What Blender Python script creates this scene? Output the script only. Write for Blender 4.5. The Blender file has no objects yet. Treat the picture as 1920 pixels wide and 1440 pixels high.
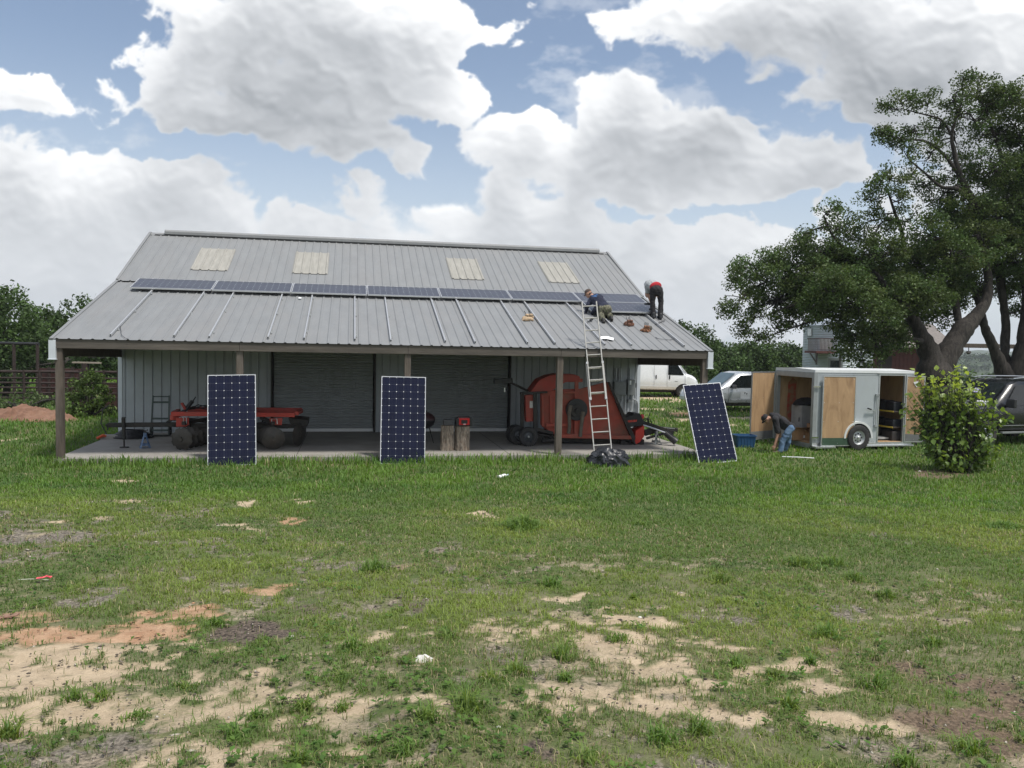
import bpy, math, random
import numpy as np
from mathutils import Vector, Matrix, Euler
S = bpy.context.scene
COL = S.collection
random.seed(7); RNG = np.random.default_rng(11)
R = math.radians
# ------------------------------------------------------------------ camera
F, PITCH, ROLL, H = 1513.7, -0.0508, 0.0199, 2.614
cam = bpy.data.cameras.new('camera'); camo = bpy.data.objects.new('camera', cam); COL.objects.link(camo)
cam.sensor_fit = 'HORIZONTAL'; cam.sensor_width = 36; cam.lens = 36*F/1920; cam.clip_start = .05; cam.clip_end = 6000
RX = Matrix.Rotation(math.pi/2+PITCH, 4, 'X')
camo.matrix_world = Matrix.Translation((0,0,H)) @ RX @ Matrix.Rotation(ROLL, 4, 'Z')
S.camera = camo
CR = np.array((RX @ Matrix.Rotation(ROLL, 4, 'Z')).to_3x3())
def ray(px, py): return CR @ np.array([(px-960)/F, -(py-720)/F, -1.0])
def at(px, py, Y):
    d = ray(px, py); t = Y/d[1]; return Vector((d[0]*t, Y, H+d[2]*t))
# ------------------------------------------------------------------ numpy noise
_T = np.random.default_rng(5).random((256,256))
def vnoise(x, y):
    x = np.asarray(x, float); y = np.asarray(y, float)
    xi = np.floor(x).astype(int); yi = np.floor(y).astype(int); fx = x-xi; fy = y-yi
    fx = fx*fx*(3-2*fx); fy = fy*fy*(3-2*fy)
    a = _T[xi & 255, yi & 255]; b = _T[(xi+1) & 255, yi & 255]; c = _T[xi & 255, (yi+1) & 255]; d = _T[(xi+1) & 255, (yi+1) & 255]
    return (a*(1-fx)+b*fx)*(1-fy)+(c*(1-fx)+d*fx)*fy
def fbm(x, y, o=4):
    s = 0; a = .5
    for k in range(o):
        s = s + a*vnoise(x*2**k+17.3*k, y*2**k+9.1*k); a *= .5
    return s/(1-.5**o)
# ------------------------------------------------------------------ terrain
def zg(x, y):
    x = np.asarray(x, float); y = np.asarray(y, float)
    s = np.clip(y/15.2, 0, 1)
    z = -0.10 + 1.10*(1-s)**1.12
    # long slow fall behind the yard
    t = np.clip((y-52)/300, 0, 1); z = z - 34*t*t*(3-2*t)
    n = (fbm(x*.35+40, y*.35+11, 3)-.5)
    w = np.clip((15.5-y)/5, 0, 1)*np.clip((y+8)/6, 0, 1)
    z = z + n*.16*w + (fbm(x*2.1, y*2.1, 3)-.5)*.05*w
    w2 = np.clip((y-24)/10, 0, 1); z = z + n*.12*w2
    return z
def zgs(x, y): return float(zg(x, y))
def gp(px, py, dz=0.0):
    d = ray(px, py); lo = .5
    for i in range(6000):
        t = lo + i*.01*(1+i*.002)
        p = d*t
        if H+p[2] <= zgs(p[0], p[1])+dz: return Vector((p[0], p[1], zgs(p[0], p[1])))
    return Vector((p[0], p[1], 0))
# ------------------------------------------------------------------ barn frame
BYAW, BX, BY = 0.1964, -9.5537, 16.7862
BM = Matrix.Translation((BX, BY, 0)) @ Matrix.Rotation(BYAW, 4, 'Z')
BMI = BM.inverted()
W_ = 14.63; EZ = 2.527; BV = 4.817; BZ = 4.045; RV = 8.405; RZ = 5.754
def bw(u, v, z): return BM @ Vector((u, v, z))
def pb(px, py, v):
    """pixel -> world point on the barn-frame plane v"""
    d = BMI.to_3x3() @ Vector(ray(px, py)); o = BMI @ Vector((0, 0, H)); t = (v-o.y)/d.y
    return BM @ (o + d*t)
def pbu(px, py, v):
    return BMI @ pb(px, py, v)
SL = (BZ-EZ)/BV
def roofz(v): return EZ+SL*v if v < BV else BZ+(RZ-BZ)/(RV-BV)*(v-BV)
def proof(px, py, off=0.0):
    """pixel -> (u,v,z) on the porch roof plane"""
    d = BMI.to_3x3() @ Vector(ray(px, py)); o = BMI @ Vector((0, 0, H))
    t = (EZ+off+SL*o.y-o.z)/(d.z-SL*d.y)
    return o + d*t
# ------------------------------------------------------------------ object helpers
WM = {}
def link(o): COL.objects.link(o); return o
def tag(o, label=None, cat=None, group=None, kind=None):
    if label: o['label'] = label
    if cat: o['category'] = cat
    if group: o['group'] = group
    if kind: o['kind'] = kind
    return o
def thing(name, label, cat, M, group=None):
    if not isinstance(M, Matrix): M = Matrix.Translation(M)
    o = link(bpy.data.objects.new(name, None)); o.matrix_world = M; o.empty_display_size = .2
    WM[o] = M.copy(); return tag(o, label, cat, group)
def copy_tree(o, M=None, parent=None):
    c = o.copy(); link(c); c.parent = parent
    if parent is None: c.matrix_world = M; WM[c] = M.copy()
    for ch in [q for q in COL.objects if q.parent is o]: copy_tree(ch, None, c)
    return c
class MB:
    def __init__(s, M=None): s.v = []; s.f = []; s.sm = []; s.mi = []; s.M = M; s.m = 0; s.cuts = []
    def cut(s): s.cuts.append((len(s.v), len(s.f))); return s
    def split(s, name, mat, parent=None, **k):
        """one object per piece: pieces are closed off with cut()"""
        c = [(0, 0)]+s.cuts
        if c[-1] != (len(s.v), len(s.f)): c.append((len(s.v), len(s.f)))
        out = []
        for (v0, f0), (v1, f1) in zip(c[:-1], c[1:]):
            if v1 == v0: continue
            q = MB(); q.v = s.v[v0:v1]; q.f = [[i-v0 for i in f] for f in s.f[f0:f1]]; q.sm = s.sm[f0:f1]; q.mi = s.mi[f0:f1]
            out.append(q.build(name, mat, parent, **k))
        return out
    def add(s, vs, fs, smooth=False):
        b = len(s.v)
        for p in vs:
            p = Vector(p); s.v.append(s.M @ p if s.M is not None else p)
        for f in fs: s.f.append([i+b for i in f]); s.sm.append(smooth); s.mi.append(s.m)
        return s
    def box(s, c, d, rot=None):
        x, y, z = [q/2 for q in d]; c = Vector(c); vs = []
        for i in (-1, 1):
            for j in (-1, 1):
                for k in (-1, 1):
                    p = Vector((i*x, j*y, k*z))
                    if rot is not None: p = rot @ p
                    vs.append(c+p)
        return s.add(vs, [(0,1,3,2),(4,6,7,5),(0,4,5,1),(2,3,7,6),(0,2,6,4),(1,5,7,3)])
    def bar(s, a, b, w, h, up=(0,0,1)):
        a = Vector(a); b = Vector(b); d = (b-a); L = d.length
        if L < 1e-6: return s
        d.normalize(); u = Vector(up)
        if abs(d.dot(u)) > .98: u = Vector((1,0,0))
        sx = d.cross(u).normalized(); uz = sx.cross(d)
        rot = Matrix((sx, d, uz)).transposed()
        return s.box((a+b)/2, (w, L, h), rot)
    def cone(s, a, b, r0, r1, n=12, caps=True):
        a = Vector(a); b = Vector(b); d = b-a
        if d.length < 1e-7: return s
        d.normalize(); u = Vector((0,0,1)) if abs(d.z) < .9 else Vector((1,0,0))
        x = d.cross(u).normalized(); y = d.cross(x); vs = []
        for p, r in ((a, r0), (b, r1)):
            for i in range(n):
                t = 2*math.pi*i/n; vs.append(p+(x*math.cos(t)+y*math.sin(t))*r)
        s.add(vs, [(i, (i+1) % n, n+(i+1) % n, n+i) for i in range(n)], True)
        if caps:
            b0 = len(s.v)-2*n
            s.f.append([b0+i for i in range(n)][::-1]); s.sm.append(False); s.mi.append(s.m)
            s.f.append([b0+n+i for i in range(n)]); s.sm.append(False); s.mi.append(s.m)
        return s
    def tube(s, pts, rs, n=8, caps=True):
        pts = [Vector(p) for p in pts]
        if not hasattr(rs, '__len__'): rs = [rs]*len(pts)
        x = None; vs = []
        for i, p in enumerate(pts):
            d = (pts[min(i+1, len(pts)-1)]-pts[max(i-1, 0)])
            if d.length < 1e-9: d = Vector((0,0,1))
            d.normalize()
            if x is None:
                u = Vector((0,0,1)) if abs(d.z) < .9 else Vector((1,0,0)); x = d.cross(u).normalized()
            else:
                x = (x-d*x.dot(d)); x = x.normalized() if x.length > 1e-6 else d.orthogonal().normalized()
            y = d.cross(x)
            for k in range(n):
                t = 2*math.pi*k/n; vs.append(p+(x*math.cos(t)+y*math.sin(t))*rs[i])
        fs = [(i*n+k, i*n+(k+1) % n, (i+1)*n+(k+1) % n, (i+1)*n+k) for i in range(len(pts)-1) for k in range(n)]
        s.add(vs, fs, True)
        if caps:
            b0 = len(s.v)-len(vs)
            s.f.append([b0+k for k in range(n)][::-1]); s.sm.append(False); s.mi.append(s.m)
            s.f.append([b0+len(vs)-n+k for k in range(n)]); s.sm.append(False); s.mi.append(s.m)
        return s
    def prism(s, poly, a, b):
        """poly: list of 3D points (planar), extruded from +a to +b vectors"""
        n = len(poly); a = Vector(a); b = Vector(b)
        vs = [Vector(p)+a for p in poly]+[Vector(p)+b for p in poly]
        fs = [list(range(n)), list(range(2*n-1, n-1, -1))]+[(i, n+i, n+(i+1) % n, (i+1) % n) for i in range(n)]
        return s.add(vs, fs)
    def lathe(s, prof, c, ax='Z', n=24, smooth=True):
        """prof: list of (r, h) about axis through c"""
        c = Vector(c); A = {'Z': (Vector((1,0,0)), Vector((0,1,0)), Vector((0,0,1))), 'Y': (Vector((1,0,0)), Vector((0,0,-1)), Vector((0,1,0))),
             'X': (Vector((0,1,0)), Vector((0,0,1)), Vector((1,0,0)))}[ax] if isinstance(ax, str) else ax
        vs = []
        for r, h in prof:
            for i in range(n):
                t = 2*math.pi*i/n; vs.append(c+A[0]*r*math.cos(t)+A[1]*r*math.sin(t)+A[2]*h)
        m = len(prof)
        return s.add(vs, [(j*n+i, j*n+(i+1) % n, (j+1)*n+(i+1) % n, (j+1)*n+i) for j in range(m-1) for i in range(n)], smooth)
    def ell(s, c, r, n=12, rot=None, wob=0, seed=0):
        c = Vector(c); rr = random.Random(seed); vs = []; m = n//2
        r = (r, r, r) if not hasattr(r, '__len__') else r
        for j in range(m+1):
            ph = math.pi*j/m-math.pi/2
            for i in range(n):
                t = 2*math.pi*i/n; k = 1+wob*(rr.random()-.5)*2*(0 < j < m)
                p = Vector((r[0]*math.cos(ph)*math.cos(t)*k, r[1]*math.cos(ph)*math.sin(t)*k, r[2]*math.sin(ph)*k))
                if rot is not None: p = rot @ p
                vs.append(c+p)
        return s.add(vs, [(j*n+i, j*n+(i+1) % n, (j+1)*n+(i+1) % n, (j+1)*n+i) for j in range(m) for i in range(n)], True)
    def build(s, name, mat, parent=None, bevel=0, sharp=35, origin=None, M=None):
        me = bpy.data.meshes.new(name)
        if parent is not None: M = WM[parent]
        elif M is None:
            if origin is None:
                a = np.array([tuple(p) for p in s.v]); origin = ((a[:,0].min()+a[:,0].max())/2, (a[:,1].min()+a[:,1].max())/2, a[:,2].min())
            M = Matrix.Translation(origin)
        Mi = M.inverted()
        me.from_pydata([tuple(Mi @ p) for p in s.v], [], s.f); me.validate()
        if len(me.polygons) == len(s.f):
            me.polygons.foreach_set('use_smooth', s.sm); me.polygons.foreach_set('material_index', s.mi)
        for m in (mat if isinstance(mat, (list, tuple)) else [mat]): me.materials.append(m)
        if any(s.sm): me.set_sharp_from_angle(angle=R(sharp))
        fixn(me)
        o = link(bpy.data.objects.new(name, me))
        if parent is not None: o.parent = parent; WM[o] = M
        else: o.matrix_world = M; WM[o] = M.copy()
        if bevel:
            b = o.modifiers.new('bevel', 'BEVEL'); b.width = bevel; b.segments = 2; b.limit_method = 'ANGLE'; b.angle_limit = R(40)
        return o
def fixn(me):
    import bmesh
    if len(me.polygons) > 60000: return
    bm = bmesh.new(); bm.from_mesh(me); bmesh.ops.remove_doubles(bm, verts=bm.verts, dist=1e-6); bmesh.ops.recalc_face_normals(bm, faces=bm.faces); bm.to_mesh(me); bm.free()
def evalmesh(o, keep_mats=True):
    dg = bpy.context.evaluated_depsgraph_get(); dg.update()
    me = bpy.data.meshes.new_from_object(o.evaluated_get(dg), depsgraph=dg)
    o.modifiers.clear(); old = o.data; o.data = me; return o
def npmesh(name, V, Fc, mat, parent=None, cols=None, colname='tint', M=None, smooth=False):
    """fast mesh from numpy; Fc (n,k) with constant k"""
    me = bpy.data.meshes.new(name); M = WM[parent] if parent is not None else (M or Matrix.Identity(4))
    A = np.array(M.inverted()); V = V @ A[:3,:3].T + A[:3,3]
    n, k = Fc.shape
    me.vertices.add(len(V)); me.vertices.foreach_set('co', V.astype(np.float32).ravel())
    me.loops.add(n*k); me.loops.foreach_set('vertex_index', Fc.astype(np.int32).ravel())
    me.polygons.add(n); me.polygons.foreach_set('loop_start', np.arange(0, n*k, k, dtype=np.int32))
    me.update(calc_edges=True)
    if smooth: me.polygons.foreach_set('use_smooth', np.ones(n, bool))
    if cols is not None:
        at_ = me.attributes.new(colname, 'FLOAT_COLOR', 'POINT'); c = np.ones((len(V), 4), np.float32); c[:, :cols.shape[1]] = cols
        at_.data.foreach_set('color', c.ravel())
    me.materials.append(mat)
    o = link(bpy.data.objects.new(name, me))
    if parent is not None: o.parent = parent; WM[o] = M
    else: o.matrix_world = M; WM[o] = M
    return o
# ------------------------------------------------------------------ materials
class NT:
    def __init__(s, name):
        s.m = bpy.data.materials.new(name); s.m.use_nodes = True; s.t = s.m.node_tree; s.N = s.t.nodes; s.L = s.t.links
        s.b = s.N['Principled BSDF']; s.out = s.N['Material Output']
    def n(s, ty, **k):
        q = s.N.new(ty)
        for a, b in k.items():
            if a.startswith('i_'):
                key = a[2:]; key = int(key) if key.isdigit() else key.replace('_', ' ')
                q.inputs[key].default_value = b
            else: setattr(q, a, b)
        return q
    def l(s, a, b): s.L.new(a, b)
    def math(s, op, a, b=None, c=None, clamp=False):
        q = s.N.new('ShaderNodeMath'); q.operation = op; q.use_clamp = clamp
        for i, x in enumerate((a, b, c)):
            if x is None: continue
            if isinstance(x, (int, float)): q.inputs[i].default_value = x
            else: s.L.new(x, q.inputs[i])
        return q.outputs[0]
    def mix(s, f, a, b, mode='MIX'):
        q = s.N.new('ShaderNodeMix'); q.data_type = 'RGBA'; q.blend_type = mode
        for i, x in ((0, f), (6, a), (7, b)):
            if isinstance(x, (int, float)): q.inputs[i].default_value = x
            elif isinstance(x, (tuple, list)): q.inputs[i].default_value = (*x[:3], 1)
            else: s.L.new(x, q.inputs[i])
        return q.outputs[2]
    def ramp(s, f, pts):
        q = s.N.new('ShaderNodeValToRGB'); e = q.color_ramp.elements
        while len(e) < len(pts): e.new(.5)
        for i, (p, c) in enumerate(pts):
            e[i].position = p; e[i].color = (*c, 1) if hasattr(c, '__len__') else (c, c, c, 1)
        s.L.new(f, q.inputs[0]); return q.outputs[0]
    def noise(s, scale, detail=4, rough=.55, vec=None, dist=0, dim='3D'):
        q = s.N.new('ShaderNodeTexNoise'); q.noise_dimensions = dim
        q.inputs['Scale'].default_value = scale; q.inputs['Detail'].default_value = detail; q.inputs['Roughness'].default_value = rough; q.inputs['Distortion'].default_value = dist
        if vec is not None: s.L.new(vec, q.inputs['Vector'])
        return q.outputs[0]
    def coord(s, kind='Object', scale=None):
        q = s.N.new('ShaderNodeTexCoord').outputs[kind]
        if scale is not None:
            m = s.N.new('ShaderNodeMapping'); m.inputs['Scale'].default_value = scale; s.L.new(q, m.inputs['Vector']); q = m.outputs[0]
        return q
    def bump(s, h, strength=.3, dist=.01):
        q = s.N.new('ShaderNodeBump'); q.inputs['Strength'].default_value = strength; q.inputs['Distance'].default_value = dist
        s.L.new(h, q.inputs['Height']); s.L.new(q.outputs[0], s.b.inputs['Normal'])
MC = {}
def mat(name, c, rough=.6, metal=0, var=.15, vs=6, dirt=None, dirt_amt=.4, ds=2.5, bump=0, bs=60, spec=.5, stretch=None, coat=0):
    if name in MC: return MC[name]
    t = NT(name); co = t.coord('Object', stretch)
    n1 = t.noise(vs, 5, .6, co)
    f = t.ramp(n1, [(.3, 0), (.7, 1)])
    col = t.mix(f, [x*(1-var) for x in c], [min(1, x*(1+var)) for x in c])
    if dirt:
        n2 = t.noise(ds, 6, .65, co, .4)
        fd = t.ramp(n2, [(.45, 0), (.72, dirt_amt)])
        col = t.mix(fd, col, dirt)
    t.l(col, t.b.inputs['Base Color'])
    t.b.inputs['Metallic'].default_value = metal
    rr = t.ramp(t.noise(vs*2.3, 4, .6, co), [(.3, max(0, rough-.08)), (.7, min(1, rough+.1))]); t.l(rr, t.b.inputs['Roughness'])
    t.b.inputs['Specular IOR Level'].default_value = spec
    if coat: t.b.inputs['Coat Weight'].default_value = coat; t.b.inputs['Coat Roughness'].default_value = .08
    if bump: t.bump(t.noise(bs, 5, .6, co), bump)
    MC[name] = t.m; return t.m
# ------------------------------------------------------------------ world: sky with clouds, sun
SUN_EL, SUN_AZ = R(64), R(128)      # azimuth from +Y (ahead) towards +X
def gnoise(x, y, seed=0):
    """gradient noise, numpy"""
    rr = np.random.default_rng(900+seed); ang = rr.random((256,256))*6.2832; gx_, gy_ = np.cos(ang), np.sin(ang)
    xi = np.floor(x).astype(int); yi = np.floor(y).astype(int); fx = x-xi; fy = y-yi
    u = fx*fx*fx*(fx*(fx*6-15)+10); v = fy*fy*fy*(fy*(fy*6-15)+10)
    def g(i, j): a = (xi+i) & 255; b = (yi+j) & 255; return gx_[a, b]*(fx-i)+gy_[a, b]*(fy-j)
    return (g(0,0)*(1-u)+g(1,0)*u)*(1-v)+(g(0,1)*(1-u)+g(1,1)*u)*v
def gfbm(x, y, o=6, seed=0, rough=.55, billow=False):
    s = 0; a = 1; n = 0; c, q = math.cos(.6), math.sin(.6)
    for k in range(o):
        v = gnoise(x, y, seed+k)*1.5; s = s+a*((.42-np.abs(v)*1.6) if billow else v); n += a; a *= rough; x, y = (c*x-q*y)*2.03+5.1, (q*x+c*y)*2.03+3.7
    return s/n
CLOUDS = [(620,135,260,85,1.2),(430,150,110,50,.95),(450,150,120,50,.8),(600,60,320,120,1.15),(500,20,230,90,1),(790,150,115,72,1),(850,190,70,42,.8),(330,90,85,50,.75),(300,130,40,40,.5),(865,85,48,34,.6),(690,60,110,90,.9),(900,60,20,30,.2),
  (400,190,150,34,.62),(470,228,90,30,.62),(350,205,90,24,.52),(575,245,105,44,.70),(640,285,60,36,.62),(560,190,120,40,.6),(715,255,60,30,.62),(680,200,80,30,.62),(780,308,50,30,.72),(750,280,40,26,.6),(340,170,80,28,.55),
  (60,180,100,42,.95),(0,160,60,40,.8),(190,165,50,30,.36),(150,215,60,26,.34),
  (-20,330,120,90,1.1),(40,400,190,110,1.1),(170,345,80,52,.85),(100,310,40,30,.5),(330,370,115,62,1.1),(430,400,90,50,.95),(250,430,260,90,1.1),(560,425,60,36,.8),(600,450,150,36,.8),(0,540,420,110,1.1),(180,560,200,60,1),
  (1160,225,88,56,1.1),(1330,258,120,62,1.15),(1230,310,270,80,1.25),(1440,318,150,58,1.1),(1540,345,80,34,.8),(1000,262,90,42,.95),(1100,290,180,60,1.0),(1250,360,240,40,.8),
  (690,375,66,32,.75),(760,395,100,36,.75),(860,400,80,44,.85),(960,372,80,50,1.05),(1010,420,180,70,1.15),(1120,450,170,70,1.1),(900,450,240,50,1.0),(1260,510,260,70,.9),(1180,560,260,90,.9),(1420,520,230,95,.85),(1360,450,80,34,.6),(1520,600,260,60,.7),(640,440,120,34,.7),
  (1620,20,420,90,1.1),(1760,110,280,120,1.2),(1600,160,115,52,1.0),(1640,205,75,42,.8),(1900,160,220,170,1.05),(1320,0,110,30,.7),(1830,300,160,100,.6),(1700,420,200,90,.35),
  (1150,45,55,30,.42),(1125,72,30,14,.34),(1330,96,46,14,.40),(1440,122,34,14,.34),(1520,212,26,16,.34),(1000,30,40,20,.15)]
def cloud_image():
    Wd, Hd = 1500, 720; X0, X1, Y0, Y1 = -1.05, 1.05, -.06, .92
    x, y = np.meshgrid(np.linspace(X0, X1, Wd), np.linspace(Y0, Y1, Hd)); y = y.astype(float)
    wx = x+gfbm(x*6, y*8, 3, 20)*.045+gfbm(x*24, y*26, 4, 30)*.016; wy = y+gfbm(x*6+9, y*8, 3, 40)*.035+gfbm(x*24+9, y*26, 4, 50)*.014
    D = np.full_like(x, -1.6)
    k = .16
    for (cx, cy, rx, ry, w) in CLOUDS:
        d = ray(cx, cy); b = w*(1-((wx-d[0]/d[1])*F/rx*.84)**2-((wy-d[2]/d[1])*F/ry*.84)**2); b = np.maximum(b, -3)
        h = np.clip(.5+.5*(b-D)/k, 0, 1); D = D+(b-D)*h+k*h*(1-h)
    def blur(A, r):
        for ax in (0, 1):
            c = np.cumsum(np.pad(A, [(r+1, r) if i == ax else (0, 0) for i in (0, 1)], mode='edge'), axis=ax)
            n_ = A.shape[ax]; A = (np.take(c, range(2*r+1, 2*r+1+n_), ax)-np.take(c, range(0, n_), ax))/(2*r+1)
        return A
    bil = gfbm(wx*12, wy*15, 7, 60, .52, True); fb = gfbm(x*6+3, y*9, 8, 80, .58)
    lowf = np.clip((y-.03)/.25, 0, 1)
    D0 = D.copy(); D = D-.11+(bil*.80+fb*.88)*(.6+.4*lowf)
    soft_ = np.clip((gfbm(x*2.6+7, y*4, 3, 130)+.25)*1.2, 0, 1)
    al = np.clip(D/(.13+.46*soft_), 0, 1); al = al*al*(3-2*al)
    wisp = np.clip((gfbm(x*3.2, y*6.5, 7, 110, .66)-.10)*2.4, 0, .42)*np.clip((.5-y)/.4+.35, 0, 1)
    al = 1-(1-al)*(1-wisp)
    T1 = blur(np.clip(D, 0, 1.2), 3); T2 = blur(np.clip(D*.6+D0*.4, 0, 1.1), 14); dx_ = (X1-X0)/Wd
    def march(T, steps):
        od = np.zeros_like(T); prev = 0
        for s_ in steps:
            sx = int(s_*.3); sh = np.zeros_like(T); sh[:Hd-s_, :Wd-sx] = T[s_:, sx:]; od += sh*(s_-prev); prev = s_
        return od*dx_
    od1 = march(T1, [1,3,6,10,15,21,28]); od2 = march(T2, [4,10,18,28,40,54,70,88,108,130])
    lit = np.exp(-od1*18)*.38+np.exp(-od2*10.5)*.62
    bl = blur(gfbm(wx*12, wy*15, 5, 60, .52, True), 2)
    gyy, gxx = np.gradient(bl+fb*.5); rel = np.clip((-gyy*.9-gxx*.35)/dx_*.0028, -.09, .13)*np.clip(D*1.5, 0, 1)
    rel = blur(rel, 1)
    v = np.clip(.13+.97*lit+rel*(.4+.8*lit)+.10*gfbm(x*9, y*14, 5, 150), 0, 1.12)
    v = v+np.clip((.30-y)/.2, 0, 1)*.30*(1-np.clip(v, 0, 1))
    thin = 1-np.clip(D/.45, 0, 1); v = v*(1-thin*.45)+.84*thin*.45
    dark = np.array([.30,.32,.345]); mid = np.array([.60,.62,.645]); br = np.array([.97,.98,.99])
    q = np.clip((v-.36)/.64, 0, 1.1)[...,None]; col = np.where(q < .5, dark+(mid-dark)*q*2, mid+(br-mid)*(q-.5)*2)
    hz = np.clip(1-(y-.0)/.22, 0, 1)[...,None]; hz = hz*hz*(3-2*hz)
    soft = np.array([.74,.775,.81]); col = col*(1-.40*hz)+soft*.40*hz
    im = bpy.data.images.new('cloud layer', Wd, Hd, alpha=True, float_buffer=True)
    im.colorspace_settings.name = 'Non-Color'; im.alpha_mode = 'CHANNEL_PACKED'
    px = np.ones((Hd, Wd, 4), np.float32); px[...,:3] = col; px[...,3] = al
    im.pixels.foreach_set(px.ravel()); im.update(); im.pack()
    return im, (X0, X1, Y0, Y1)
def make_world():
    w = bpy.data.worlds.new('World'); S.world = w; w.use_nodes = True; t = w.node_tree; N = t.nodes; L = t.links; N.clear()
    def M(op, a, b=None, c=None, clamp=False):
        q = N.new('ShaderNodeMath'); q.operation = op; q.use_clamp = clamp
        for i, x in enumerate((a, b, c)):
            if x is None: continue
            if isinstance(x, (int, float)): q.inputs[i].default_value = x
            else: L.new(x, q.inputs[i])
        return q.outputs[0]
    im, (X0, X1, Y0, Y1) = cloud_image()
    tc = N.new('ShaderNodeTexCoord').outputs['Generated']
    sp = N.new('ShaderNodeSeparateXYZ'); L.new(tc, sp.inputs[0]); el = sp.outputs[2]
    y = M('MAXIMUM', sp.outputs[1], .02); U = M('DIVIDE', sp.outputs[0], y); V = M('DIVIDE', el, y)
    cb = N.new('ShaderNodeCombineXYZ'); L.new(M('DIVIDE', M('SUBTRACT', U, X0), X1-X0), cb.inputs[0]); L.new(M('DIVIDE', M('SUBTRACT', V, Y0), Y1-Y0), cb.inputs[1])
    ti = N.new('ShaderNodeTexImage'); ti.image = im; ti.extension = 'EXTEND'; ti.interpolation = 'Cubic'; L.new(cb.outputs[0], ti.inputs[0])
    # inside the detailed window?
    def edge(v, lo, hi):
        a = N.new('ShaderNodeMapRange'); a.interpolation_type = 'SMOOTHSTEP'; a.inputs[1].default_value = hi; a.inputs[2].default_value = lo; L.new(v, a.inputs[0]); return a.outputs[0]
    win = M('MULTIPLY', edge(M('ABSOLUTE', U), .85, 1.04), edge(V, .76, .91))
    win = M('MULTIPLY', win, M('GREATER_THAN', sp.outputs[1], .05))
    ns = N.new('ShaderNodeTexNoise'); ns.inputs['Scale'].default_value = 2.6; ns.inputs['Detail'].default_value = 3; L.new(tc, ns.inputs['Vector'])
    a2 = N.new('ShaderNodeMapRange'); a2.interpolation_type = 'SMOOTHSTEP'; a2.inputs[1].default_value = .44; a2.inputs[2].default_value = .58; L.new(ns.outputs[0], a2.inputs[0])
    al = N.new('ShaderNodeMix'); L.new(win, al.inputs[0]); L.new(a2.outputs[0], al.inputs[2]); L.new(ti.outputs[1], al.inputs[3])
    cc = N.new('ShaderNodeMix'); cc.data_type = 'RGBA'; L.new(win, cc.inputs[0]); cc.inputs[6].default_value = (.80,.82,.85,1); L.new(ti.outputs[0], cc.inputs[7])
    hz = N.new('ShaderNodeMapRange'); hz.inputs[1].default_value = .0; hz.inputs[2].default_value = .34; hz.inputs[3].default_value = .92; hz.inputs[4].default_value = 0; hz.interpolation_type = 'SMOOTHSTEP'; L.new(el, hz.inputs[0])
    sky = N.new('ShaderNodeTexSky'); sky.sky_type = 'NISHITA'; sky.sun_disc = False; sky.sun_elevation = SUN_EL; sky.sun_rotation = SUN_AZ
    sky.air_density = 1.0; sky.dust_density = 1.4; sky.ozone_density = 1.8; sky.altitude = 150
    b1 = N.new('ShaderNodeBackground'); b1.inputs[1].default_value = .112; L.new(sky.outputs[0], b1.inputs[0])
    bv = N.new('ShaderNodeBackground'); bv.inputs[0].default_value = (.70,.76,.82,1); bv.inputs[1].default_value = 1
    mv = N.new('ShaderNodeMixShader'); L.new(M('ADD', M('MULTIPLY', hz.outputs[0], .66), .11, clamp=True), mv.inputs[0]); L.new(b1.outputs[0], mv.inputs[1]); L.new(bv.outputs[0], mv.inputs[2])
    b2 = N.new('ShaderNodeBackground'); b2.inputs[1].default_value = 1.0; L.new(cc.outputs[2], b2.inputs[0])
    mx = N.new('ShaderNodeMixShader'); L.new(M('MULTIPLY', al.outputs[0], .985), mx.inputs[0]); L.new(mv.outputs[0], mx.inputs[1]); L.new(b2.outputs[0], mx.inputs[2])
    out = N.new('ShaderNodeOutputWorld'); L.new(mx.outputs[0], out.inputs[0])
    w.cycles.sampling_method = 'MANUAL'; w.cycles.sample_map_resolution = 512
make_world()
sl = bpy.data.lights.new('sun', 'SUN'); sl.energy = 3.5; sl.angle = R(9); sl.color = (1, .95, .88)
so = link(bpy.data.objects.new('sun', sl)); so.location = (20, 30, 60)
sd = Vector((math.sin(SUN_AZ)*math.cos(SUN_EL), math.cos(SUN_AZ)*math.cos(SUN_EL), math.sin(SUN_EL)))
so.rotation_euler = (-sd).to_track_quat('-Z', 'Y').to_euler()
S.view_settings.view_transform = 'Standard'; S.view_settings.look = 'None'; S.view_settings.exposure = 0.22; S.view_settings.gamma = 1
S.render.engine = 'CYCLES'; S.render.resolution_x = 1024; S.render.resolution_y = 768
S.cycles.max_bounces = 6; S.cycles.transparent_max_bounces = 8
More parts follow.
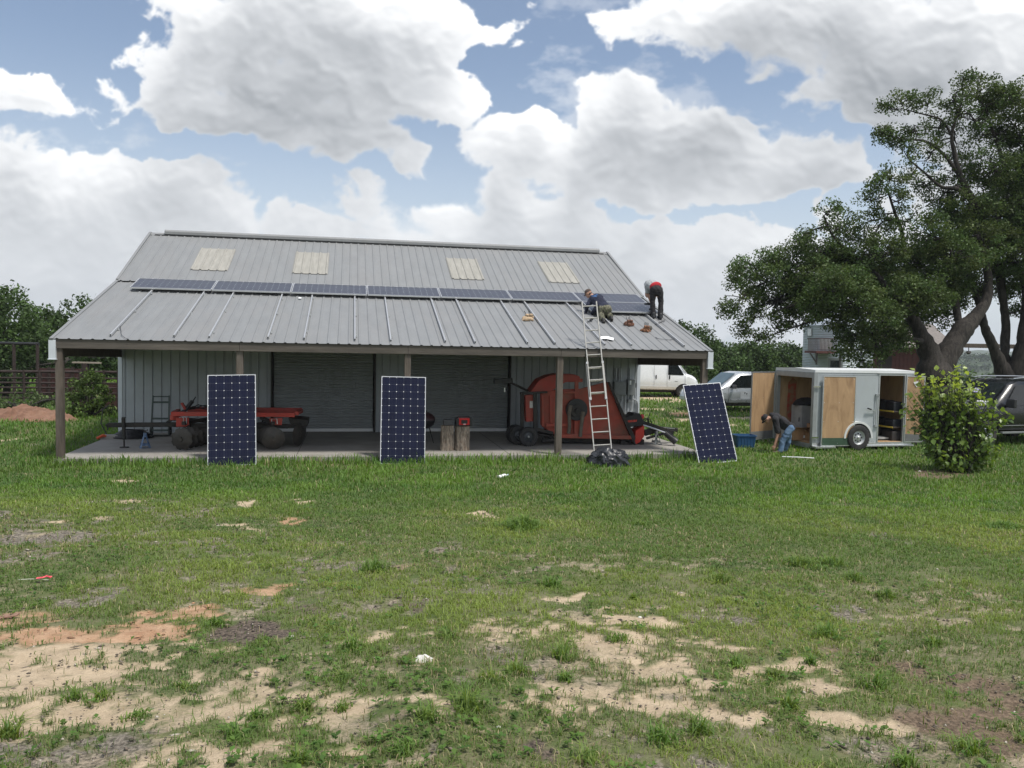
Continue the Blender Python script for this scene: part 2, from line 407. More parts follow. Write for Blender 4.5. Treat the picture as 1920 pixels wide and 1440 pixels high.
# ------------------------------------------------------------------ ground cover maps
PATCH = [('S',900,1310,620,60,.50),('S',1350,1260,420,60,.48),('S',1100,1200,500,40,.42),('G',850,1250,500,80,.45),('S',600,1260,300,40,.5),('G',1300,1380,500,60,.5),('S',350,1420,300,40,.6),('G',600,1060,500,60,.34),('G',150,1000,300,60,.45),('B',1600,1250,300,90,.40),('S',60,1250,270,70,1),('S',60,1330,220,60,.9),('O',120,1220,220,30,.55),('S',250,1300,360,80,.62),('G',330,1300,200,50,.55),('G',560,1300,160,60,.6),('D',700,1350,80,20,.5),('G',120,1400,220,40,.7),('S',500,1380,260,60,.6),('S',330,1230,170,45,.55),('S',300,1330,260,40,.6),('S',560,1330,220,50,.75),('S',520,1400,200,45,.55),('S',420,1270,110,25,.6),
 ('O',190,1180,200,24,1.05),('O',20,1165,70,50,1.1),('O',330,1160,90,22,.5),('O',540,975,34,9,.9),('O',600,960,20,6,.7),('O',480,1100,70,12,.5),('O',640,1095,40,9,.5),('O',90,1275,45,12,.7),('O',750,1065,60,10,.4),
 ('S',1200,1172,80,11,.9),('S',1250,1205,150,16,.85),('S',1150,1150,60,8,.6),('S',1470,1240,75,22,1),('S',1500,1285,55,20,1),('S',1260,1330,170,20,1),('S',1400,1335,90,18,.9),('S',1000,1322,130,14,.85),('S',850,1320,80,12,.6),
 ('S',1650,1368,80,20,1),('S',1560,1355,90,18,.8),('S',1310,1115,26,8,.9),('S',1040,1125,55,9,.7),('S',1000,1120,40,6,.6),('S',910,962,42,9,.95),('S',500,944,36,7,.95),('S',580,944,30,4,.5),('S',205,905,32,4,.8),('S',270,940,40,8,.6),('S',95,985,32,16,.8),('S',180,975,40,10,.7),('S',420,993,45,9,.6),
 ('S',700,1215,70,14,.7),('S',680,1190,50,8,.6),('S',780,1320,50,14,.6),('S',720,1270,60,16,.5),('S',1090,1390,60,10,.4),('S',1080,1205,60,8,.6),('S',1330,1215,90,12,.6),
 ('G',50,1005,90,26,1),('G',20,960,50,14,.8),('G',140,1108,85,24,1),('G',110,1130,70,14,.8),('D',470,1180,90,20,1),('D',550,1140,50,12,.6),('G',400,1030,130,26,.45),('G',760,1060,60,14,.5),('D',780,1140,40,10,.7),('G',920,1215,70,26,.8),('G',910,1108,60,9,.8),
 ('G',870,1290,60,22,.8),('G',620,1370,110,40,.7),('G',220,1400,150,50,.9),('D',985,1400,45,22,.8),('G',840,1400,80,30,.6),('G',350,1340,90,30,.6),('G',1230,1300,60,10,.6),('G',1360,1165,90,10,.8),('G',1430,1130,30,10,.4),
 ('B',1830,1290,130,60,.9),('B',1760,1350,140,40,.9),('B',1700,1235,60,20,.7),('G',1560,1150,34,28,.9),('G',1650,1000,14,30,.7),('B',1640,960,14,30,.5),('G',1590,1190,40,14,.6),('G',1700,1330,60,14,.9),('B',1880,1380,100,50,.8),('G',1450,1380,70,26,.5),('B',1760,890,60,10,.9),('G',830,1018,26,7,.8),
 ('S',1240,746,60,5,1),('S',1240,752,40,3,.6),('S',1225,767,34,2.2,1),('O',1290,778,40,6,.9),('S',1270,772,30,3,.7),('S',1290,789,30,3,.8),('S',1400,785,80,4,.8),('S',1390,797,60,3,.6),('S',1430,775,60,3,.7),('S',20,826,26,3.5,1),('G',50,822,30,4,.5),('G',52,836,20,3,.6),
 ('G',500,1010,300,50,.35),('G',300,960,260,40,.3),('G',700,1160,300,60,.3)]
PG = []
for (k, cx, cy, rx, ry, w) in PATCH:
    c = gp(cx, cy); a = gp(cx, cy-ry); b = gp(cx, cy+ry)
    PG.append((k, c.x, c.y, rx*c.y/F, max(.05, abs(a.y-b.y)/2), w))
def warp(x, y):
    return x+(fbm(x*.9+3, y*.9, 4)-.5)*.9, y+(fbm(x*.9+31, y*.9+7, 4)-.5)*.9
def patches(x, y):
    sc = np.clip(y/6, .5, 1.6)
    wx = x+((fbm(x*1.1+3, y*1.1, 4)-.5)*.8+(fbm(x*5, y*5, 3)-.5)*.22)*sc; wy = y+((fbm(x*1.1+31, y*1.1+7, 4)-.5)*.8+(fbm(x*5+9, y*5, 3)-.5)*.22)*sc
    out = {k: np.zeros_like(x) for k in 'SOGDB'}
    for (k, cx, cy, rx, ry, w) in PG:
        q = ((wx-cx)/rx)**2+((wy-cy)/ry)**2
        out[k] = np.maximum(out[k], w*np.clip(1.35-q, 0, 1))
    return out
def cover(x, y):
    """bareness 0..1 plus soil channels: local bare share b against multi-scale noise"""
    p = patches(x, y)
    n = .32*fbm(x*1.6+5, y*1.9+2, 3)+.34*fbm(x*5.5+15, y*6.5+8, 3)+.34*fbm(x*15+3, y*17+8, 2)
    n = np.clip((n-.5)/.28+.5, 0, 1)
    b0 = np.clip((11-y)/6, 0, 1)*.24*np.clip(1.2-x*.10, .5, 1.3)
    cw = {k: np.clip(p[k], 0, 1.35)*{'S':1,'O':1,'G':.85,'D':.95,'B':.9}[k] for k in p}
    b = np.maximum.reduce([b0]+[cw[k]*.90 for k in cw])
    bare = np.clip((b-n)/.34+.5, 0, 1)*np.clip(b*9, 0, 1)
    tot = sum(cw[k]**3 for k in cw)+.02
    m = {k: bare*cw[k]**3/tot for k in cw}
    thin = bare*.02/tot
    m['G'] = m['G']+thin*.55; m['S'] = m['S']+thin*.45
    return bare, m, thin
# ------------------------------------------------------------------ ground mesh
def ground():
    n = 820
    tx = np.linspace(-1, 1, n); X = 2.2*np.sinh(tx*7.2)
    ty = np.linspace(-1, 1, n); Y = 5.2+2.2*np.sinh(ty*7.2)
    GX, GY = np.meshgrid(X, Y); x = GX.ravel(); y = GY.ravel()
    z = zg(x, y)
    bare, m, thin = cover(x, y)
    near = np.clip((16-y)/6, 0, 1)*np.clip((y+4)/4, 0, 1)*np.clip((12-np.abs(x))/4, 0, 1)
    z = z+near*((fbm(x*7, y*7, 3)-.5)*.035*(.35+bare)+(fbm(x*22, y*22, 2)-.5)*.016*bare-.012*bare)
    V = np.stack([x, y, z], 1)
    i = np.arange(n*n).reshape(n, n)
    Fc = np.stack([i[:-1,:-1], i[:-1,1:], i[1:,1:], i[1:,:-1]], -1).reshape(-1, 4)
    c1 = np.stack([m['S'], m['O'], m['G']], 1)
    o = npmesh('ground', V, Fc, None, smooth=True); me = o.data; me.materials.clear()
    a = me.attributes.new('soil', 'FLOAT_COLOR', 'POINT'); c = np.ones((n*n, 4), np.float32); c[:, :3] = c1; a.data.foreach_set('color', c.ravel())
    a = me.attributes.new('soil2', 'FLOAT_COLOR', 'POINT'); c = np.ones((n*n, 4), np.float32); c[:, 0] = m['D']; c[:, 1] = m['B']; dry = np.clip((10.5-y)/4.5, 0, 1)*np.clip((fbm(x*1.5+4, y*1.5+70, 4)-.33)*3.2, 0, 1); c[:, 2] = dry; a.data.foreach_set('color', c.ravel())
    t = NT('soil and turf')
    A = t.n('ShaderNodeAttribute', attribute_name='soil').outputs[0]; B = t.n('ShaderNodeAttribute', attribute_name='soil2').outputs[0]
    sa = t.n('ShaderNodeSeparateColor'); t.l(A, sa.inputs[0]); sb = t.n('ShaderNodeSeparateColor'); t.l(B, sb.inputs[0])
    co = t.coord('Object')
    nf = t.noise(38, 6, .68, co); nm = t.noise(6, 6, .62, co); nl = t.noise(.7, 5, .6, co)
    g = t.mix(t.ramp(nl, [(.35, 0), (.65, 1)]), (.080,.118,.037), (.112,.148,.048))
    g = t.mix(t.ramp(nm, [(.42, 0), (.7, .75)]), g, (.20,.175,.105))
    g = t.mix(t.ramp(nf, [(.5, 0), (.75, .5)]), g, (.05,.062,.026))
    g = t.mix(t.math('MULTIPLY', sb.outputs[2], .45), g, t.mix(t.ramp(nf, [(.4, 0), (.62, 1)]), (.15,.13,.085), (.34,.29,.20)))
    def edge(x, k=1.0):   # break each mask up with fine noise
        f = t.math('ADD', x, t.math('MULTIPLY', t.math('SUBTRACT', nf, .5), k))
        f = t.math('ADD', f, t.math('MULTIPLY', t.math('SUBTRACT', nm, .5), .5))
        return t.math('MULTIPLY', t.ramp(f, [(.18, 0), (.78, 1)]), t.ramp(x, [(.02, 0), (.12, 1)]))
    gray = t.mix(t.ramp(nf, [(.4, 0), (.62, 1)]), (.085,.075,.062), (.30,.265,.215))
    sand = t.mix(t.ramp(nm, [(.35, 0), (.65, 1)]), (.40,.315,.215), (.54,.435,.305)); sand = t.mix(t.ramp(nf, [(.56, 0), (.72, .5)]), sand, (.30,.235,.16))
    orr = t.mix(t.ramp(nm, [(.35, 0), (.65, 1)]), (.36,.21,.125), (.50,.34,.22)); orr = t.mix(t.ramp(nf, [(.56, 0), (.72, .55)]), orr, (.24,.14,.085))
    dk = t.mix(t.ramp(nf, [(.4, 0), (.62, 1)]), (.045,.038,.032), (.20,.16,.125)); br = t.mix(t.ramp(nf, [(.4, 0), (.62, 1)]), (.10,.075,.052), (.23,.17,.12))
    c = t.mix(edge(sa.outputs[2]), g, gray); c = t.mix(edge(sb.outputs[1]), c, br)
    c = t.mix(edge(sa.outputs[0]), c, sand); c = t.mix(edge(sa.outputs[1]), c, orr); c = t.mix(edge(sb.outputs[0]), c, dk)
    t.l(c, t.b.inputs['Base Color']); t.b.inputs['Roughness'].default_value = .95; t.b.inputs['Specular IOR Level'].default_value = .15
    t.bump(t.math('ADD', nf, t.math('MULTIPLY', nm, 1.5)), .7, .03)
    me.materials.append(t.m); tag(o, 'patchy green lawn with bare sandy and reddish soil patches', None, None, 'structure')
ground()
# ------------------------------------------------------------------ grass
def leafmat(name, tint='tint', trans=.35, rough=.55, spec=.3):
    t = NT(name); a = t.n('ShaderNodeAttribute', attribute_name=tint)
    t.l(a.outputs[0], t.b.inputs['Base Color']); t.b.inputs['Roughness'].default_value = rough; t.b.inputs['Specular IOR Level'].default_value = spec
    tr = t.n('ShaderNodeBsdfTranslucent'); hs = t.n('ShaderNodeHueSaturation'); hs.inputs['Value'].default_value = 1.5; hs.inputs['Saturation'].default_value = 1.15; hs.inputs['Hue'].default_value = .485
    t.l(a.outputs[0], hs.inputs['Color']); t.l(hs.outputs[0], tr.inputs[0])
    mx = t.n('ShaderNodeMixShader'); mx.inputs[0].default_value = trans; t.l(t.b.outputs[0], mx.inputs[1]); t.l(tr.outputs[0], mx.inputs[2]); t.l(mx.outputs[0], t.out.inputs[0])
    return t.m
GRASSM = leafmat('grass blades')
def blades(x, y, h, w, col, lean=.5, name='grass', rng=RNG):
    n = len(x); z = zg(x, y); a = rng.random(n)*6.283; L = (rng.random(n)**.7)*lean
    dx, dy = np.cos(a), np.sin(a); b = a+1.57+(rng.random(n)-.5)*.8; bx, by = np.cos(b)*w/2, np.sin(b)*w/2
    P = np.zeros((n, 5, 3)); zz = z-.01
    P[:,0] = np.stack([x-bx, y-by, zz], 1); P[:,1] = np.stack([x+bx, y+by, zz], 1)
    mx, my, mz = x+dx*L*h*.35, y+dy*L*h*.35, z+h*.6
    P[:,2] = np.stack([mx+bx*.75, my+by*.75, mz], 1); P[:,3] = np.stack([mx-bx*.75, my-by*.75, mz], 1)
    P[:,4] = np.stack([x+dx*L*h*1.15, y+dy*L*h*1.15, z+h*(1-.35*L)], 1)
    i = np.arange(n)[:,None]*5
    T = np.concatenate([i+[0,1,2], i+[0,2,3], i+[3,2,4]], 0)
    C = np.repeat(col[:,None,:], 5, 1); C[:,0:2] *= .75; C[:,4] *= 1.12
    return P.reshape(-1, 3), T, C.reshape(-1, 3)
def in_slab(x, y, pad=0.0):
    c, s = math.cos(BYAW), math.sin(BYAW); u = (x-BX)*c+(y-BY)*s; v = -(x-BX)*s+(y-BY)*c
    return (u > -.02+pad) & (u < W_+.02-pad) & (v > .0+pad) & (v < 12)
def grass():
    Vs, Ts, Cs = [], [], []; off = 0
    zones = [(2.6,5.2,7400,.030,.0040),(5.2,8.5,4200,.036,.0060),(8.5,13,2000,.045,.0095),(13,19,900,.075,.015),(19,30,260,.085,.030),(30,52,60,.12,.06)]
    ys = [2.6,5.2,8.5,13,17,25,50]; YH = [.030,.033,.038,.046,.066,.080,.11]; YW = [.0037,.0050,.0078,.0120,.0165,.030,.06]
    for zi, (y0, y1, den, hh, ww) in enumerate(zones):
        hw = y1*.66*1.12+2.6; n = int(den*(y1-y0)*2*hw)
        x = (RNG.random(n)*2-1)*hw; y = y0+RNG.random(n)*(y1-y0)
        k = np.abs(x) < y*.66*1.12+2.6; nx_ = zones[min(zi+1, 5)][2]/den; k &= RNG.random(n) < 1-(1-nx_)*np.clip((y-y0)/(y1-y0), 0, 1); x = x[k]; y = y[k]; hh = ww = None
        bare, m, thin = cover(x, y)
        keep = RNG.random(len(x)) > np.clip(bare*1.03, 0, .975)
        keep &= ~in_slab(x, y)
        if y0 < 8.5:   # clumpy near the camera
            cl = fbm(x*4.3+9, y*4.3, 3); keep &= RNG.random(len(x)) < np.clip((cl-.24)*4.2, .25, 1)
        x = x[keep]; y = y[keep]; n = len(x)
        g1 = fbm(x*1.7+13, y*1.7, 3); g2 = fbm(x*.45, y*.45+50, 3); r = RNG.random(n)
        h = np.interp(y, ys, YH)*(.45+1.1*RNG.random(n))*(.55+.9*g1)
        # taller fringe along the slab and lush band
        c, s = math.cos(BYAW), math.sin(BYAW); v = -(x-BX)*s+(y-BY)*c; u = (x-BX)*c+(y-BY)*s
        fr = np.exp(-((v+.25)/.35)**2)*(u > -.5)*(u < 15.2); h = h*(1+1.3*fr)
        lush = np.clip((y-11)/3, 0, 1); right = np.clip((x-2)/5, 0, 1)
        h = h*(1+.25*lush)
        A = np.array([.118,.190,.044]); Bc = np.array([.205,.272,.058]); Dr = np.array([.37,.32,.18]); Dk = np.array([.085,.145,.045])
        f = np.clip((g2-.38)*3.4+(fbm(x*1.1+33, y*1.3+5, 3)-.5)*1.8+(r-.5)*.5+.15*right, 0, 1)[:,None]
        col = A*(1-f)+Bc*f
        dk = np.clip((.47-g1)*3, 0, .7)[:,None]; col = col*(1-dk)+Dk*dk
        lu = (lush*(.5+.5*np.clip((g2-.3)*3, 0, 1)))[:,None]; col = col*(1-lu+lu*np.array([.66,.90,.72]))
        dry = (RNG.random(n) < np.clip(.08+.30*(fbm(x*.6+80, y*.6, 3)-.45)*2-.17*lush-.05*right+.30*bare[keep], .02, .6))[:,None]; col = np.where(dry, Dr*(.6+.6*RNG.random((n,1))), col)
        col = col*(.75+.5*RNG.random((n,1)))
        V, T, C = blades(x, y, h, np.interp(y, ys, YW)*(.6+.8*RNG.random(n)), col, np.interp(y, [9, 17], [1.5, .75]))
        Vs.append(V); Ts.append(T+off); Cs.append(C); off += len(V)
    # tufts
    tl = [(980,990,46,.24),(700,1072,32,.20),(1055,1235,22,.20),(660,1220,20,.17),(875,1335,34,.20),(570,1332,20,.12),(800,1350,30,.16),(640,1275,18,.10),(405,1172,20,.12),(1035,1100,22,.15),(1190,1125,14,.1),(1550,1195,36,.16),(1480,1330,22,.15),(1310,1375,30,.18),(1640,1290,26,.15),(20,1380,30,.16),(140,1310,20,.09),(190,1310,22,.10),(440,1385,20,.12),(480,1345,16,.08),(1060,1275,16,.08),(970,1260,28,.13),(920,1275,26,.12),(1450,1270,20,.1),(1520,1245,16,.1),(840,1195,24,.1),(350,1290,30,.06),(1160,1200,26,.09),(1240,1390,40,.14),(1820,1410,46,.15),(1700,1440,40,.13),(1750,1210,22,.12),(1380,1250,18,.11),(760,1410,30,.10),(1100,1430,40,.12),(560,1430,30,.12),(1200,985,22,.12),(1500,1060,50,.14),(1560,1060,36,.15),(1600,1090,26,.15),(1350,1090,30,.12),(1660,1120,26,.12),(1880,990,46,.15),(1660,880,50,.14),(640,1330,18,.07),(255,1345,26,.06)]
    for (px, py, r, hh) in tl:
        c = gp(px, py); rr = r*c.y/F; n = int(60+rr*rr*5200)
        n = min(n, 900); a = RNG.random(n)*6.283; q = RNG.random(n)**.7*rr*(1+.5*np.sin(3*a+px)); x = c.x+np.cos(a)*q; y = c.y+np.sin(a)*q*1.0
        h = hh*.85*(.30+.80*RNG.random(n))*(1.15-.7*q/rr); f = RNG.random((n,1)); hue = RNG.random()
        col = np.array([.085,.165,.035])*(1-f)+np.array([.165+.05*hue,.27,.060])*f
        V, T, C = blades(x, y, h, (.0045+.0009*c.y)*(.7+.6*RNG.random(n)), col, 1.35)
        Vs.append(V); Ts.append(T+off); Cs.append(C); off += len(V)
    V = np.concatenate(Vs); T = np.concatenate(Ts); C = np.concatenate(Cs)
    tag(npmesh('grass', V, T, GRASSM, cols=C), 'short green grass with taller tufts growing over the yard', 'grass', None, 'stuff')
    # low broad-leaved weeds and clover in the foreground
    n = 9000; y = 2.7+RNG.random(n)**1.2*10; x = (RNG.random(n)*2-1)*(y*.72+.6); bare, m, thin = cover(x, y)
    k = (RNG.random(n) > bare*1.05) & (fbm(x*1.3+77, y*1.3, 3) > .5); x = x[k]; y = y[k]; n = len(x)
    q = 5; x = np.repeat(x, q); y = np.repeat(y, q); a = RNG.random(n*q)*6.283; L = .012+.028*RNG.random(n*q); z = zg(x, y)+.012+.02*RNG.random(n*q); dx, dy = np.cos(a), np.sin(a); up = .2+.5*RNG.random(n*q)
    P = np.zeros((n*q, 4, 3)); P[:,0] = np.stack([x, y, z], 1); P[:,1] = np.stack([x+dx*L*.5-dy*L*.33, y+dy*L*.5+dx*L*.33, z+L*up*.6], 1)
    P[:,2] = np.stack([x+dx*L, y+dy*L, z+L*up*.7], 1); P[:,3] = np.stack([x+dx*L*.5+dy*L*.33, y+dy*L*.5-dx*L*.33, z+L*up*.6], 1)
    col = np.repeat((np.array([.060,.125,.026])*(.8+.9*RNG.random((n,1)))+np.array([.03,.02,0])*RNG.random((n,1))), q*4, 0)
    tag(npmesh('weeds', P.reshape(-1, 3), np.arange(n*q*4).reshape(-1, 4), GRASSM, cols=col), 'low broad leaved weeds and clover scattered through the lawn', 'weeds', None, 'stuff')
    # crumbs of soil, twigs and pale pebbles
    n = 26000; y = 2.7+RNG.random(n)**1.3*13; x = (RNG.random(n)*2-1)*(y*.72+.6); bare, m, thin = cover(x, y)
    k = RNG.random(n) < np.clip(m['G']*.9+m['D']+m['B']*.8+m['O']*.5+m['S']*.30+.02, 0, 1); x = x[k]; y = y[k]; n = len(x); mm = {q: m[q][k] for q in m}
    r = (.003+.010*RNG.random(n)**2)*(.6+y*.09); z = zg(x, y)+r*.2
    base = np.array([[1,0,0],[-1,0,0],[0,1,0],[0,-1,0],[0,0,1],[0,0,-.6]], float)
    jit = 1+.5*(RNG.random((n,6,1))-.5); st = np.ones((n,1,3)); st[:,0,0] = 1+2.2*(RNG.random(n) < .3)*RNG.random(n); P = base[None]*jit*r[:,None,None]*st
    a = RNG.random(n)*6.283; c, s = np.cos(a)[:,None], np.sin(a)[:,None]; X = P[:,:,0]*c-P[:,:,1]*s; Yq = P[:,:,0]*s+P[:,:,1]*c
    P = np.stack([X+x[:,None], Yq+y[:,None], P[:,:,2]*.7+z[:,None]], -1)
    tri = np.array([[0,2,4],[2,1,4],[1,3,4],[3,0,4],[2,0,5],[1,2,5],[3,1,5],[0,3,5]]); T = (np.arange(n)[:,None,None]*6+tri[None]).reshape(-1, 3)
    pal = np.array([.14,.115,.09])*(.35+1.0*RNG.random((n,1))); w = (RNG.random(n) < .13)[:,None]; pal = np.where(w, np.array([.42,.38,.32]), pal)
    oo = (mm['O'] > .3)[:,None]; pal = np.where(oo, np.array([.33,.19,.11])*(.6+.7*RNG.random((n,1))), pal)
    t = NT('clods'); t.l(t.n('ShaderNodeAttribute', attribute_name='tint').outputs[0], t.b.inputs['Base Color']); t.b.inputs['Roughness'].default_value = .95
    tag(npmesh('gravel', P.reshape(-1, 3), T, t.m, cols=np.repeat(pal, 6, 0)), 'loose clods, wood crumbs and pale pebbles on the bare soil', 'gravel', None, 'stuff')
grass()
# ------------------------------------------------------------------ materials for built things
galv = mat('galvanised roofing', (.225,.233,.236), .6, .12, .07, 3, dirt=(.24,.235,.23), dirt_amt=.45, ds=1.4, stretch=(1.2,.35,.35))
wallm = mat('painted wall sheeting', (.40,.43,.45), .5, .1, .05, 4, dirt=(.28,.27,.24), dirt_amt=.3, ds=1.2)
trimm = mat('pale metal trim', (.60,.64,.68), .45, .2, .05, 5)
doorm = mat('ribbed steel door', (.31,.33,.335), .48, .25, .05, 3, dirt=(.2,.2,.19), dirt_amt=.3, ds=1.5)
woodm = mat('weathered timber', (.085,.068,.054), .88, 0, .35, 9, dirt=(.24,.215,.185), dirt_amt=.6, ds=3, bump=.5, bs=40, stretch=(1,1,.18))
woodh = mat('weathered header timber', (.095,.083,.070), .88, 0, .3, 9, dirt=(.07,.06,.052), dirt_amt=.7, ds=2, bump=.5, bs=40, stretch=(.12,1,1))
darkw = mat('dark rough timber', (.085,.066,.052), .9, 0, .3, 7)  # dark brown wood with random tone
conc = mat('worn concrete', (.29,.275,.25), .9, 0, .12, 2.5, dirt=(.17,.155,.14), dirt_amt=.6, ds=.8, bump=.25, bs=90)
alu = mat('brushed aluminium', (.62,.63,.64), .33, .85, .05, 12)
alub = mat('bright mill aluminium', (.72,.73,.74), .38, .6, .05, 12)
blackm = mat('black plastic', (.018,.018,.020), .45, 0, .2, 10)
rubber = mat('black rubber', (.022,.022,.023), .8, 0, .2, 14, dirt=(.08,.07,.06), dirt_amt=.4, ds=5)
steelg = mat('painted grey steel', (.20,.215,.215), .5, .2, .08, 9)
darks = mat('dark oily steel', (.030,.029,.028), .55, .4, .3, 9, dirt=(.09,.06,.04), dirt_amt=.4, ds=5)
redp = mat('faded red machine paint', (.33,.034,.022), .5, 0, .12, 4, dirt=(.20,.075,.045), dirt_amt=.55, ds=3)
orp = mat('weathered orange red paint', (.36,.060,.034), .6, 0, .2, 3, dirt=(.15,.085,.055), dirt_amt=.9, ds=1.5, bump=.2, bs=20)
white = mat('white enamel', (.78,.79,.79), .4, 0, .03, 4)
# ------------------------------------------------------------------ barn
barn = thing('barn', 'long grey metal farm building with a deep front porch and two roll up doors', 'building', BM)
def L(M=BM): return MB(M)
def ribbed(u0, u1, v0, z0, v1, z1, pitch=.2286, h=.017, skip=None, prot=1):
    """ribbed sheet running from (v0,z0) to (v1,z1), ribs every pitch along u"""
    m = L(); n = Vector((0, -(z1-z0), (v1-v0))).normalized()*prot
    prof = []; u = u0; k = 0
    prof.append((u0, 0)); u = u0+.09
    while u < u1-.06:
        prof += [(u-.034, 0), (u-.013, h), (u+.013, h), (u+.034, 0)]; u += pitch
    prof.append((u1, 0))
    vs = []
    for (uu, hh) in prof: vs.append(Vector((uu, v0, z0))+n*hh)
    for (uu, hh) in prof: vs.append(Vector((uu, v1, z1))+n*hh)
    q = len(prof); m.add(vs, [(i, i+1, q+i+1, q+i) for i in range(q-1)])
    return m
ribbed(0, W_, -.04, EZ-.04*SL, BV+.10, BZ-.002+.10*SL).build('porch_roof', galv, barn)
zr = RZ-BZ; vr = RV-BV; k2 = zr/vr
up = ribbed(0, W_, BV-.10, BZ-.10*k2+.055, RV, RZ); up.build('main_roof', galv, barn)
ribbed(0, W_, 2*RV-BV+.1, BZ-.1*k2, RV, RZ, prot=-1).build('rear_roof', galv, barn)
# closure strip under the step and edge trims
m = L()
for us in (0, W_):
    e = -.02 if us == 0 else .02
    m.bar((us+e, -.05, EZ-.045), (us+e, BV, BZ-.01), .07, .09); m.bar((us+e, BV, BZ+.02), (us+e, RV, RZ+.01), .07, .09); m.bar((us+e, RV, RZ+.01), (us+e, 2*RV-BV, BZ), .07, .09); m.cut()
m.split('rake_trim', galv, barn)
m = L(); m.box((W_/2, BV+.02, BZ+.012), (W_-.2, .02, .055)); m.build('closure_strip', blackm, barn)
# ridge cap and long ridge vent
m = L(); m.prism([(0, RV-.16, RZ-.055), (0, RV, RZ+.035), (0, RV+.16, RZ-.055), (0, RV, RZ+.02)], (.0,0,0), (W_,0,0)); m.build('ridge_cap', galv, barn)
m = L(); m.box((W_/2, RV-.155, RZ-.048), (W_-.3, .012, .026)); m.build('ridge_closure', blackm, barn)
m = L(); m.prism([(0,RV-.17,RZ-.02),(0,RV-.17,RZ+.07),(0,RV-.11,RZ+.125),(0,RV+.11,RZ+.125),(0,RV+.17,RZ+.07),(0,RV+.17,RZ-.02)], (.42,0,0), (W_-.30,0,0)); m.build('ridge_vent', galv, barn, bevel=.01)
# skylights
skym = NT('fibreglass skylight'); co = skym.coord('Object'); f = skym.noise(5, 5, .6, skym.coord('Object', (3,.4,.4)))
skym.l(skym.mix(skym.ramp(f, [(.35,0),(.7,1)]), (.285,.275,.24), (.365,.352,.312)), skym.b.inputs['Base Color']); skym.b.inputs['Roughness'].default_value = .5
for (xl, xr) in ((383,438),(562,620),(848,900),(1005,1058)):
    def up_uv(px, py):
        d = BMI.to_3x3() @ Vector(ray(px, py)); o = BMI @ Vector((0,0,H)); t = (BZ+k2*(o.y-BV)-o.z)/(d.z-k2*d.y); return o+d*t
    a = up_uv(xl, 492); b = up_uv(xr, 492); uc = (a.x+b.x)/2; v0 = BV+.80; v1 = BV+2.48
    m = L(); n = Vector((0, -k2, 1)).normalized(); pr = []
    u0 = .09+round((uc-.52-.09)/.2286)*.2286-.04; w = .2286*4+.08; uu = u0
    pr = [(u0, .004)]; c = u0+.04
    while c < u0+w-.02: pr += [(c-.034, .004), (c-.014, .027), (c+.014, .027), (c+.034, .004)]; c += .2286
    pr.append((u0+w, .004)); vs = []
    for (vv) in (v0, v1):
        for (q, hh) in pr: vs.append(Vector((q, vv, BZ+k2*(vv-BV)))+n*(hh+.010+.055*(RV-vv)/(RV-BV)))
    q = len(pr); m.add(vs, [(i, i+1, q+i+1, q+i) for i in range(q-1)]); m.build('skylight', skym.m, barn)
# walls: sheeting with narrow recessed ribs
WV = 4.872; D0, D1, D2, D3 = 3.95, 6.72, 7.72, 10.62
DZ = 2.62
def wall(u0, u1, z0, z1, v=WV, name='front_wall', ax='u', prot=1):
    m = L(); prof = [(u0, 0)]; u = u0+.16
    while u < u1-.03: prof += [(u-.026, 0), (u-.014, .028), (u+.014, .028), (u+.026, 0)]; u += .2286
    prof.append((u1, 0)); vs = []
    for zz in (z0, z1):
        for (a, h) in prof: vs.append((a, v+h*prot, zz) if ax == 'u' else (v-h*prot, a, zz))
    q = len(prof); m.add(vs, [(i, i+1, q+i+1, q+i) for i in range(q-1)]); return m.build(name, wallm, barn)
wall(.0, D0-.05, 0, BZ-.05); wall(D1+.05, D2-.05, 0, BZ-.05); wall(D3+.05, W_, 0, BZ-.05); wall(D0-.05, D1+.05, DZ+.03, BZ-.05); wall(D2-.05, D3+.05, DZ+.03, BZ-.05)
m = L(); m.box((.02, WV-.004, 1.98), (.10, .03, 3.9)); m.cut(); m.box((W_-.02, WV-.004, 1.98), (.10, .03, 3.9)); m.split('corner_trim', trimm, barn)
VB = 2*RV-WV
for us, pr in ((0, -1), (W_, 1)):
    m = L(); e = .001*pr
    m.add([(us+e, WV, 0), (us+e, VB, 0), (us+e, VB, BZ-.02), (us+e, RV, RZ-.04), (us+e, WV, BZ-.02)], [(0,1,2,3,4)]); m.build('gable_wall', wallm, barn)
m = L(); m.add([(0, VB, 0), (W_, VB, 0), (W_, VB, BZ), (0, VB, BZ)], [(0,1,2,3)]); m.build('rear_wall', wallm, barn)
m = L()
for (a, b) in ((D0, D1), (D2, D3)):
    for x in (a-.025, b+.025): m.box((x, WV+.01, DZ/2), (.05, .10, DZ))
    m.box(((a+b)/2, WV+.01, DZ+.02), (b-a+.1, .10, .05)); m.cut()
m.split('door_frame', darks, barn)
for (a, b) in ((D0, D1), (D2, D3)):
    m = L(); prof = []; z = .10; p = .075
    while z < DZ-.01:
        prof += [(0, z), (-.016, z+p*.18), (-.020, z+p*.45), (-.004, z+p*.80)]; z += p
    vs = []
    for x in (a+.03, b-.03):
        for (h, zz) in prof: vs.append((x, WV+.045+h, zz))
    q = len(prof); m.add(vs, [(i, i+1, q+i+1, q+i) for i in range(q-1)])
    d = m.build('roll_up_door', doorm, barn)
    m = L(); m.box(((a+b)/2, WV+.035, .06), (b-a-.03, .045, .09)); m.build('bottom_bar', white, d, bevel=.004)
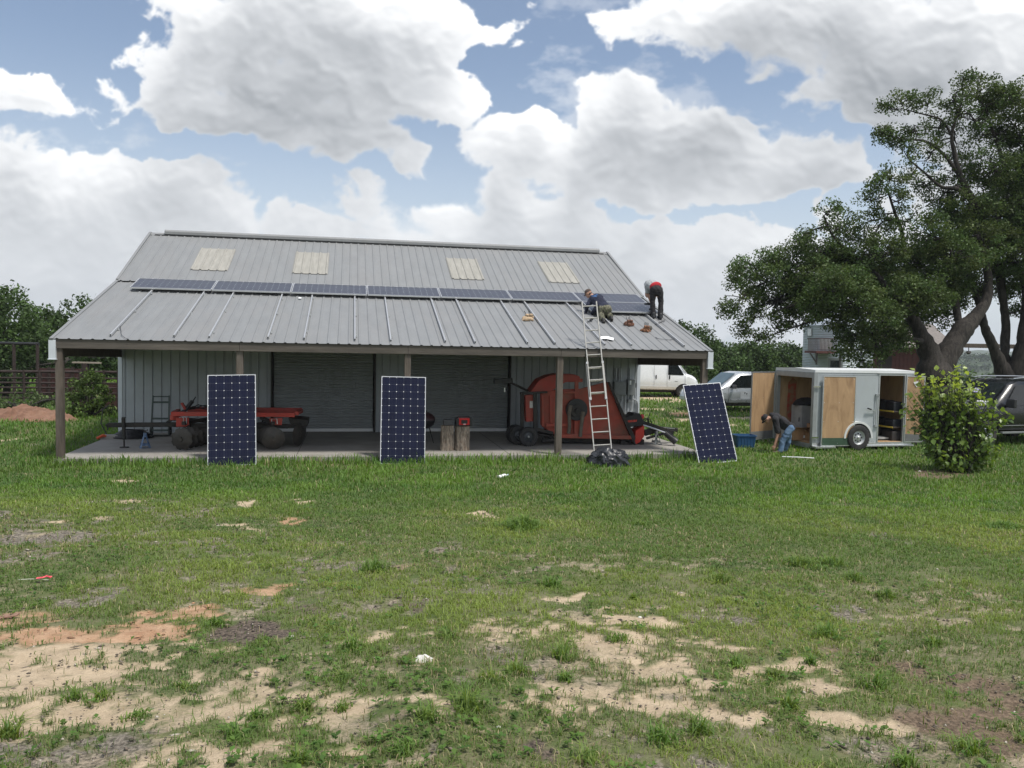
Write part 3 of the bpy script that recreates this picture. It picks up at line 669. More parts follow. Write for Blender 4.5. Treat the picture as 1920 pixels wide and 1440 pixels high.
# interior darkness: floor slab of the barn continues
# posts
def post_u(px): return pbu(px, 700, .09).x
PU = [.10, post_u(450), post_u(764), pbu(1048, 750, .09).x, W_-.10]
rp = random.Random(3)
for i, u in enumerate(PU):
    m = L(); w = .145 if i in (0, 3, 4) else .14
    z0 = -.12 if i in (0, 4) else 0
    m.box((u, .09, (z0+EZ-.16)/2), (w, w, EZ-.16-z0)); p = m.build('post', woodm, barn, bevel=.008)
m = L()
ed = [.03]+[u for u in PU[1:4]]+[W_-.03]
for a, b in zip(ed[:-1], ed[1:]):
    m.box(((a+b)/2, .005, EZ-.115), (b-a-.006, .04, .19)); m.cut(); m.box(((a+b)/2, .185, EZ-.10), (b-a-.006, .04, .19)); m.cut()
m.split('header_beam', woodh, barn, bevel=.004)
# rafters, purlins and end boards under the porch roof
m = L(); u = .35
while u < W_: m.bar((u, .2, EZ-.05+.2*SL-.07), (u, WV, BZ-.17), .045, .14); m.cut(); u += 1.02
m.split('rafter', darkw, barn); m = L()
for v in np.arange(.5, 4.8, .62): m.box((W_/2, v, EZ+v*SL-.035), (W_-.1, .09, .035)); m.cut()
m.split('purlin', darkw, barn)
for us in (.05, W_-.05):
    m = L(); m.prism([(us, .05, 2.15), (us, WV-.02, 2.03), (us, WV-.02, BZ-.06), (us, .05, EZ-.06)], (-.02,0,0), (.02,0,0)); m.build('end_board', darkw, barn)
# white boxed gutter caps
for us, s in ((0, -1), (W_, 1)):
    m = L(); m.box((us+.005*s, .03, EZ-.235), (.135, .16, .40)); m.box((us+.005*s-.0*s, .03, EZ-.44), (.165, .19, .022)); m.build('end_cap', trimm, barn, bevel=.006)
# electrical boxes + conduit on the right of the front wall
def wp(px, py, v=WV): return pbu(px, py, v)
def wbox(m, x0, y0, x1, y1, d, v=WV):
    a = wp(x0, y0, v); b = wp(x1, y1, v); m.box(((a.x+b.x)/2, v-d/2, (a.z+b.z)/2), (abs(b.x-a.x), d, abs(a.z-b.z)))
m = L(); wbox(m, 1149, 715, 1171, 741, .14); bx = m.build('electrical_panel', steelg, barn, bevel=.006)
m = L(); wbox(m, 1150.5, 716.5, 1169.5, 739.5, .155); m.build('panel_cover', steelg, bx, bevel=.004)
m = L(); wbox(m, 1174.5, 711, 1188, 740, .15); bx = m.build('disconnect_box', steelg, barn, bevel=.006)
m = L(); wbox(m, 1177.5, 713, 1180.5, 721, .153); m.build('notice_sticker', white, bx)
m = L(); a = wp(1189, 722); m.box((a.x+.02, WV-.08, a.z), (.03, .05, .14)); m.build('switch_handle', blackm, bx, bevel=.005)
m = L()
def wl(px, py, d=.05): q = wp(px, py); return (q.x, WV-d, q.z)
for xx in (1156, 1165, 1182): m.tube([wl(xx, 740), wl(xx, 752)], .016, 8); m.cut()
m.tube([wl(1171, 740), wl(1171, 775), wl(1171, 790)], .018, 8); m.cut(); m.tube([wl(1184, 740), wl(1184, 765), wl(1181, 771)], .016, 8); m.cut()
m.tube([wl(1186, 748), wl(1190, 749), wl(1194, 753), wl(1195, 760), wl(1195, 800)], .018, 8); m.cut()
for xx, y0 in ((1154, 690), (1163, 690), (1180, 690), (1160, 690)): m.tube([wl(xx, y0), wl(xx, 713)], .022, 8); m.cut()
m.split('conduit', mat('grey conduit', (.42,.44,.45), .5, .3), barn)
m = L(); wbox(m, 1153, 741, 1162, 748, .09); m.cut(); wbox(m, 1176, 748, 1182, 754, .08); m.split('junction_box', steelg, barn, bevel=.004)
m = L(); q = wp(1181, 775); m.lathe([(.0, -.12), (.06, -.12), (.075, -.04), (.06, .06), (.0, .09)], (q.x, WV-.09, q.z-.02), 'Z', 14); m.build('meter', mat('meter glass', (.45,.52,.58), .15, 0), barn)
# ------------------------------------------------------------------ concrete porch floor
m = L(); m.box((W_/2, 6, -.10), (W_+.04, 12, .2)); s = m.build('concrete_slab', conc, None, M=BM); tag(s, 'pale worn concrete porch floor', None, None, 'structure')
# joints in the slab
m = L()
for u in (4.9, 9.75): m.box((u, 2.43, .001), (.012, 4.8, .004)); m.cut()
for s in m.split('slab_joint', mat('joint tar', (.07,.065,.06), .9), None, M=BM): tag(s, 'saw cut joint across the concrete porch', None, None, 'structure')
# low concrete block at the left slab edge
m = L(); a = gp(207, 824); q = BMI @ a; m.box((.12, 3.6, .03), (.42, .30, .12)); s = m.build('concrete_block', conc, None, bevel=.015); tag(s, 'small low concrete block at the left edge of the porch floor', 'block')
# ------------------------------------------------------------------ solar panels
def cellmat(name, base, glare=.04):
    t = NT(name); co = t.coord('Object'); sp = t.n('ShaderNodeSeparateXYZ'); t.l(co, sp.inputs[0])
    x = t.math('SUBTRACT', sp.outputs[0], .018); y = t.math('SUBTRACT', sp.outputs[1], .022)
    def line(v, pitch, w):
        a = t.math('DIVIDE', v, pitch); fr = t.math('FRACT', t.math('ADD', a, .5)); d = t.math('ABSOLUTE', t.math('SUBTRACT', fr, .5)); return t.math('MULTIPLY', d, pitch), t.math('LESS_THAN', t.math('MULTIPLY', d, pitch), w)
    dx, lx = line(x, .159, .0014); dy, ly = line(y, .1597, .0018)
    dot = t.math('LESS_THAN', t.math('ADD', dx, dy), .0118)
    _, bus = line(t.math('ADD', x, .0159), .0318, .0007)
    n = t.noise(3.2, 3, .5, co)
    c = t.mix(t.ramp(n, [(.35,0),(.65,1)]), base, [q*1.5 for q in base])
    # cell to cell tone
    fx = t.math('FLOOR', t.math('DIVIDE', x, .159)); fy = t.math('FLOOR', t.math('DIVIDE', y, .1597)); cb = t.n('ShaderNodeCombineXYZ'); t.l(fx, cb.inputs[0]); t.l(fy, cb.inputs[1])
    wn = t.n('ShaderNodeTexWhiteNoise'); t.l(cb.outputs[0], wn.inputs['Vector']); c = t.mix(t.math('MULTIPLY', wn.outputs[0], .5), c, [q*1.6 for q in base])
    c = t.mix(t.math('MULTIPLY', bus, .13), c, (.42,.43,.46)); c = t.mix(t.math('MULTIPLY', t.math('MAXIMUM', lx, ly), .16), c, (.45,.47,.52)); c = t.mix(dot, c, (.80,.82,.84))
    t.l(c, t.b.inputs['Base Color']); t.b.inputs['Roughness'].default_value = .25; t.b.inputs['Specular IOR Level'].default_value = .18 if glare < .1 else .30
    t.b.inputs['Sheen Weight'].default_value = glare; t.b.inputs['Sheen Roughness'].default_value = .35; t.b.inputs['Sheen Tint'].default_value = (.9,.88,.92,1)  # tinted sheen stands in for sky reflection at grazing angles
    return t.m
cellm = cellmat('solar cells', (.0032,.0050,.019)); cellr = cellmat('sky glare solar cells', (.010,.010,.016), .65)  # roof copy has grey sky glare painted into its colour and sheen
def solar_panel(name, label, M, group, cm=None):
    t = thing(name, label, 'solar panel', M, group); Wp, Lp, d = .99, 1.96, .04
    m = MB(M); m.box((Wp/2, Lp/2, .028), (Wp-.030, Lp-.030, .008)); m.build('glass', cm or cellm, t)
    m = MB(M); f = .014
    for x in (f/2, Wp-f/2): m.box((x, Lp/2, d/2), (f, Lp, d))
    for y in (f/2, Lp-f/2): m.box((Wp/2, y, d/2+.0005), (Wp-2*f, f, d-.001))
    m.build('frame', alub, t)
    m = MB(M); m.box((Wp/2, Lp/2, .021), (Wp-.032, Lp-.032, .004)); m.build('backsheet', white, t)
    m = MB(M); m.box((Wp/2, Lp-.2, .008), (.12, .10, .02)); m.build('junction_box', blackm, t)
    return t
def frame_from(o, ex, ey):
    ex = Vector(ex).normalized(); ey = Vector(ey); ey = (ey-ex*ey.dot(ex)).normalized(); ez = ex.cross(ey)
    M = Matrix.Identity(4)
    for i, c in enumerate((ex, ey, ez)): M[0][i], M[1][i], M[2][i] = c
    M[0][3], M[1][3], M[2][3] = o
    return M
# three panels leaning on porch posts
def lean(px0, px1, pyb, top_px, top_py, label, roll=0):
    c = gp((px0+px1)/2, pyb); return c
uax = Vector((math.cos(BYAW), math.sin(BYAW), 0)); vax = Vector((-math.sin(BYAW), math.cos(BYAW), 0))
def leaner(uc, vb, ang, tilt, turn, label, sink=.02):
    ca, sa = math.cos(turn), math.sin(turn)
    ex = uax*ca+vax*sa; back = -uax*sa+vax*ca
    ex2 = ex*math.cos(tilt)-Vector((0,0,1))*math.sin(tilt); up_ = Vector((0,0,1))*math.cos(tilt)+ex*math.sin(tilt)
    ey = up_*math.cos(ang)+back*math.sin(ang)
    b = bw(uc, vb, 0); z = zgs(b.x, b.y)-sink
    o = Vector((b.x, b.y, z))-ex2*.495
    return frame_from(o, ex2, ey)
pu1 = pbu(433.5, 857, -.55).x; pu2 = pbu(755.5, 856, -.5).x; pu3 = pbu(1340, 864, -.55).x
solar_panel('solar_panel', 'dark blue solar panel leaning on the porch post in front of the red disc harrow', leaner(pu1, -.40, R(11.5), R(-1.5), R(2), ''), 'solar panels leaning on the porch posts')
solar_panel('solar_panel', 'dark blue solar panel leaning upright between the two grey roll up doors', leaner(pu2, -.40, R(11.7), R(.6), R(-1), ''), 'solar panels leaning on the porch posts')
solar_panel('solar_panel', 'dark blue solar panel leaning crookedly on the right corner post beside the blue tub', leaner(pu3, -.72, R(21), R(-4.2), R(3), ''), 'solar panels leaning on the porch posts')
# roof array: seven across the top row plus one below
gap = .022; nrm = Vector((0, -SL, 1)).normalized(); sv = Vector((0, 1, SL)).normalized()
a0 = proof(271, 523, .10); top = a0; vtop = a0.y
PO = ['leftmost in the roof row','second from the left end of the roof row','third from the left end of the roof row','in the middle of the roof row','third from the right in the roof row','just left of the kneeling man','behind the kneeling man, right end of top row']
EX = proof(1192, 553, .10).x; u00 = EX-7*1.96-6*gap
def roof_panel(uL, vT, lab, g):
    o = Vector((uL, vT, EZ+SL*vT))+nrm*.085           # top left corner on the rails
    ey = Vector((1,0,0)); ex = -sv                      # long side along u ; short side down slope
    oo = o-sv*.99
    M = BM @ frame_from(oo+ey*1.96, sv, -ey)            # local x = up slope, local y = -u
    return solar_panel('solar_panel', lab, M, g, cellr)
for i in range(7):
    roof_panel(u00+i*(1.96+gap), vtop, 'solar panel lying on the roof, '+PO[i], 'solar panels mounted on the porch roof')
roof_panel(u00+6*(1.96+gap), vtop-.99*sv.y-.02, 'solar panel in the lower row beside the man bending at the roof edge', 'solar panels mounted on the porch roof')
# rails: (px at top, py top, px bottom, py bottom)
RAILS = [(282,548,200,634),(380,549,322,637),(434,551,391,638),(527,553,501,642),(584,555,570,643),(664,557,667,643),(723,559,733,645),(808,561,838,645),(857,562,893,649),(941,565,993,650),(986,567,1046,652),(1064,569,1140,652),(1105,574,1198,653),(1212,592,1292,652)]
RL = ['first mounting rail, nearest the left roof edge','second mounting rail from the left roof edge','third mounting rail from the left','fourth mounting rail from the left','fifth mounting rail from the left','sixth mounting rail from the left','seventh mounting rail from the left','eighth mounting rail from the left','ninth mounting rail from the left','mounting rail just left of the tan tool pouch','mounting rail just right of the tan tool pouch','mounting rail behind the ladder top','mounting rail under the kneeling man','rightmost mounting rail, below the bending man']
for i, (a, b, c, d) in enumerate(RAILS):
    p = proof(a, b, .06); q = proof(c, d, .06); uu = (p.x+q.x)/2
    v0 = .12+rp.random()*.07; v1 = vtop-.15
    m = L(); z = lambda v: EZ+SL*v
    A = Vector((uu, v0, z(v0)))+nrm*.044; Bq = Vector((uu, v1, z(v1)))+nrm*.044
    m.bar(A, Bq, .032, .046); t = m.build('mounting_rail', mat('rail aluminium', (.50,.51,.52), .42, .5, .05, 12), None, M=BM @ Matrix.Translation((uu, v0, z(v0)))); tag(t, 'silver aluminium %s, on the porch roof' % RL[i], 'rail', 'aluminium mounting rails on the porch roof')
    m = L(); A2 = A-Vector((0,.003,0)); m.box(A2, (.020, .004, .032)); m.build('end_opening', blackm, t)
    m = L()
    for vv in (.45, 1.9, 3.4):
        vv += rp.random()*.3; P = Vector((uu+.036, vv, z(vv)))+nrm*.03; m.box(P, (.03, .06, .055)); m.cut()
    m.split('bracket', alu, t)
# ------------------------------------------------------------------ ladder
alad = mat('ladder aluminium', (.44,.43,.40), .45, .55, .05, 12)
def ladder():
    c = gp(1130, 868); Yb = 18.25; 
    b0 = at(1119, 862, Yb); b1 = at(1147, 862, Yb); zb = zgs(b0.x, b0.y)
    t0 = at(1091, 567, 19.45); t1 = at(1117.5, 568.5, 19.45)
    mid = (b0+b1)/2; w = .40; ax = (b1-b0).normalized(); ax = Vector((ax.x, ax.y, 0)).normalized()
    bot = Vector((mid.x, mid.y, zb-.02)); tp = (t0+t1)/2; d = (tp-bot); Lg = d.length; d.normalize(); n = ax.cross(d).normalized()
    if n.y > 0: n = -n                 # towards the camera
    ax = (ax-d*ax.dot(d)).normalized(); M = frame_from(bot, ax, d)
    t = thing('ladder', 'tall silver aluminium extension ladder leaning on the porch roof edge', 'ladder', M)
    f = 1 if (M.to_3x3() @ Vector((0,0,1))).dot(n) > 0 else -1
    Lb = Lg*.62; st = Lg*.36
    def sec(y0, y1, w, z, nm):
        m = MB(M)
        for s in (-1, 1): m.box((s*w/2, (y0+y1)/2, z), (.026, y1-y0, .062)); m.cut()
        m.split('side_rail', alad, t, bevel=.004)
        y = y0+.16
        m = MB(M)
        while y < y1-.05: m.cone((-w/2, y, z), (w/2, y, z), .016, .016, 10); m.cut(); y += .305
        m.split('rung', alad, t)
    sec(0, Lb, .40, 0, 'base_rails'); sec(st+.12, Lg, .345, .052*f, 'fly_rails')
    m = MB(M)
    for s in (-1, 1): m.box((s*.20, .02, 0), (.05, .05, .09)); m.cut()
    m.split('foot', rubber, t, bevel=.005)
    m = MB(M)
    for s in (-1, 1): m.box((s*.18, Lb-.02, .03*f), (.05, .05, .10)); m.cut(); m.box((s*.18, st+.14, .03*f), (.05, .06, .10)); m.cut()
    m.split('lock_bracket', alu, t)
ladder()
# ------------------------------------------------------------------ porch machines
def text_mesh(m_parent, txt, size, M, mt, name='lettering', depth=.002, bold=0):
    cu = bpy.data.curves.new(name, 'FONT'); cu.body = txt; cu.size = size; cu.extrude = depth; cu.align_x = 'CENTER'; cu.align_y = 'CENTER'; cu.offset = bold
    o = link(bpy.data.objects.new(name, cu)); dg = bpy.context.evaluated_depsgraph_get(); me = bpy.data.meshes.new_from_object(o.evaluated_get(dg)); bpy.data.objects.remove(o)
    me.transform(WM[m_parent].inverted() @ M); me.materials.clear(); me.materials.append(mt)
    q = link(bpy.data.objects.new(name, me)); q.parent = m_parent; WM[q] = WM[m_parent]; return q
def face_M(P, s=1):
    """frame at world point P, facing the camera along the barn front: x=u, y=up"""
    M = Matrix.Identity(4); ex = uax; ey = Vector((0,0,1)); ez = ex.cross(ey)
    for i, c in enumerate((ex, ey, ez)): M[0][i], M[1][i], M[2][i] = c
    M[0][3], M[1][3], M[2][3] = P; return M
def PV(px, py, v, dv=0): q = pb(px, py, v); return q+vax*dv
def plate(m, pts, v, th):
    """outline given in photo px on plane v, thickness th going back"""
    m.prism([pb(x, y, v) for x, y in pts], Vector((0,0,0)), vax*th); return m
def uz(px, py, v): q = pbu(px, py, v); return q.x, q.z
# ---- rotary mower (folded wing)
V0 = 1.75
mo = thing('rotary_mower', 'big orange red folding rotary mower parked under the right side of the porch', 'mower', Matrix.Translation(bw(*[pbu(1090, 835, V0+.4).x, V0+.5, 0])) @ Matrix.Rotation(BYAW, 4, 'Z'))
m = MB(); plate(m, [(1013,737),(1046,730),(1088,729),(1137,716),(1189,829),(1180,818),(1040,814),(1014,797)], V0+.12, .06); m.build('wing_deck', orp, mo, bevel=.006)
m = MB(); plate(m, [(994,735),(1012,712),(1030,704),(1046,701),(1078,702),(1087,706),(1088,713),(1060,717),(1034,733),(1014,737)], V0-.05, .55); m.build('wing_hood', redp, mo, bevel=.012)
m = MB()
for a, b, w in (((1056,713),(1092,713),.09),((1056,736),(1086,736),.06)): m.bar(PV(*a, V0+.02), PV(*b, V0+.02), .05, w); m.cut()
m.bar(PV(1081,714,V0+.03), PV(1080,820,V0+.03), .05, .10, up=uax); m.cut()
m.bar(PV(1138,717,V0+.05), PV(1192,829,V0+.05), .07, .05, up=uax); m.cut()
m.bar(PV(1024,797,V0+.02), PV(1072,797,V0+.02), .06, .07); m.cut()
m.bar(PV(1040,817,V0+.03), PV(1186,820,V0+.03), .09, .10); m.cut()
m.bar(PV(1017,742,V0+.04), PV(1018,800,V0+.04), .05, .05, up=uax); m.cut()
m.bar(PV(1032,742,V0+.06), PV(1033,796,V0+.06), .04, .04, up=uax); m.cut()
m.split('stiffener', orp, mo, bevel=.005)
m = MB(); plate(m, [(1139,716),(1143,716),(1194,826),(1191,836),(1186,826)], V0-.02, .10); m.build('side_skirt', darks, mo, bevel=.004)
def disc(m, px, py, v, r, th=.03, n=32): u, z = uz(px, py, v); c = bw(u, v, z); m.lathe([(.001, -th/2),(r, -th/2),(r, th/2),(.001, th/2)], c, (uax, Vector((0,0,1)), vax), n, False); return c
m = MB(); c = disc(m, 1081, 768, V0+.02, .285, .10); m.build('blade_housing', blackm, mo, bevel=.01)
m = MB(); disc(m, 1081, 770, V0-.05, .17, .06); disc(m, 1082, 770, V0-.10, .06, .08); m.build('gearbox_hub', darks, mo, bevel=.006)
m = MB()
m.tube([PV(1070,760,V0-.06), PV(1067,775,V0-.08), PV(1068,800,V0-.06), PV(1066,812,V0-.02)], [.055,.05,.045,.05], 10); m.cut()
m.tube([PV(1093,772,V0-.06), PV(1091,790,V0-.08), PV(1089,808,V0-.05), PV(1088,818,V0-.02)], [.06,.05,.045,.05], 10); m.cut()
m.split('blade_arm', mat('grimy steel', (.13,.115,.09), .75, .1, .3, 8, dirt=(.2,.13,.08), ds=6), mo)
m = MB(); plate(m, [(985,741),(1000,740),(1000,790),(987,791)], V0-.02, .25); m.build('rear_shield', redp, mo, bevel=.006)
m = MB(); plate(m, [(993.5,752),(1000,752),(1000,765),(993,765)], V0-.026, .004); m.build('warning_decal', mat('scuffed decal', (.55,.53,.5), .5, 0, .3, 60), mo)
m = MB()
m.bar(PV(1003,737,V0-.06), PV(1004,804,V0-.06), .07, .10, up=uax); m.cut(); m.bar(PV(975,737,V0-.05), PV(1026,735,V0-.05), .10, .05); m.cut()
m.bar(PV(979,738,V0+.1), PV(979,800,V0+.1), .06, .09, up=uax); m.cut(); m.bar(PV(1000,803,V0-.02), PV(1036,812,V0+.1), .10, .08); m.cut()
m.tube([PV(1010,815,V0-.06), PV(1022,816,V0-.06), PV(1036,820,V0+.1)], [.03,.03,.03], 8); m.cut(); m.bar(PV(1016,827,V0-.02), PV(1042,824,V0+.1), .06, .07); m.cut()
m.bar(PV(1040,824,V0+.35), PV(1190,828,V0+.35), .12, .12); m.cut(); m.bar(PV(990,812,V0+.9), PV(1180,816,V0+.9), .10, .10); m.cut()
m.bar(PV(1120,822,V0+.3), PV(1120,815,V0+1.2), .08, .08); m.cut()
m.split('frame_bar', darks, mo, bevel=.006)
m = MB()
for (px, py, dv) in ((1030,818,.1),(1043,826,.25),(1020,822,.0)): c = pb(px, py, V0+dv); m.ell(c, (.06,.06,.05), 10)
m.build('chain_linkage', darks, mo)
# deck of the centre section lying flat behind, low
m = MB(); u0, _ = uz(1040, 820, V0+.3); u1, _ = uz(1192, 820, V0+.3); m.M = BM; m.box(((u0+u1)/2, V0+1.05, .34), (u1-u0, 1.5, .10)); m.box(((u0+u1)/2, V0+1.05, .24), (u1-u0-.1, 1.4, .10)); m.build('centre_deck', orp, mo, bevel=.01)
def wheel(par, c, axis, r, w, name='wheel', rimr=.55, hubm=None, spin=0, dark=False):
    """c world centre, axis = world unit axle direction"""
    axis = Vector(axis).normalized(); x = Vector((0,0,1)); x = (x-axis*x.dot(axis)).normalized(); y = axis.cross(x); A = (x, y, axis)
    m = MB(); m.lathe([(r*rimr, -w*.42),(r*.80, -w*.5),(r*.95, -w*.44),(r, -w*.28),(r, w*.28),(r*.95, w*.44),(r*.80, w*.5),(r*rimr, w*.42)], c, A, 36)
    for k in range(28):      # tread blocks
        a = 2*math.pi*k/28; d = x*math.cos(a)+y*math.sin(a); m.bar(Vector(c)+d*(r-.004)-axis*w*.38, Vector(c)+d*(r-.004)+axis*w*.38, r*.10, .016, up=d)
    t = m.build(name, rubber, par)
    m = MB(); rr = r*rimr; m.lathe([(rr*1.02, -w*.43),(rr*.98, -w*.30),(rr*.85, -w*.16),(rr*.45, -w*.20),(rr*.32, -w*.26),(.001, -w*.26)], c, A, 30)
    m.lathe([(rr*1.02, w*.43),(rr*.98, w*.30),(rr*.85, w*.16),(rr*.45, w*.20),(rr*.32, w*.26),(.001, w*.26)], c, A, 30); m.build('rim', hubm or steelg, t, sharp=50)
    m = MB()
    for s in (-1, 1): m.lathe([(rr*.20, s*w*.26),(rr*.20, s*w*.40),(rr*.12, s*w*.46),(.001, s*w*.46)], c, A, 14)
    m.build('hub_cap', alu, t)
    return t
drim = mat('dark rim', (.05,.055,.06), .5, .3)
u, z = uz(990, 820, V0-.1); wheel(mo, bw(u, V0-.12, .245), vax, .245, .17, hubm=drim)
u, z = uz(966, 815, V0+.45); wheel(mo, bw(u, V0+.45, .245), vax, .245, .17, hubm=drim); u, z = uz(972, 817, V0+.2); wheel(mo, bw(u, V0+.2, .245), vax, .245, .17, hubm=drim)
u, z = uz(979, 718, V0+.1); wheel(mo, bw(u, V0+.1, z-.07), (0,0,1), .235, .16, hubm=drim)
m = MB(); plate(m, [(927,711),(961,709),(962,718),(928,720)], V0+.25, .20); m.build('stabiliser_pad', blackm, mo, bevel=.01)
m = MB(); m.tube([PV(955,716,V0+.3), PV(990,733,V0+.2)], .03, 8); m.build('stabiliser_arm', darks, mo)
m = MB(); m.bar(PV(946,727,V0+.3), PV(946,735,V0+.3), .03, .03, up=uax); m.build('lock_pin', alu, mo)
# front end: gearbox cover, red shields, hoses, hitch, pto shaft
m = MB(); plate(m, [(1172,783),(1186,779),(1189,775),(1200,775),(1204,783),(1207,792),(1203,799),(1180,801)], V0+.0, .5); m.build('driveline_cover', blackm, mo, bevel=.015)
text_mesh(mo, 'BUSH MOWER', .042, face_M(pb(1187, 790, V0-.008)), mat('red decal', (.6,.05,.03), .5), 'lettering') if False else None
m = MB()
for k in range(8):
    x = 1178+k*2.1; m.bar(PV(x, 792-k*.15, V0-.004), PV(x+(.9 if k % 3 else .2), 788-k*.15, V0-.004), .006, .022, up=uax)
m.build('worn_decal', mat('red decal', (.62,.06,.035), .5), mo)
m = MB(); plate(m, [(1190,829),(1192,808),(1203,801),(1208,797),(1208,818),(1200,829),(1193,833)], V0-.02, .45); m.build('front_shield', mat('bright red paint', (.55,.035,.022), .45, 0, .1, 5, dirt=(.2,.06,.04)), mo, bevel=.008)
m = MB(); m.ell(pb(1204, 781, V0+.1), (.055,.04,.07), 12); m.build('filler_cap', mat('red pink plastic', (.65,.05,.07), .4), mo)
m = MB(); plate(m, [(1165,826),(1195,836),(1208,824),(1208,834),(1196,842),(1162,838)], V0+.05, .4); m.build('skid_shoe', darks, mo, bevel=.01)
m = MB(); m.bar(PV(1204,793,V0+.15), PV(1262,812,V0+.1), .10, .13); m.cut(); m.bar(PV(1208,812,V0+.2), PV(1236,803,V0+.2), .10, .16); m.cut(); m.bar(PV(1224,802,V0+.35), PV(1270,806,V0+.35), .10, .10); m.cut(); m.bar(PV(1212,822,V0+.15), PV(1250,811,V0+.15), .07, .06); m.cut(); m.split('hitch_beam', darks, mo, bevel=.008)
m = MB(); m.bar(PV(1222,799,V0+.3), PV(1265,804,V0+.3), .02, .015); m.build('hitch_pin_rod', alu, mo)
m = MB(); m.tube([PV(1206,797,V0+.0), PV(1230,805,V0-.05), PV(1249,812,V0-.1)], .022, 8); m.build('driveshaft', alu, mo)
m = MB(); A = PV(1247,811,V0-.1); Bq = PV(1268,829,V0-.22); m.cone(A, Bq, .075, .095, 20, caps=False); m.cone(A, Bq, .065, .085, 20, caps=False); m.cone(A, A.lerp(Bq, .05), .075, .06, 20); m.build('shaft_shield', blackm, mo)
m = MB()
for (a, b, c, d) in (((1205,790),(1212,778),(1220,786),(1216,800)), ((1207,793),(1217,776),(1224,790),(1222,802)), ((1204,788),(1210,784),(1219,779),(1215,796)), ((1212,798),(1216,780),(1218,776),(1219,774))):
    P = [PV(*q, V0+.1+.03*i) for i, q in enumerate((a, b, c, d))]
    pts = []
    for k in range(13):
        t = k/12; pts.append(P[0]*(1-t)**3+P[1]*3*t*(1-t)**2+P[2]*3*t*t*(1-t)+P[3]*t**3)
    m.tube(pts, .011, 6); m.cut()
m.split('hydraulic_hose', blackm, mo)
def jack_stand(label, c, h, mt, name='jack_stand'):
    M = Matrix.Translation(c) @ Matrix.Rotation(BYAW+.3, 4, 'Z'); t = thing(name, label, 'jack stand', M)
    m = MB(M); r = h*.36
    for k in range(4):
        a = math.pi/4+k*math.pi/2; m.bar((r*math.cos(a), r*math.sin(a), .0), (.03*math.cos(a), .03*math.sin(a), h*.72), .045, .008, up=(math.cos(a), math.sin(a), .3)); m.cut()
    m.split('leg', mt, t)
    m = MB(M)
    for k in range(4):
        a = math.pi/4+k*math.pi/2; b = a+math.pi/2; q = r*.72; m.bar((q*math.cos(a), q*math.sin(a), h*.2), (q*math.cos(b), q*math.sin(b), h*.2), .006, .05)
        q = r*.98; m.bar((q*math.cos(a), q*math.sin(a), .006), (q*math.cos(b), q*math.sin(b), .006), .03, .006)
    m.build('brace', mt, t)
    m = MB(M); m.box((0,0,h*.76), (.07,.07,.10)); m.build('collar', mt, t, bevel=.004)
    m = MB(M); m.box((0,0,h*.88), (.034,.034,h*.26)); m.prism([(-.06,-.02,h),(.06,-.02,h),(.06,-.02,h+.035),(.03,-.02,h+.012),(-.03,-.02,h+.012),(-.06,-.02,h+.035)], (0,0,0), (0,.04,0)); m.build('saddle_post', darks, t)
    return t
u, z = uz(1230, 834, V0+.1); jack_stand('grey steel jack stand holding up the hitch of the orange mower', bw(u, V0+.1, 0), .40, steelg)
# ---- disc harrow
V1 = 1.35
hu, _ = uz(440, 835, V1); ha = thing('disc_harrow', 'red and black disc harrow with long tongue parked under the left of the porch', 'harrow', bw(hu, V1+.8, 0) if False else Matrix.Translation(bw(hu, V1+.8, 0)) @ Matrix.Rotation(BYAW, 4, 'Z'))
hr = mat('harrow red paint', (.40,.040,.026), .5, 0, .12, 5, dirt=(.16,.05,.035), dirt_amt=.5, ds=4)
m = MB(); m.bar(PV(202,797,V1+.5), PV(332,796,V1+.5), .10, .105); m.cut(); m.bar(PV(326,797,V1+.5), PV(560,799,V1+.5), .10, .09); m.cut()
m.bar(PV(322,785,V1+1.0), PV(540,800,V1+1.0), .09, .09); m.cut(); m.split('tongue', darks, ha, bevel=.006)
m = MB(); m.box(PV(206,797,V1+.5), (.16,.07,.05)); m.bar(PV(202,797,V1+.5), PV(202,806,V1+.5), .03, .03, up=uax); m.cone(PV(200,797,V1+.42), PV(200,797,V1+.58), .03, .03, 10); m.build('hitch_clevis', darks, ha, bevel=.004)
m = MB(); a = pb(231, 784, V1+.42); b = pb(233, 832, V1+.42); m.cone(a, b+Vector((0,0,.10)), .04, .04, 12); m.cone(a, Vector((b.x, b.y, .01)), .018, .018, 10); m.cone(Vector((b.x,b.y,0)), Vector((b.x,b.y,.02)), .10, .10, 18); m.bar(PV(229,783,V1+.35), PV(235,783,V1+.5), .02, .02); m.build('parking_jack', darks, ha)
# red top frame: two rails + cross members
m = MB(); m.bar(PV(321,776,V1), PV(393,776,V1), .09, .10); m.cut(); m.bar(PV(393,776.5,V1), PV(553,778,V1), .09, .10); m.cut()
m.bar(PV(352,768,V1+1.5), PV(566,770,V1+1.5), .09, .14); m.cut()
for px in (326, 395, 470, 556): m.bar(PV(px,775,V1+.03), PV(px+9,770,V1+1.5), .09, .09); m.cut()
m.bar(PV(321,783,V1-.0), PV(340,781,V1+.2), .10, .12); m.cut()
m.split('frame_beam', hr, ha, bevel=.008)
m = MB(); plate(m, [(330,783),(354,783),(354,796),(348,800),(330,800)], V1+.02, .04); m.cut(); plate(m, [(505,784),(530,784),(528,797),(508,797)], V1+.02, .04); m.cut(); m.split('gang_bracket', hr, ha, bevel=.004)
m = MB()
for px in (342, 347.5):
    m.tube([PV(px-6,783,V1-.03), PV(px,781.5,V1-.04), PV(px+2,784,V1-.04), PV(px+2,794,V1-.04)], .009, 6); m.cut()
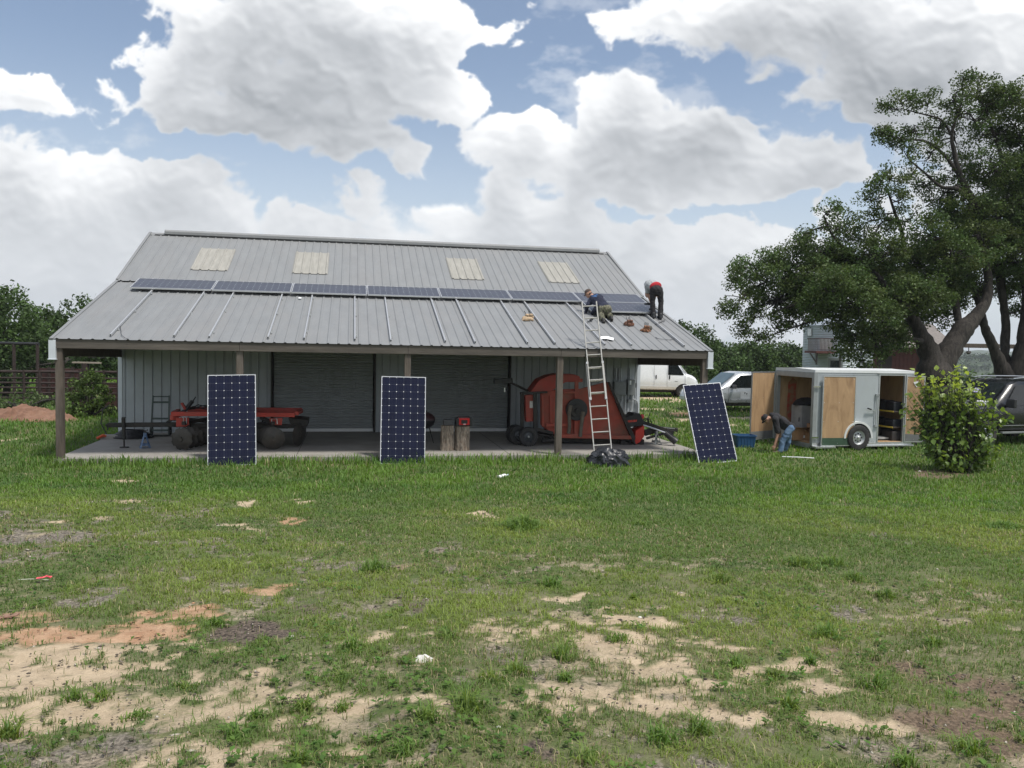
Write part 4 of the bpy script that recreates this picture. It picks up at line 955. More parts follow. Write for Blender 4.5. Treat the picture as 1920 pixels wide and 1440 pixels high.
m.tube([PV(510,795,V1-.04), PV(509,786,V1-.04), PV(519,785,V1-.04), PV(520,795,V1-.04)], .012, 6); m.cut(); m.split('u_bolt', alu, ha)
m = MB(); m.tube([PV(330,788,V1+.6), PV(350,766,V1+.6), PV(362,752,V1+.6)], [.035,.04,.035], 10); m.tube([PV(361,753,V1+.6), PV(367,744,V1+.6)], .014, 8); m.cone(PV(348,768,V1+.6), PV(361,752,V1+.6), .048, .048, 12); m.bar(PV(313,793,V1+.55), PV(345,770,V1+.6), .06, .07); m.build('adjusting_screw', blackm, ha)
m = MB(); plate(m, [(338,756),(342,755),(349,766),(345,769)], V1+.54, .10); m.build('screw_clamp', hr, ha, bevel=.004)
m = MB()
for k, (px, py) in enumerate(((362,762),(372,759),(384,760),(396,763))): m.tube([PV(350,768,V1+.7+.05*k), PV(px,py,V1+.7+.05*k), PV(px+22,py+5,V1+.8), PV(px+60,768,V1+.9)], .014, 6); m.cut()
m.split('hydraulic_hose', blackm, ha)
discm = mat('worn disc steel', (.060,.056,.050), .5, .55, .25, 7, dirt=(.10,.07,.05), ds=5)
def blade(c, ax, r, notch=True):
    m = MB(); ax = Vector(ax).normalized(); x = Vector((0,0,1)); x = (x-ax*x.dot(ax)).normalized(); y = ax.cross(x); n = 48; vs = []
    for j, (q, h) in enumerate(((0.001,.05),(.35,.043),(.7,.022),(1,0))):
        for i in range(n):
            a = 2*math.pi*i/n; rr = r*q
            if j == 3 and notch and (i % 6) in (0, 1): rr *= .90
            vs.append(Vector(c)+x*rr*math.cos(a)+y*rr*math.sin(a)+ax*h)
    m.add(vs, [(j*n+i, j*n+(i+1) % n, (j+1)*n+(i+1) % n, (j+1)*n+i) for j in range(3) for i in range(n)], True)
    m2 = [v-ax*.006 for v in m.v]; b = len(m.v); k = len(m.f); m.v += m2; m.f += [[i+b for i in f][::-1] for f in m.f[:k]]; m.sm += [True]*k; m.mi += [0]*k
    m.f += [[3*n+i, 3*n+(i+1) % n, b+3*n+(i+1) % n, b+3*n+i] for i in range(n)]; m.sm += [False]*n; m.mi += [0]*n
    m.cone(Vector(c)+ax*.04, Vector(c)-ax*.0+ax*.075, .05, .045, 14); return m
for (px, dirn, cnt, nt) in ((341, (.34, 1), 7, True), (513, (-.30, 1), 7, False)):
    u, z = uz(px, 819, V1-.12); ax = (uax*dirn[0]+vax*dirn[1]).normalized()
    for k in range(cnt):
        p = bw(u, V1-.12, .262)+ax*(.24*k)
        b = blade(p, -ax, .262, nt).build('disc_blade', discm, ha)
    m = MB(); m.cone(bw(u, V1-.12, .262), bw(u, V1-.12, .262)+ax*1.5, .022, .022, 8); m.build('axle', darks, ha)
    m = MB(); p = bw(u, V1-.12, .62); m.bar(p+ax*.05, p+ax*1.5, .08, .08); m.cut()
    for k in (1, 5): m.bar(p+ax*(.24*k+.12), bw(u, V1-.12, .27)+ax*(.24*k+.12), .06, .03); m.cut()
    m.split('gang_beam', darks, ha, bevel=.005)
for s in (0, 1):
    u, z = uz(560, 800, V1+.7); 
    for k in range(4):
        p = bw(u+.02, V1+.35+.26*k, .30); blade(p, (uax*.9-vax*.45), .27, False).build('disc_blade', discm, ha) if s == 0 else None
m = MB(); plate(m, [(540,784),(577,788),(576,800),(548,802)], V1+.5, .9); m.build('scraper_bar', darks, ha, bevel=.01)
# transport wheels of the harrow between the gangs
u, z = uz(430, 815, V1+.7); wheel(ha, bw(u, V1+.35, .33), vax, .33, .2, hubm=drim)
u, z = uz(232, 832, V1+.42)
u, z = uz(272, 834, V1+.35); js = jack_stand('blue steel jack stand under the harrow tongue', bw(u, V1+.35, 0), .40, mat('blue enamel', (.05,.11,.22), .45, 0, .25, 12, dirt=(.35,.4,.48), dirt_amt=.5, ds=14))
# hand truck against the wall
u, z = uz(297, 815, 4.0); M = BM @ Matrix.Translation((u, 4.15, 0)) @ Matrix.Rotation(R(-9), 4, 'X')
ht = thing('hand_truck', 'dark green steel hand truck standing against the left part of the wall', 'hand truck', M); hg = mat('dark green steel', (.07,.095,.085), .55, .2)
m = MB(M)
for s in (-1, 1): m.bar((s*.22,0,.02), (s*.20,0,1.06), .045, .03, up=(1,0,0)); m.cut()
m.split('side_rail', hg, ht, bevel=.004); m = MB(M)
for z in (.14,.45,.88,1.03): m.bar((-.21,0,z), (.21,0,z), .03, .05 if z != 1.03 else .03); m.cut()
m.split('cross_bar', hg, ht, bevel=.003)
m = MB(M); m.box((0,-.12,.012), (.46,.24,.012)); m.build('toe_plate', hg, ht)
for s in (-1, 1): wheel(ht, M @ Vector((s*.23, .10, .14)), uax, .13, .05)
# coiled hose
m = MB(BM); u, z = uz(246, 817, 3.6); rr_ = random.Random(4)
for k in range(7):
    r = .50-.045*k; pts = [(u+r*math.cos(a)+rr_.uniform(-.01,.01), 3.7+r*.75*math.sin(a)+rr_.uniform(-.01,.01), .03+.028*k+.006*math.sin(3*a)) for a in np.linspace(0, 6.1, 30)]; m.tube(pts, .020, 6)
hs_ = thing('coiled_hose', 'coil of black hose lying on the concrete by the left wall corner', 'hose', Matrix.Translation(bw(u, 3.7, 0))); m.build('hose_coil', blackm, hs_)
m = MB(BM); m.tube([(u-.50,3.55,.04),(u-.62,3.42,.09),(u-.74,3.35,.03)], [.03,.04,.035], 8); m.build('orange_end', mat('orange plastic', (.65,.10,.03), .5), hs_)
m = MB(BM); m.tube([(u-.62,3.8,.05),(u-.78,3.85,.35),(u-.75,3.9,.72),(u-.62,3.95,.80)], .014, 6); m.build('loose_end', blackm, hs_)
# ---- stumps, radio, box, pot
barkm = NT('cedar bark'); co = barkm.coord('Object', (1,1,.16)); n1 = barkm.noise(26, 6, .7, co, .8); n2 = barkm.noise(9, 5, .6, barkm.coord('Object'))
c_ = barkm.mix(barkm.ramp(n1, [(.32,0),(.62,1)]), (.035,.025,.020), (.40,.34,.27)); c_ = barkm.mix(barkm.ramp(n2, [(.5,0),(.75,.6)]), c_, (.20,.115,.07)); barkm.l(c_, barkm.b.inputs['Base Color']); barkm.b.inputs['Roughness'].default_value = .9; barkm.bump(n1, 1, .02)
sawn = mat('sawn log end', (.36,.27,.18), .85, 0, .2, 8)
def stump(px, py, r, h, label, seed, group='upright cedar logs on the porch'):
    u, z = uz(px, py, .95); rr = random.Random(seed); t = thing('log_stump', label, 'log', BM @ Matrix.Translation((u, .95, 0)), group)
    n = 40; ph = [rr.uniform(0, 6.28) for _ in range(6)]; prof = []; vs = []
    rad = lambda a, q: r*(1+.10*math.sin(2*a+ph[0])+.07*math.sin(3*a+ph[1])+.05*math.sin(5*a+ph[2])+.035*math.sin(9*a+ph[3]+q*1.5))*(1.08-.10*q if q < .3 else 1.05-.04*q)
    rows = 9
    for j in range(rows):
        q = j/(rows-1)
        for i in range(n): a = 2*math.pi*i/n; k = rad(a+.15*q, q)+rr.uniform(-.006,.006); vs.append((u+k*math.cos(a), .95+k*math.sin(a), h*q))
    m = MB(BM); m.add(vs, [(j*n+i, j*n+(i+1) % n, (j+1)*n+(i+1) % n, (j+1)*n+i) for j in range(rows-1) for i in range(n)], True); m.build('bark', barkm.m, t)
    m = MB(BM); m.add([(x, y, h-.004) for (x, y, z) in vs[-n:]], [list(range(n))]); m.build('cut_end', sawn, t)
    return u, h
ua, hA = stump(838, 848, .135, .60, 'split cedar log standing upright left of the radio log', 3)
ub, hB = stump(866, 847, .155, .585, 'thick cedar log standing upright under the red radio', 8)
m = MB(BM); m.box((ua+.02, 1.0, hA+.07), (.24, .20, .14)); q = m.build('tool_case', mat('charcoal plastic', (.07,.07,.072), .6), None, bevel=.02, origin=bw(ua+.02, 1.0, hA)); tag(q, 'small charcoal box sitting on top of the left cedar log', 'box')
M = BM @ Matrix.Translation((ub+.03, .95, hB)) @ Matrix.Rotation(R(4), 4, 'Z'); rd = thing('jobsite_radio', 'red and black jobsite radio sitting on the thick cedar log', 'radio', M); redr = mat('glossy red plastic', (.55,.012,.012), .3, 0, .05)
m = MB(M); m.box((0,0,.115), (.36,.17,.17)); m.build('body', redr, rd, bevel=.02)
m = MB(M)
for s in (-1, 1): m.box((s*.165,0,.105), (.075,.20,.20)); m.cut()
m.split('end_guard', blackm, rd, bevel=.018)
m = MB(M); m.tube([(-.16,0,.21),(-.13,-.01,.235),(.13,-.01,.235),(.16,0,.20)], .013, 8); m.build('handle', blackm, rd)
m = MB(M); m.box((0,-.088,.11), (.15,.008,.09)); m.build('speaker_grille', blackm, rd, bevel=.002)
m = MB(M); m.box((0,-.094,.055), (.06,.006,.03)); m.build('badge', mat('pink badge', (.8,.45,.45), .4), rd)
# dark round barrel grill partly behind the middle panel
u, z = uz(803, 845, 2.2); M = BM @ Matrix.Translation((u-.12, 2.2, 0)); kg = thing('kettle_grill', 'dark round kettle grill standing behind the middle leaning solar panel', 'grill', M)
m = MB(M); m.lathe([(.02,.38),(.16,.42),(.25,.50),(.285,.60),(.285,.62)], (0,0,0), 'Z', 28); m.build('bowl', blackm, kg)
m = MB(M); m.lathe([(.288,.62),(.27,.70),(.20,.77),(.10,.81),(.001,.82)], (0,0,0), 'Z', 28); m.build('lid', mat('dark maroon enamel', (.05,.018,.02), .35), kg)
m = MB(M)
for k in range(3): a = .5+k*2.094; m.cone((.15*math.cos(a), .15*math.sin(a), .46), (.30*math.cos(a), .30*math.sin(a), 0), .012, .012, 8); m.cut()
m.split('leg', darks, kg); m = MB(M); m.tube([(-.06,-.02,.80),(-.05,-.02,.85),(.05,-.02,.85),(.06,-.02,.80)], .009, 6); m.build('handle', blackm, kg)
# leaf litter bits on slab
m = MB(BM); rr_ = random.Random(9)
for (px, py, n) in ((888,829,9),(800,845,12),(905,838,8),(640,845,10),(1060,845,10),(540,838,8)):
    u, z = uz(px, py, 1.6)
    for k in range(n): x = u+rr_.gauss(0,.25); y = max(.2, 1.4+rr_.gauss(0,.45)); s_ = rr_.uniform(.008,.03); a = rr_.random()*6; m.add([(x,y,.004),(x+s_*math.cos(a),y+s_*math.sin(a),.008),(x+s_*.6*math.cos(a+.8),y+s_*.6*math.sin(a+.8),.005)], [(0,1,2)])
tag(m.build('leaf_litter', mat('dry litter', (.16,.13,.09), .9)), 'dry leaves and crumbs scattered over the porch floor', 'litter', None, 'stuff')
# ------------------------------------------------------------------ things in front of the porch
# black tarp bundle
def lump(name, mt, c, r, seed, M=None, flat=.0, sub=28, wr=.18, parent=None, fold=5, cr=0):
    n = sub; vs = []; rows = n//2; rr = np.random.default_rng(seed); ox, oy = rr.random(2)*50
    for j in range(rows+1):
        ph = (j/rows)*math.pi/2*1.0
        for i in range(n*2):
            a = 2*math.pi*i/(n*2); cx_, sx_ = math.cos(a), math.sin(a)
            k = 1+wr*(float(vnoise(ox+2*cx_+j*.18, oy+2*sx_+j*.1))-.5)*2.4+wr*.55*(float(vnoise(ox+fold*cx_+9+j*.3, oy+fold*sx_))-.5)*2+wr*.35*abs(math.sin(a*fold+j*.35+ox))
            if cr: e1 = abs(float(vnoise(ox+7*cx_+j*.55, oy+7*sx_+j*.35))-.5)*2; e2 = abs(float(vnoise(ox+15*cx_+j*.9, oy+15*sx_+30))-.5)*2; k += cr*((1-e1)**2*1.0+(1-e2)**2*.5-.6)
            q = math.cos(ph)*k; h = math.sin(ph)**.8*(1+.22*(float(vnoise(ox+3*cx_*math.cos(ph)+20, oy+3*sx_*math.cos(ph)))-.5)*2)
            vs.append((c[0]+r[0]*q*cx_, c[1]+r[1]*q*sx_, c[2]+r[2]*h))
    m = MB(M); w = n*2; m.add(vs, [(j*w+i, j*w+(i+1) % w, (j+1)*w+(i+1) % w, (j+1)*w+i) for j in range(rows) for i in range(w)], True)
    return m.build(name, mt, parent, sharp=60)
tarp = mat('black plastic tarp', (.020,.022,.027), .34, 0, .3, 4, dirt=(.06,.065,.075), dirt_amt=.5, ds=5, bump=.7, bs=14)
c = gp(1141, 872); q = lump('trash_bag', tarp, (c.x, c.y, c.z-.02), (.44,.32,.42), 5, wr=.16, fold=3, cr=.17, sub=46); tag(q, 'crumpled black plastic bag lying on the grass at the foot of the ladder', 'bag')
# small litter
c = gp(942, 896); M = Matrix.Translation(c+Vector((0,0,.03))) @ Matrix.Rotation(.35, 4, 'Z') @ Matrix.Rotation(R(78), 4, 'Y')
bt = thing('plastic_bottle', 'crushed white plastic bottle lying in the grass in front of the porch', 'bottle', M)
m = MB(M); m.lathe([(.001,-.10),(.04,-.10),(.045,-.07),(.036,-.02),(.044,.03),(.04,.06),(.015,.09),(.015,.11),(.001,.11)], (0,0,0), 'Z', 14); m.build('body', white, bt)
m = MB(M); m.lathe([(.001,.13),(.018,.13),(.018,.105),(.001,.105)], (0,0,0), 'Z', 12); m.build('cap', mat('pale blue plastic', (.5,.65,.7), .5), bt)
stone = mat('white limestone', (.62,.60,.55), .9, 0, .1, 14, bump=.5, bs=30)
c = gp(793, 1238); q = lump('limestone_rock', stone, (c.x, c.y, c.z-.01), (.068,.05,.038), 12, wr=.15, sub=14, fold=4); tag(q, 'flat white limestone rock lying on the sandy grass in the foreground', 'rock')
for i, (px, py, r, lab) in enumerate(((935,1366,.011,'tiny white pebble near the bottom middle of the lawn'),(1724,884,.03,'small white stone in the grass left of the leafy bush'),(545,1196,.02,'pale pebble beside the reddish dirt'),(1200,1158,.014,'tiny pale pebble in the middle of the lawn'))):
    c = gp(px, py); q = lump('pebble', stone, (c.x, c.y, c.z), (r, r*.8, r*.7), 20+i, wr=.12, sub=10, fold=3); tag(q, lab, 'pebble')
# pink flag on a wire lying on the ground
c = gp(78, 1092); M = Matrix.Translation(c+Vector((0,0,.012))) @ Matrix.Rotation(.02, 4, 'Z'); fg = thing('marking_flag', 'bright pink marking flag on a thin pale stake lying in the grass at left', 'flag', M)
m = MB(M); m.tube([(-.22,.02,0),(-.08,.01,.012),(.06,0,.008)], .003, 6); m.build('stake', mat('pale stake', (.6,.6,.5), .6), fg)
m = MB(M); ps = [(-.06,.015,.012),(-.01,-.01,.02),(.03,.01,.03),(.075,.005,.022),(.09,-.03,.03)]
for a, b in zip(ps[:-1], ps[1:]): a = Vector(a); b = Vector(b); m.add([a, b, b+Vector((.004,.025,.012)), a+Vector((-.003,.022,.006))], [(0,1,2,3)], True)
m.build('ribbon', mat('fluorescent pink', (.85,.10,.13), .5), fg)
# reddish tile shard at the left edge and dead weed clump
c = gp(14, 1160); m = MB(Matrix.Translation(c) @ Matrix.Rotation(.5, 4, 'Z')); m.prism([(-.09,-.02,.0),(.06,-.03,.012),(.08,.01,.016),(-.03,.03,.008)], (0,0,0), (0,0,.012)); q = m.build('clay_shard', mat('terracotta', (.26,.15,.11), .85, 0, .2, 20), None, bevel=.003); tag(q, 'broken reddish clay shard on the dirt at the left edge', 'shard')
c = gp(556, 1318); m = MB(); rr_ = random.Random(6)
for k in range(60):
    a = rr_.random()*6.28; r = rr_.random()**.7*.06; p = c+Vector((math.cos(a)*r, math.sin(a)*r, .004+rr_.random()*.012)); d = Vector((rr_.gauss(0,1), rr_.gauss(0,1), rr_.random()*.6)).normalized()*rr_.uniform(.01,.035); m.cone(p, p+d, .0025, .0012, 4)
q = m.build('twig_pile', mat('dead twig', (.055,.042,.035), .9)); tag(q, 'small dark clump of dead twigs on the bare sand', 'twigs')
# white pipe on the grass in front of the crouching man
a = gp(1466, 861)+Vector((0,0,.06)); b = gp(1526, 864)+Vector((0,0,.06)); m = MB(); m.tube([a, (a+b)/2+Vector((0,0,.005)), b], .012, 8); q = m.build('plastic_pipe', white); tag(q, 'thin white pipe lying in the grass in front of the trailer', 'pipe')
# blue tub
c = gp(1394, 838); M = Matrix.Translation(c) @ Matrix.Rotation(.1, 4, 'Z'); tb = thing('blue_tub', 'low blue plastic tub standing on the grass by the trailer door', 'tub', M); bl = mat('blue plastic', (.018,.075,.18), .45, 0, .15, 6)
m = MB(M)
def rr4(w, d, z, r=.06, n=6):
    pts = []
    for (sx, sy, a0) in ((1,1,0),(-1,1,90),(-1,-1,180),(1,-1,270)):
        for k in range(n+1): a = R(a0+90*k/n); pts.append((sx*(w/2-r)+r*math.cos(a), sy*(d/2-r)+r*math.sin(a), z))
    return pts
rings = [rr4(.50,.36,0), rr4(.56,.42,.30), rr4(.60,.46,.31), rr4(.60,.46,.335), rr4(.55,.41,.335), rr4(.48,.34,.02)]; n = len(rings[0]); vs = [p for r_ in rings for p in r_]
m.add(vs, [(j*n+i, j*n+(i+1) % n, (j+1)*n+(i+1) % n, (j+1)*n+i) for j in range(5) for i in range(n)]+[list(range(n)), list(range(5*n, 6*n))]); m.build('bucket', bl, tb)
m = MB(M)
for x in np.linspace(-.22,.22,6): m.bar((x,-.185,.02), (x,-.212,.29), .018, .014, up=(0,1,0))
m.build('ribs', bl, tb)
# ------------------------------------------------------------------ loose things on the porch roof
roofn = (BM.to_3x3() @ nrm).normalized()
def roofM(px, py, turn=0, lift=.0):
    p = proof(px, py, .0); P = BM @ p; ey = (BM.to_3x3() @ sv).normalized(); ex = uax; ez = ex.cross(ey)
    M = Matrix.Identity(4)
    for i, c in enumerate((ex, ey, ez)): M[0][i], M[1][i], M[2][i] = c
    M[0][3], M[1][3], M[2][3] = P+ez*(lift+.02); return M @ Matrix.Rotation(turn, 4, 'Z')
tan = mat('tan suede leather', (.42,.31,.20), .8, 0, .25, 12, bump=.4, bs=50); brown = mat('brown leather', (.13,.055,.03), .6, 0, .35, 14, bump=.4, bs=50); brn2 = mat('orange brown leather', (.22,.10,.05), .6, 0, .35, 14, bump=.4, bs=50)
def pouch(px, py, mt, label, w, seed, turn=0, extra=None):
    M = roofM(px, py, turn); t = thing('tool_pouch', label, 'tool pouch', M)
    lump('belt', mt, (0,0,0), (w, w*.62, .10), seed, M=M, wr=.30, sub=16, parent=t, fold=4)
    m = MB(M)
    for k, (x, y, a) in enumerate(((-.30*w,-.15*w,.3),(.32*w,-.25*w,-.4))):
        rot = Matrix.Rotation(a, 3, 'Z'); m.box((x, y, .10), (w*.55, w*.5, .10), rot); m.cut()
    m.split('pocket', mt, t, bevel=.015)
    m = MB(M)
    for k in range(4): a = seed+k*1.9; x, y = w*.3*math.cos(a), w*.3*math.sin(a)-.1*w; m.cone((x,y,.10), (x+.03*math.cos(a),y+.10,.20), .010, .007, 8); m.cut()
    m.split('hand_tool', darks, t)
    if extra: m = MB(M); m.ell((w*.75,.02,.07), (w*.55,w*.38,.07), 14, wob=.15, seed=2); m.build('side_bag', extra, t)
    return t
pouch(990, 600, tan, 'tan suede tool pouch with open pockets lying between two roof rails', .17, 3, .4)
pouch(1179, 611, brown, 'small dark brown tool belt lying just right of the kneeling man', .13, 5, .2)
pouch(1211, 622, brn2, 'orange brown tool pouch with grey bag lying nearest the right roof edge', .12, 8, -.1, mat('grey green canvas', (.10,.095,.08), .8))
M = roofM(1138, 637, -.35); m = MB(M); m.prism([(-.16,-.11,.012),(0,-.11,.03),(.16,-.11,.014),(.16,.11,.012),(0,.11,.035),(-.16,.11,.014)], (0,0,0), (0,0,.004)); q = m.build('paper_sheet', mat('white paper', (.82,.83,.84), .8, 0, .02), None, M=M); tag(q, 'folded white paper instruction sheet lying on the roof right of the ladder', 'paper')
M = roofM(562, 561, .2); m = MB(M); m.prism([(-.04,-.06,.01),(.035,-.065,.014),(.05,.03,.016),(-.02,.06,.02)], (0,0,0), (0,0,.006)); q = m.build('paper_scrap', white, None, M=M); tag(q, 'small white scrap lying on the roof under the second solar panel', 'scrap')
def cable(pts, r, label, name='cable', mt=blackm):
    P = [BM @ (proof(x, y, .0)+nrm*.028) for x, y in pts]; m = MB(); Q = []
    for i in range(len(P)-1):
        a = P[max(i-1,0)]; b = P[i]; c = P[i+1]; d = P[min(i+2,len(P)-1)]
        for k in range(6):
            t = k/6; Q.append(.5*((2*b)+(c-a)*t+(2*a-5*b+4*c-d)*t*t+(3*b-a-3*c+d)*t**3))
    m.tube(Q+[P[-1]], r, 6); q = m.build(name, mt); tag(q, label, 'cable')
cable([(1229,634),(1234,637),(1245,638),(1256,639),(1262,635),(1258,629),(1247,623),(1240,620)], .007, 'thin grey cable curling on the roof near the right end', mt=mat('grey cable', (.12,.12,.13), .6))
cable([(1228,610),(1238,606),(1246,604)], .009, 'short dark cable crossing the rightmost roof rail'); cable([(1233,600),(1240,602),(1247,602)], .009, 'short dark cable lying by the shoes of the bending man')
cable([(225,612),(227,622),(228,630),(235,636),(241,638)], .005, 'thin dark wire hanging down the left part of the porch roof')
M = roofM(1105, 605, .9); m = MB(M); m.cone((-.17,0,.03), (.05,0,.03), .012, .012, 8); m.box((.12,0,.035), (.15,.045,.045)); q = m.build('screwdriver', blackm, None, M=M); tag(q, 'black hand driver lying on the roof behind the ladder', 'tool')
# ------------------------------------------------------------------ vehicles
glassm = mat('tinted glass', (.012,.015,.016), .06, 0, .05, 3, spec=.6)
windm = mat('windscreen glass', (.10,.14,.15), .05, 0, .2, 3, spec=.8)
chrome = mat('chrome', (.7,.7,.7), .15, 1, .02, 3)
lampm = mat('lamp glass', (.55,.57,.58), .12, 0, .1, 30)
linerm = mat('wheel well liner', (.012,.012,.012), .9, 0, .1, 5)
def loft(m, st, n_side=6):
    """st: list of (x, zb, zbelt, ztop, wb, wm, wt): body stations; symmetric section"""
    rings = []
    for (x, zb, zm, zt, wb, wm, wt) in st:
        h = []
        h.append((0, zb)); h.append((wb*.8, zb)); h.append((wb*.96, zb+.05)); h.append((wm*.995, zb+(zm-zb)*.35)); h.append((wm, zb+(zm-zb)*.7)); h.append((wm*.985, zm))
        if zt > zm+.12:
            for q in (.35, .7): h.append((wm*.985+(wt-wm*.985)*q, zm+(zt-zm)*q))
            h.append((wt*.97, zt-.05)); h.append((wt*.80, zt-.005)); h.append((0, zt))
        else:
            e = max(.001, zt-zm)
            h.append((wm*.975, zm+e*.3)); h.append((wm*.95, zm+e*.6)); h.append((wm*.88, zm+e*.85)); h.append((wm*.6, zm+e*.97)); h.append((0, zt))
        full = [(x, -a, b) for a, b in h]+[(x, a, b) for a, b in h[::-1][1:-1]]
        rings.append(full)
    n = len(rings[0]); vs = [p for r in rings for p in r]; k = len(rings)
    m.add(vs, [(j*n+i, j*n+(i+1) % n, (j+1)*n+(i+1) % n, (j+1)*n+i) for j in range(k-1) for i in range(n)], True)
    b = len(m.v)-len(vs); m.f += [[b+i for i in range(n)][::-1], [b+(k-1)*n+i for i in range(n)]]; m.sm += [False, False]; m.mi += [m.m, m.m]
    return m
def cutwheels(o, M, wheels, r, hw):
    for (x) in wheels:
        c = MB(M); c.cone((x, -hw-.2, r*.92), (x, -hw+.30, r*.92), r*1.16, r*1.16, 32); c.cone((x, hw-.30, r*.92), (x, hw+.2, r*.92), r*1.16, r*1.16, 32)
        k = c.build('cutter', linerm, None, M=M)
        b = o.modifiers.new('cut', 'BOOLEAN'); b.object = k; b.operation = 'DIFFERENCE'; b.solver = 'EXACT'
        try: b.material_mode = 'TRANSFER'
        except Exception: pass
        evalmesh(o); bpy.data.objects.remove(k); WM.pop(k, None) if False else None
    o.data.set_sharp_from_angle(angle=R(38))
def side_panel(m, pts, yf, off=.006, s=-1, th=.004):
    """glass/trim polygon in (x,z) laid on the body side; yf(x,z)->half width"""
    P = [(x, s*(yf(x, z)+off), z) for x, z in pts]; m.add(P, [list(range(len(P)))]); return m
# --- white van
def van():
    nose = at(1311, 720, 42.0); zb = .10
    M = Matrix.Translation((nose.x-5.65, 43.0, zgs(nose.x-2, 42.5)+.0)) @ Matrix.Rotation(R(0), 4, 'Z')
    t = thing('cargo_van', 'white cargo van parked on the grass behind the right end of the barn', 'van', M); wp_ = mat('white car paint', (.82,.84,.86), .28, 0, .02, 3, coat=.4)
    st = [(0,.55,1.15,2.02,.90,.96,.82),(.06,.42,1.15,2.10,.94,1.0,.86),(1.5,.40,1.15,2.13,.96,1.0,.86),(3.3,.40,1.15,2.13,.96,1.0,.86),(4.25,.40,1.15,2.10,.96,1.0,.84),(4.5,.40,1.16,1.90,.96,1.0,.80),(4.78,.40,1.17,1.55,.96,.99,.78),(4.98,.40,1.17,1.30,.95,.98,.76),(5.1,.42,1.12,1.26,.94,.97,.7),(5.35,.45,1.02,1.18,.92,.94,.7),(5.52,.5,.92,1.08,.86,.88,.6),(5.62,.56,.82,.95,.80,.80,.5)]
    b = loft(MB(M), st).build('body', wp_, t, sharp=60); cutwheels(b, M, (1.05, 4.85), .36, 1.0)
    yf = lambda x, z: 1.0*.985 if z < 1.15 else .985+(z-1.15)/(2.13-1.15)*(.86-.985)*1.0
    m = MB(M); side_panel(m, [(4.02,1.20),(4.86,1.20),(4.76,1.36),(4.43,1.86),(4.05,1.90)], yf, .012); m.build('side_window', glassm, t)
    m = MB(M); side_panel(m, [(4.02,1.20),(4.86,1.20),(4.76,1.36),(4.43,1.86),(4.05,1.90)], yf, .012, 1); m.build('side_window', glassm, t)
    m = MB(M); m.add([(4.97,-.72,1.335),(4.97,.72,1.335),(4.50,.68,1.93),(4.50,-.68,1.93)], [(0,1,2,3)]); m.build('windscreen', windm, t)
    m = MB(M); m.bar((5.0,-.90,1.28),(4.46,-.82,1.95),.05,.05); m.build('window_pillar', wp_, t)
    for x in (3.40, 4.10): m = MB(M); m.box((x,-1.008,1.08), (.055,.03,.20)); m.build('door_handle', blackm, t, bevel=.008)
    m = MB(M)
    for x in (.9,1.9,3.3,3.98,4.92): m.box((x,-.998,1.15), (.008,.012,1.2)); m.cut()
    m.split('door_seam', mat('dark seam rubber', (.12,.125,.13), .7), t)  # dark grey strips mark the joints between the doors
    m = MB(M); m.box((2.6,-1.0,.60), (3.9,.015,.02)); m.build('side_moulding', wp_, t)
    for s in (-1, 1):
        for x in (1.05, 4.85): wheel(t, M @ Vector((x, s*.84, .36)), (0,s,0), .36, .23, hubm=steelg)
    m = MB(M); m.box((5.60,0,.55), (.12,1.75,.2)); m.build('front_bumper', steelg, t, bevel=.03)
    for s in (-1, 1): m = MB(M); m.box((5.52,s*.70,.86), (.12,.30,.16)); m.build('headlight', lampm, t, bevel=.02)
    m = MB(M); m.box((2.7,0,.33), (4.0,1.0,.16)); m.build('underbody', darks, t)
    m = MB(M); m.box((4.45,-.999,.87), (.15,.012,.025)); m.build('badge', steelg, t)
van()
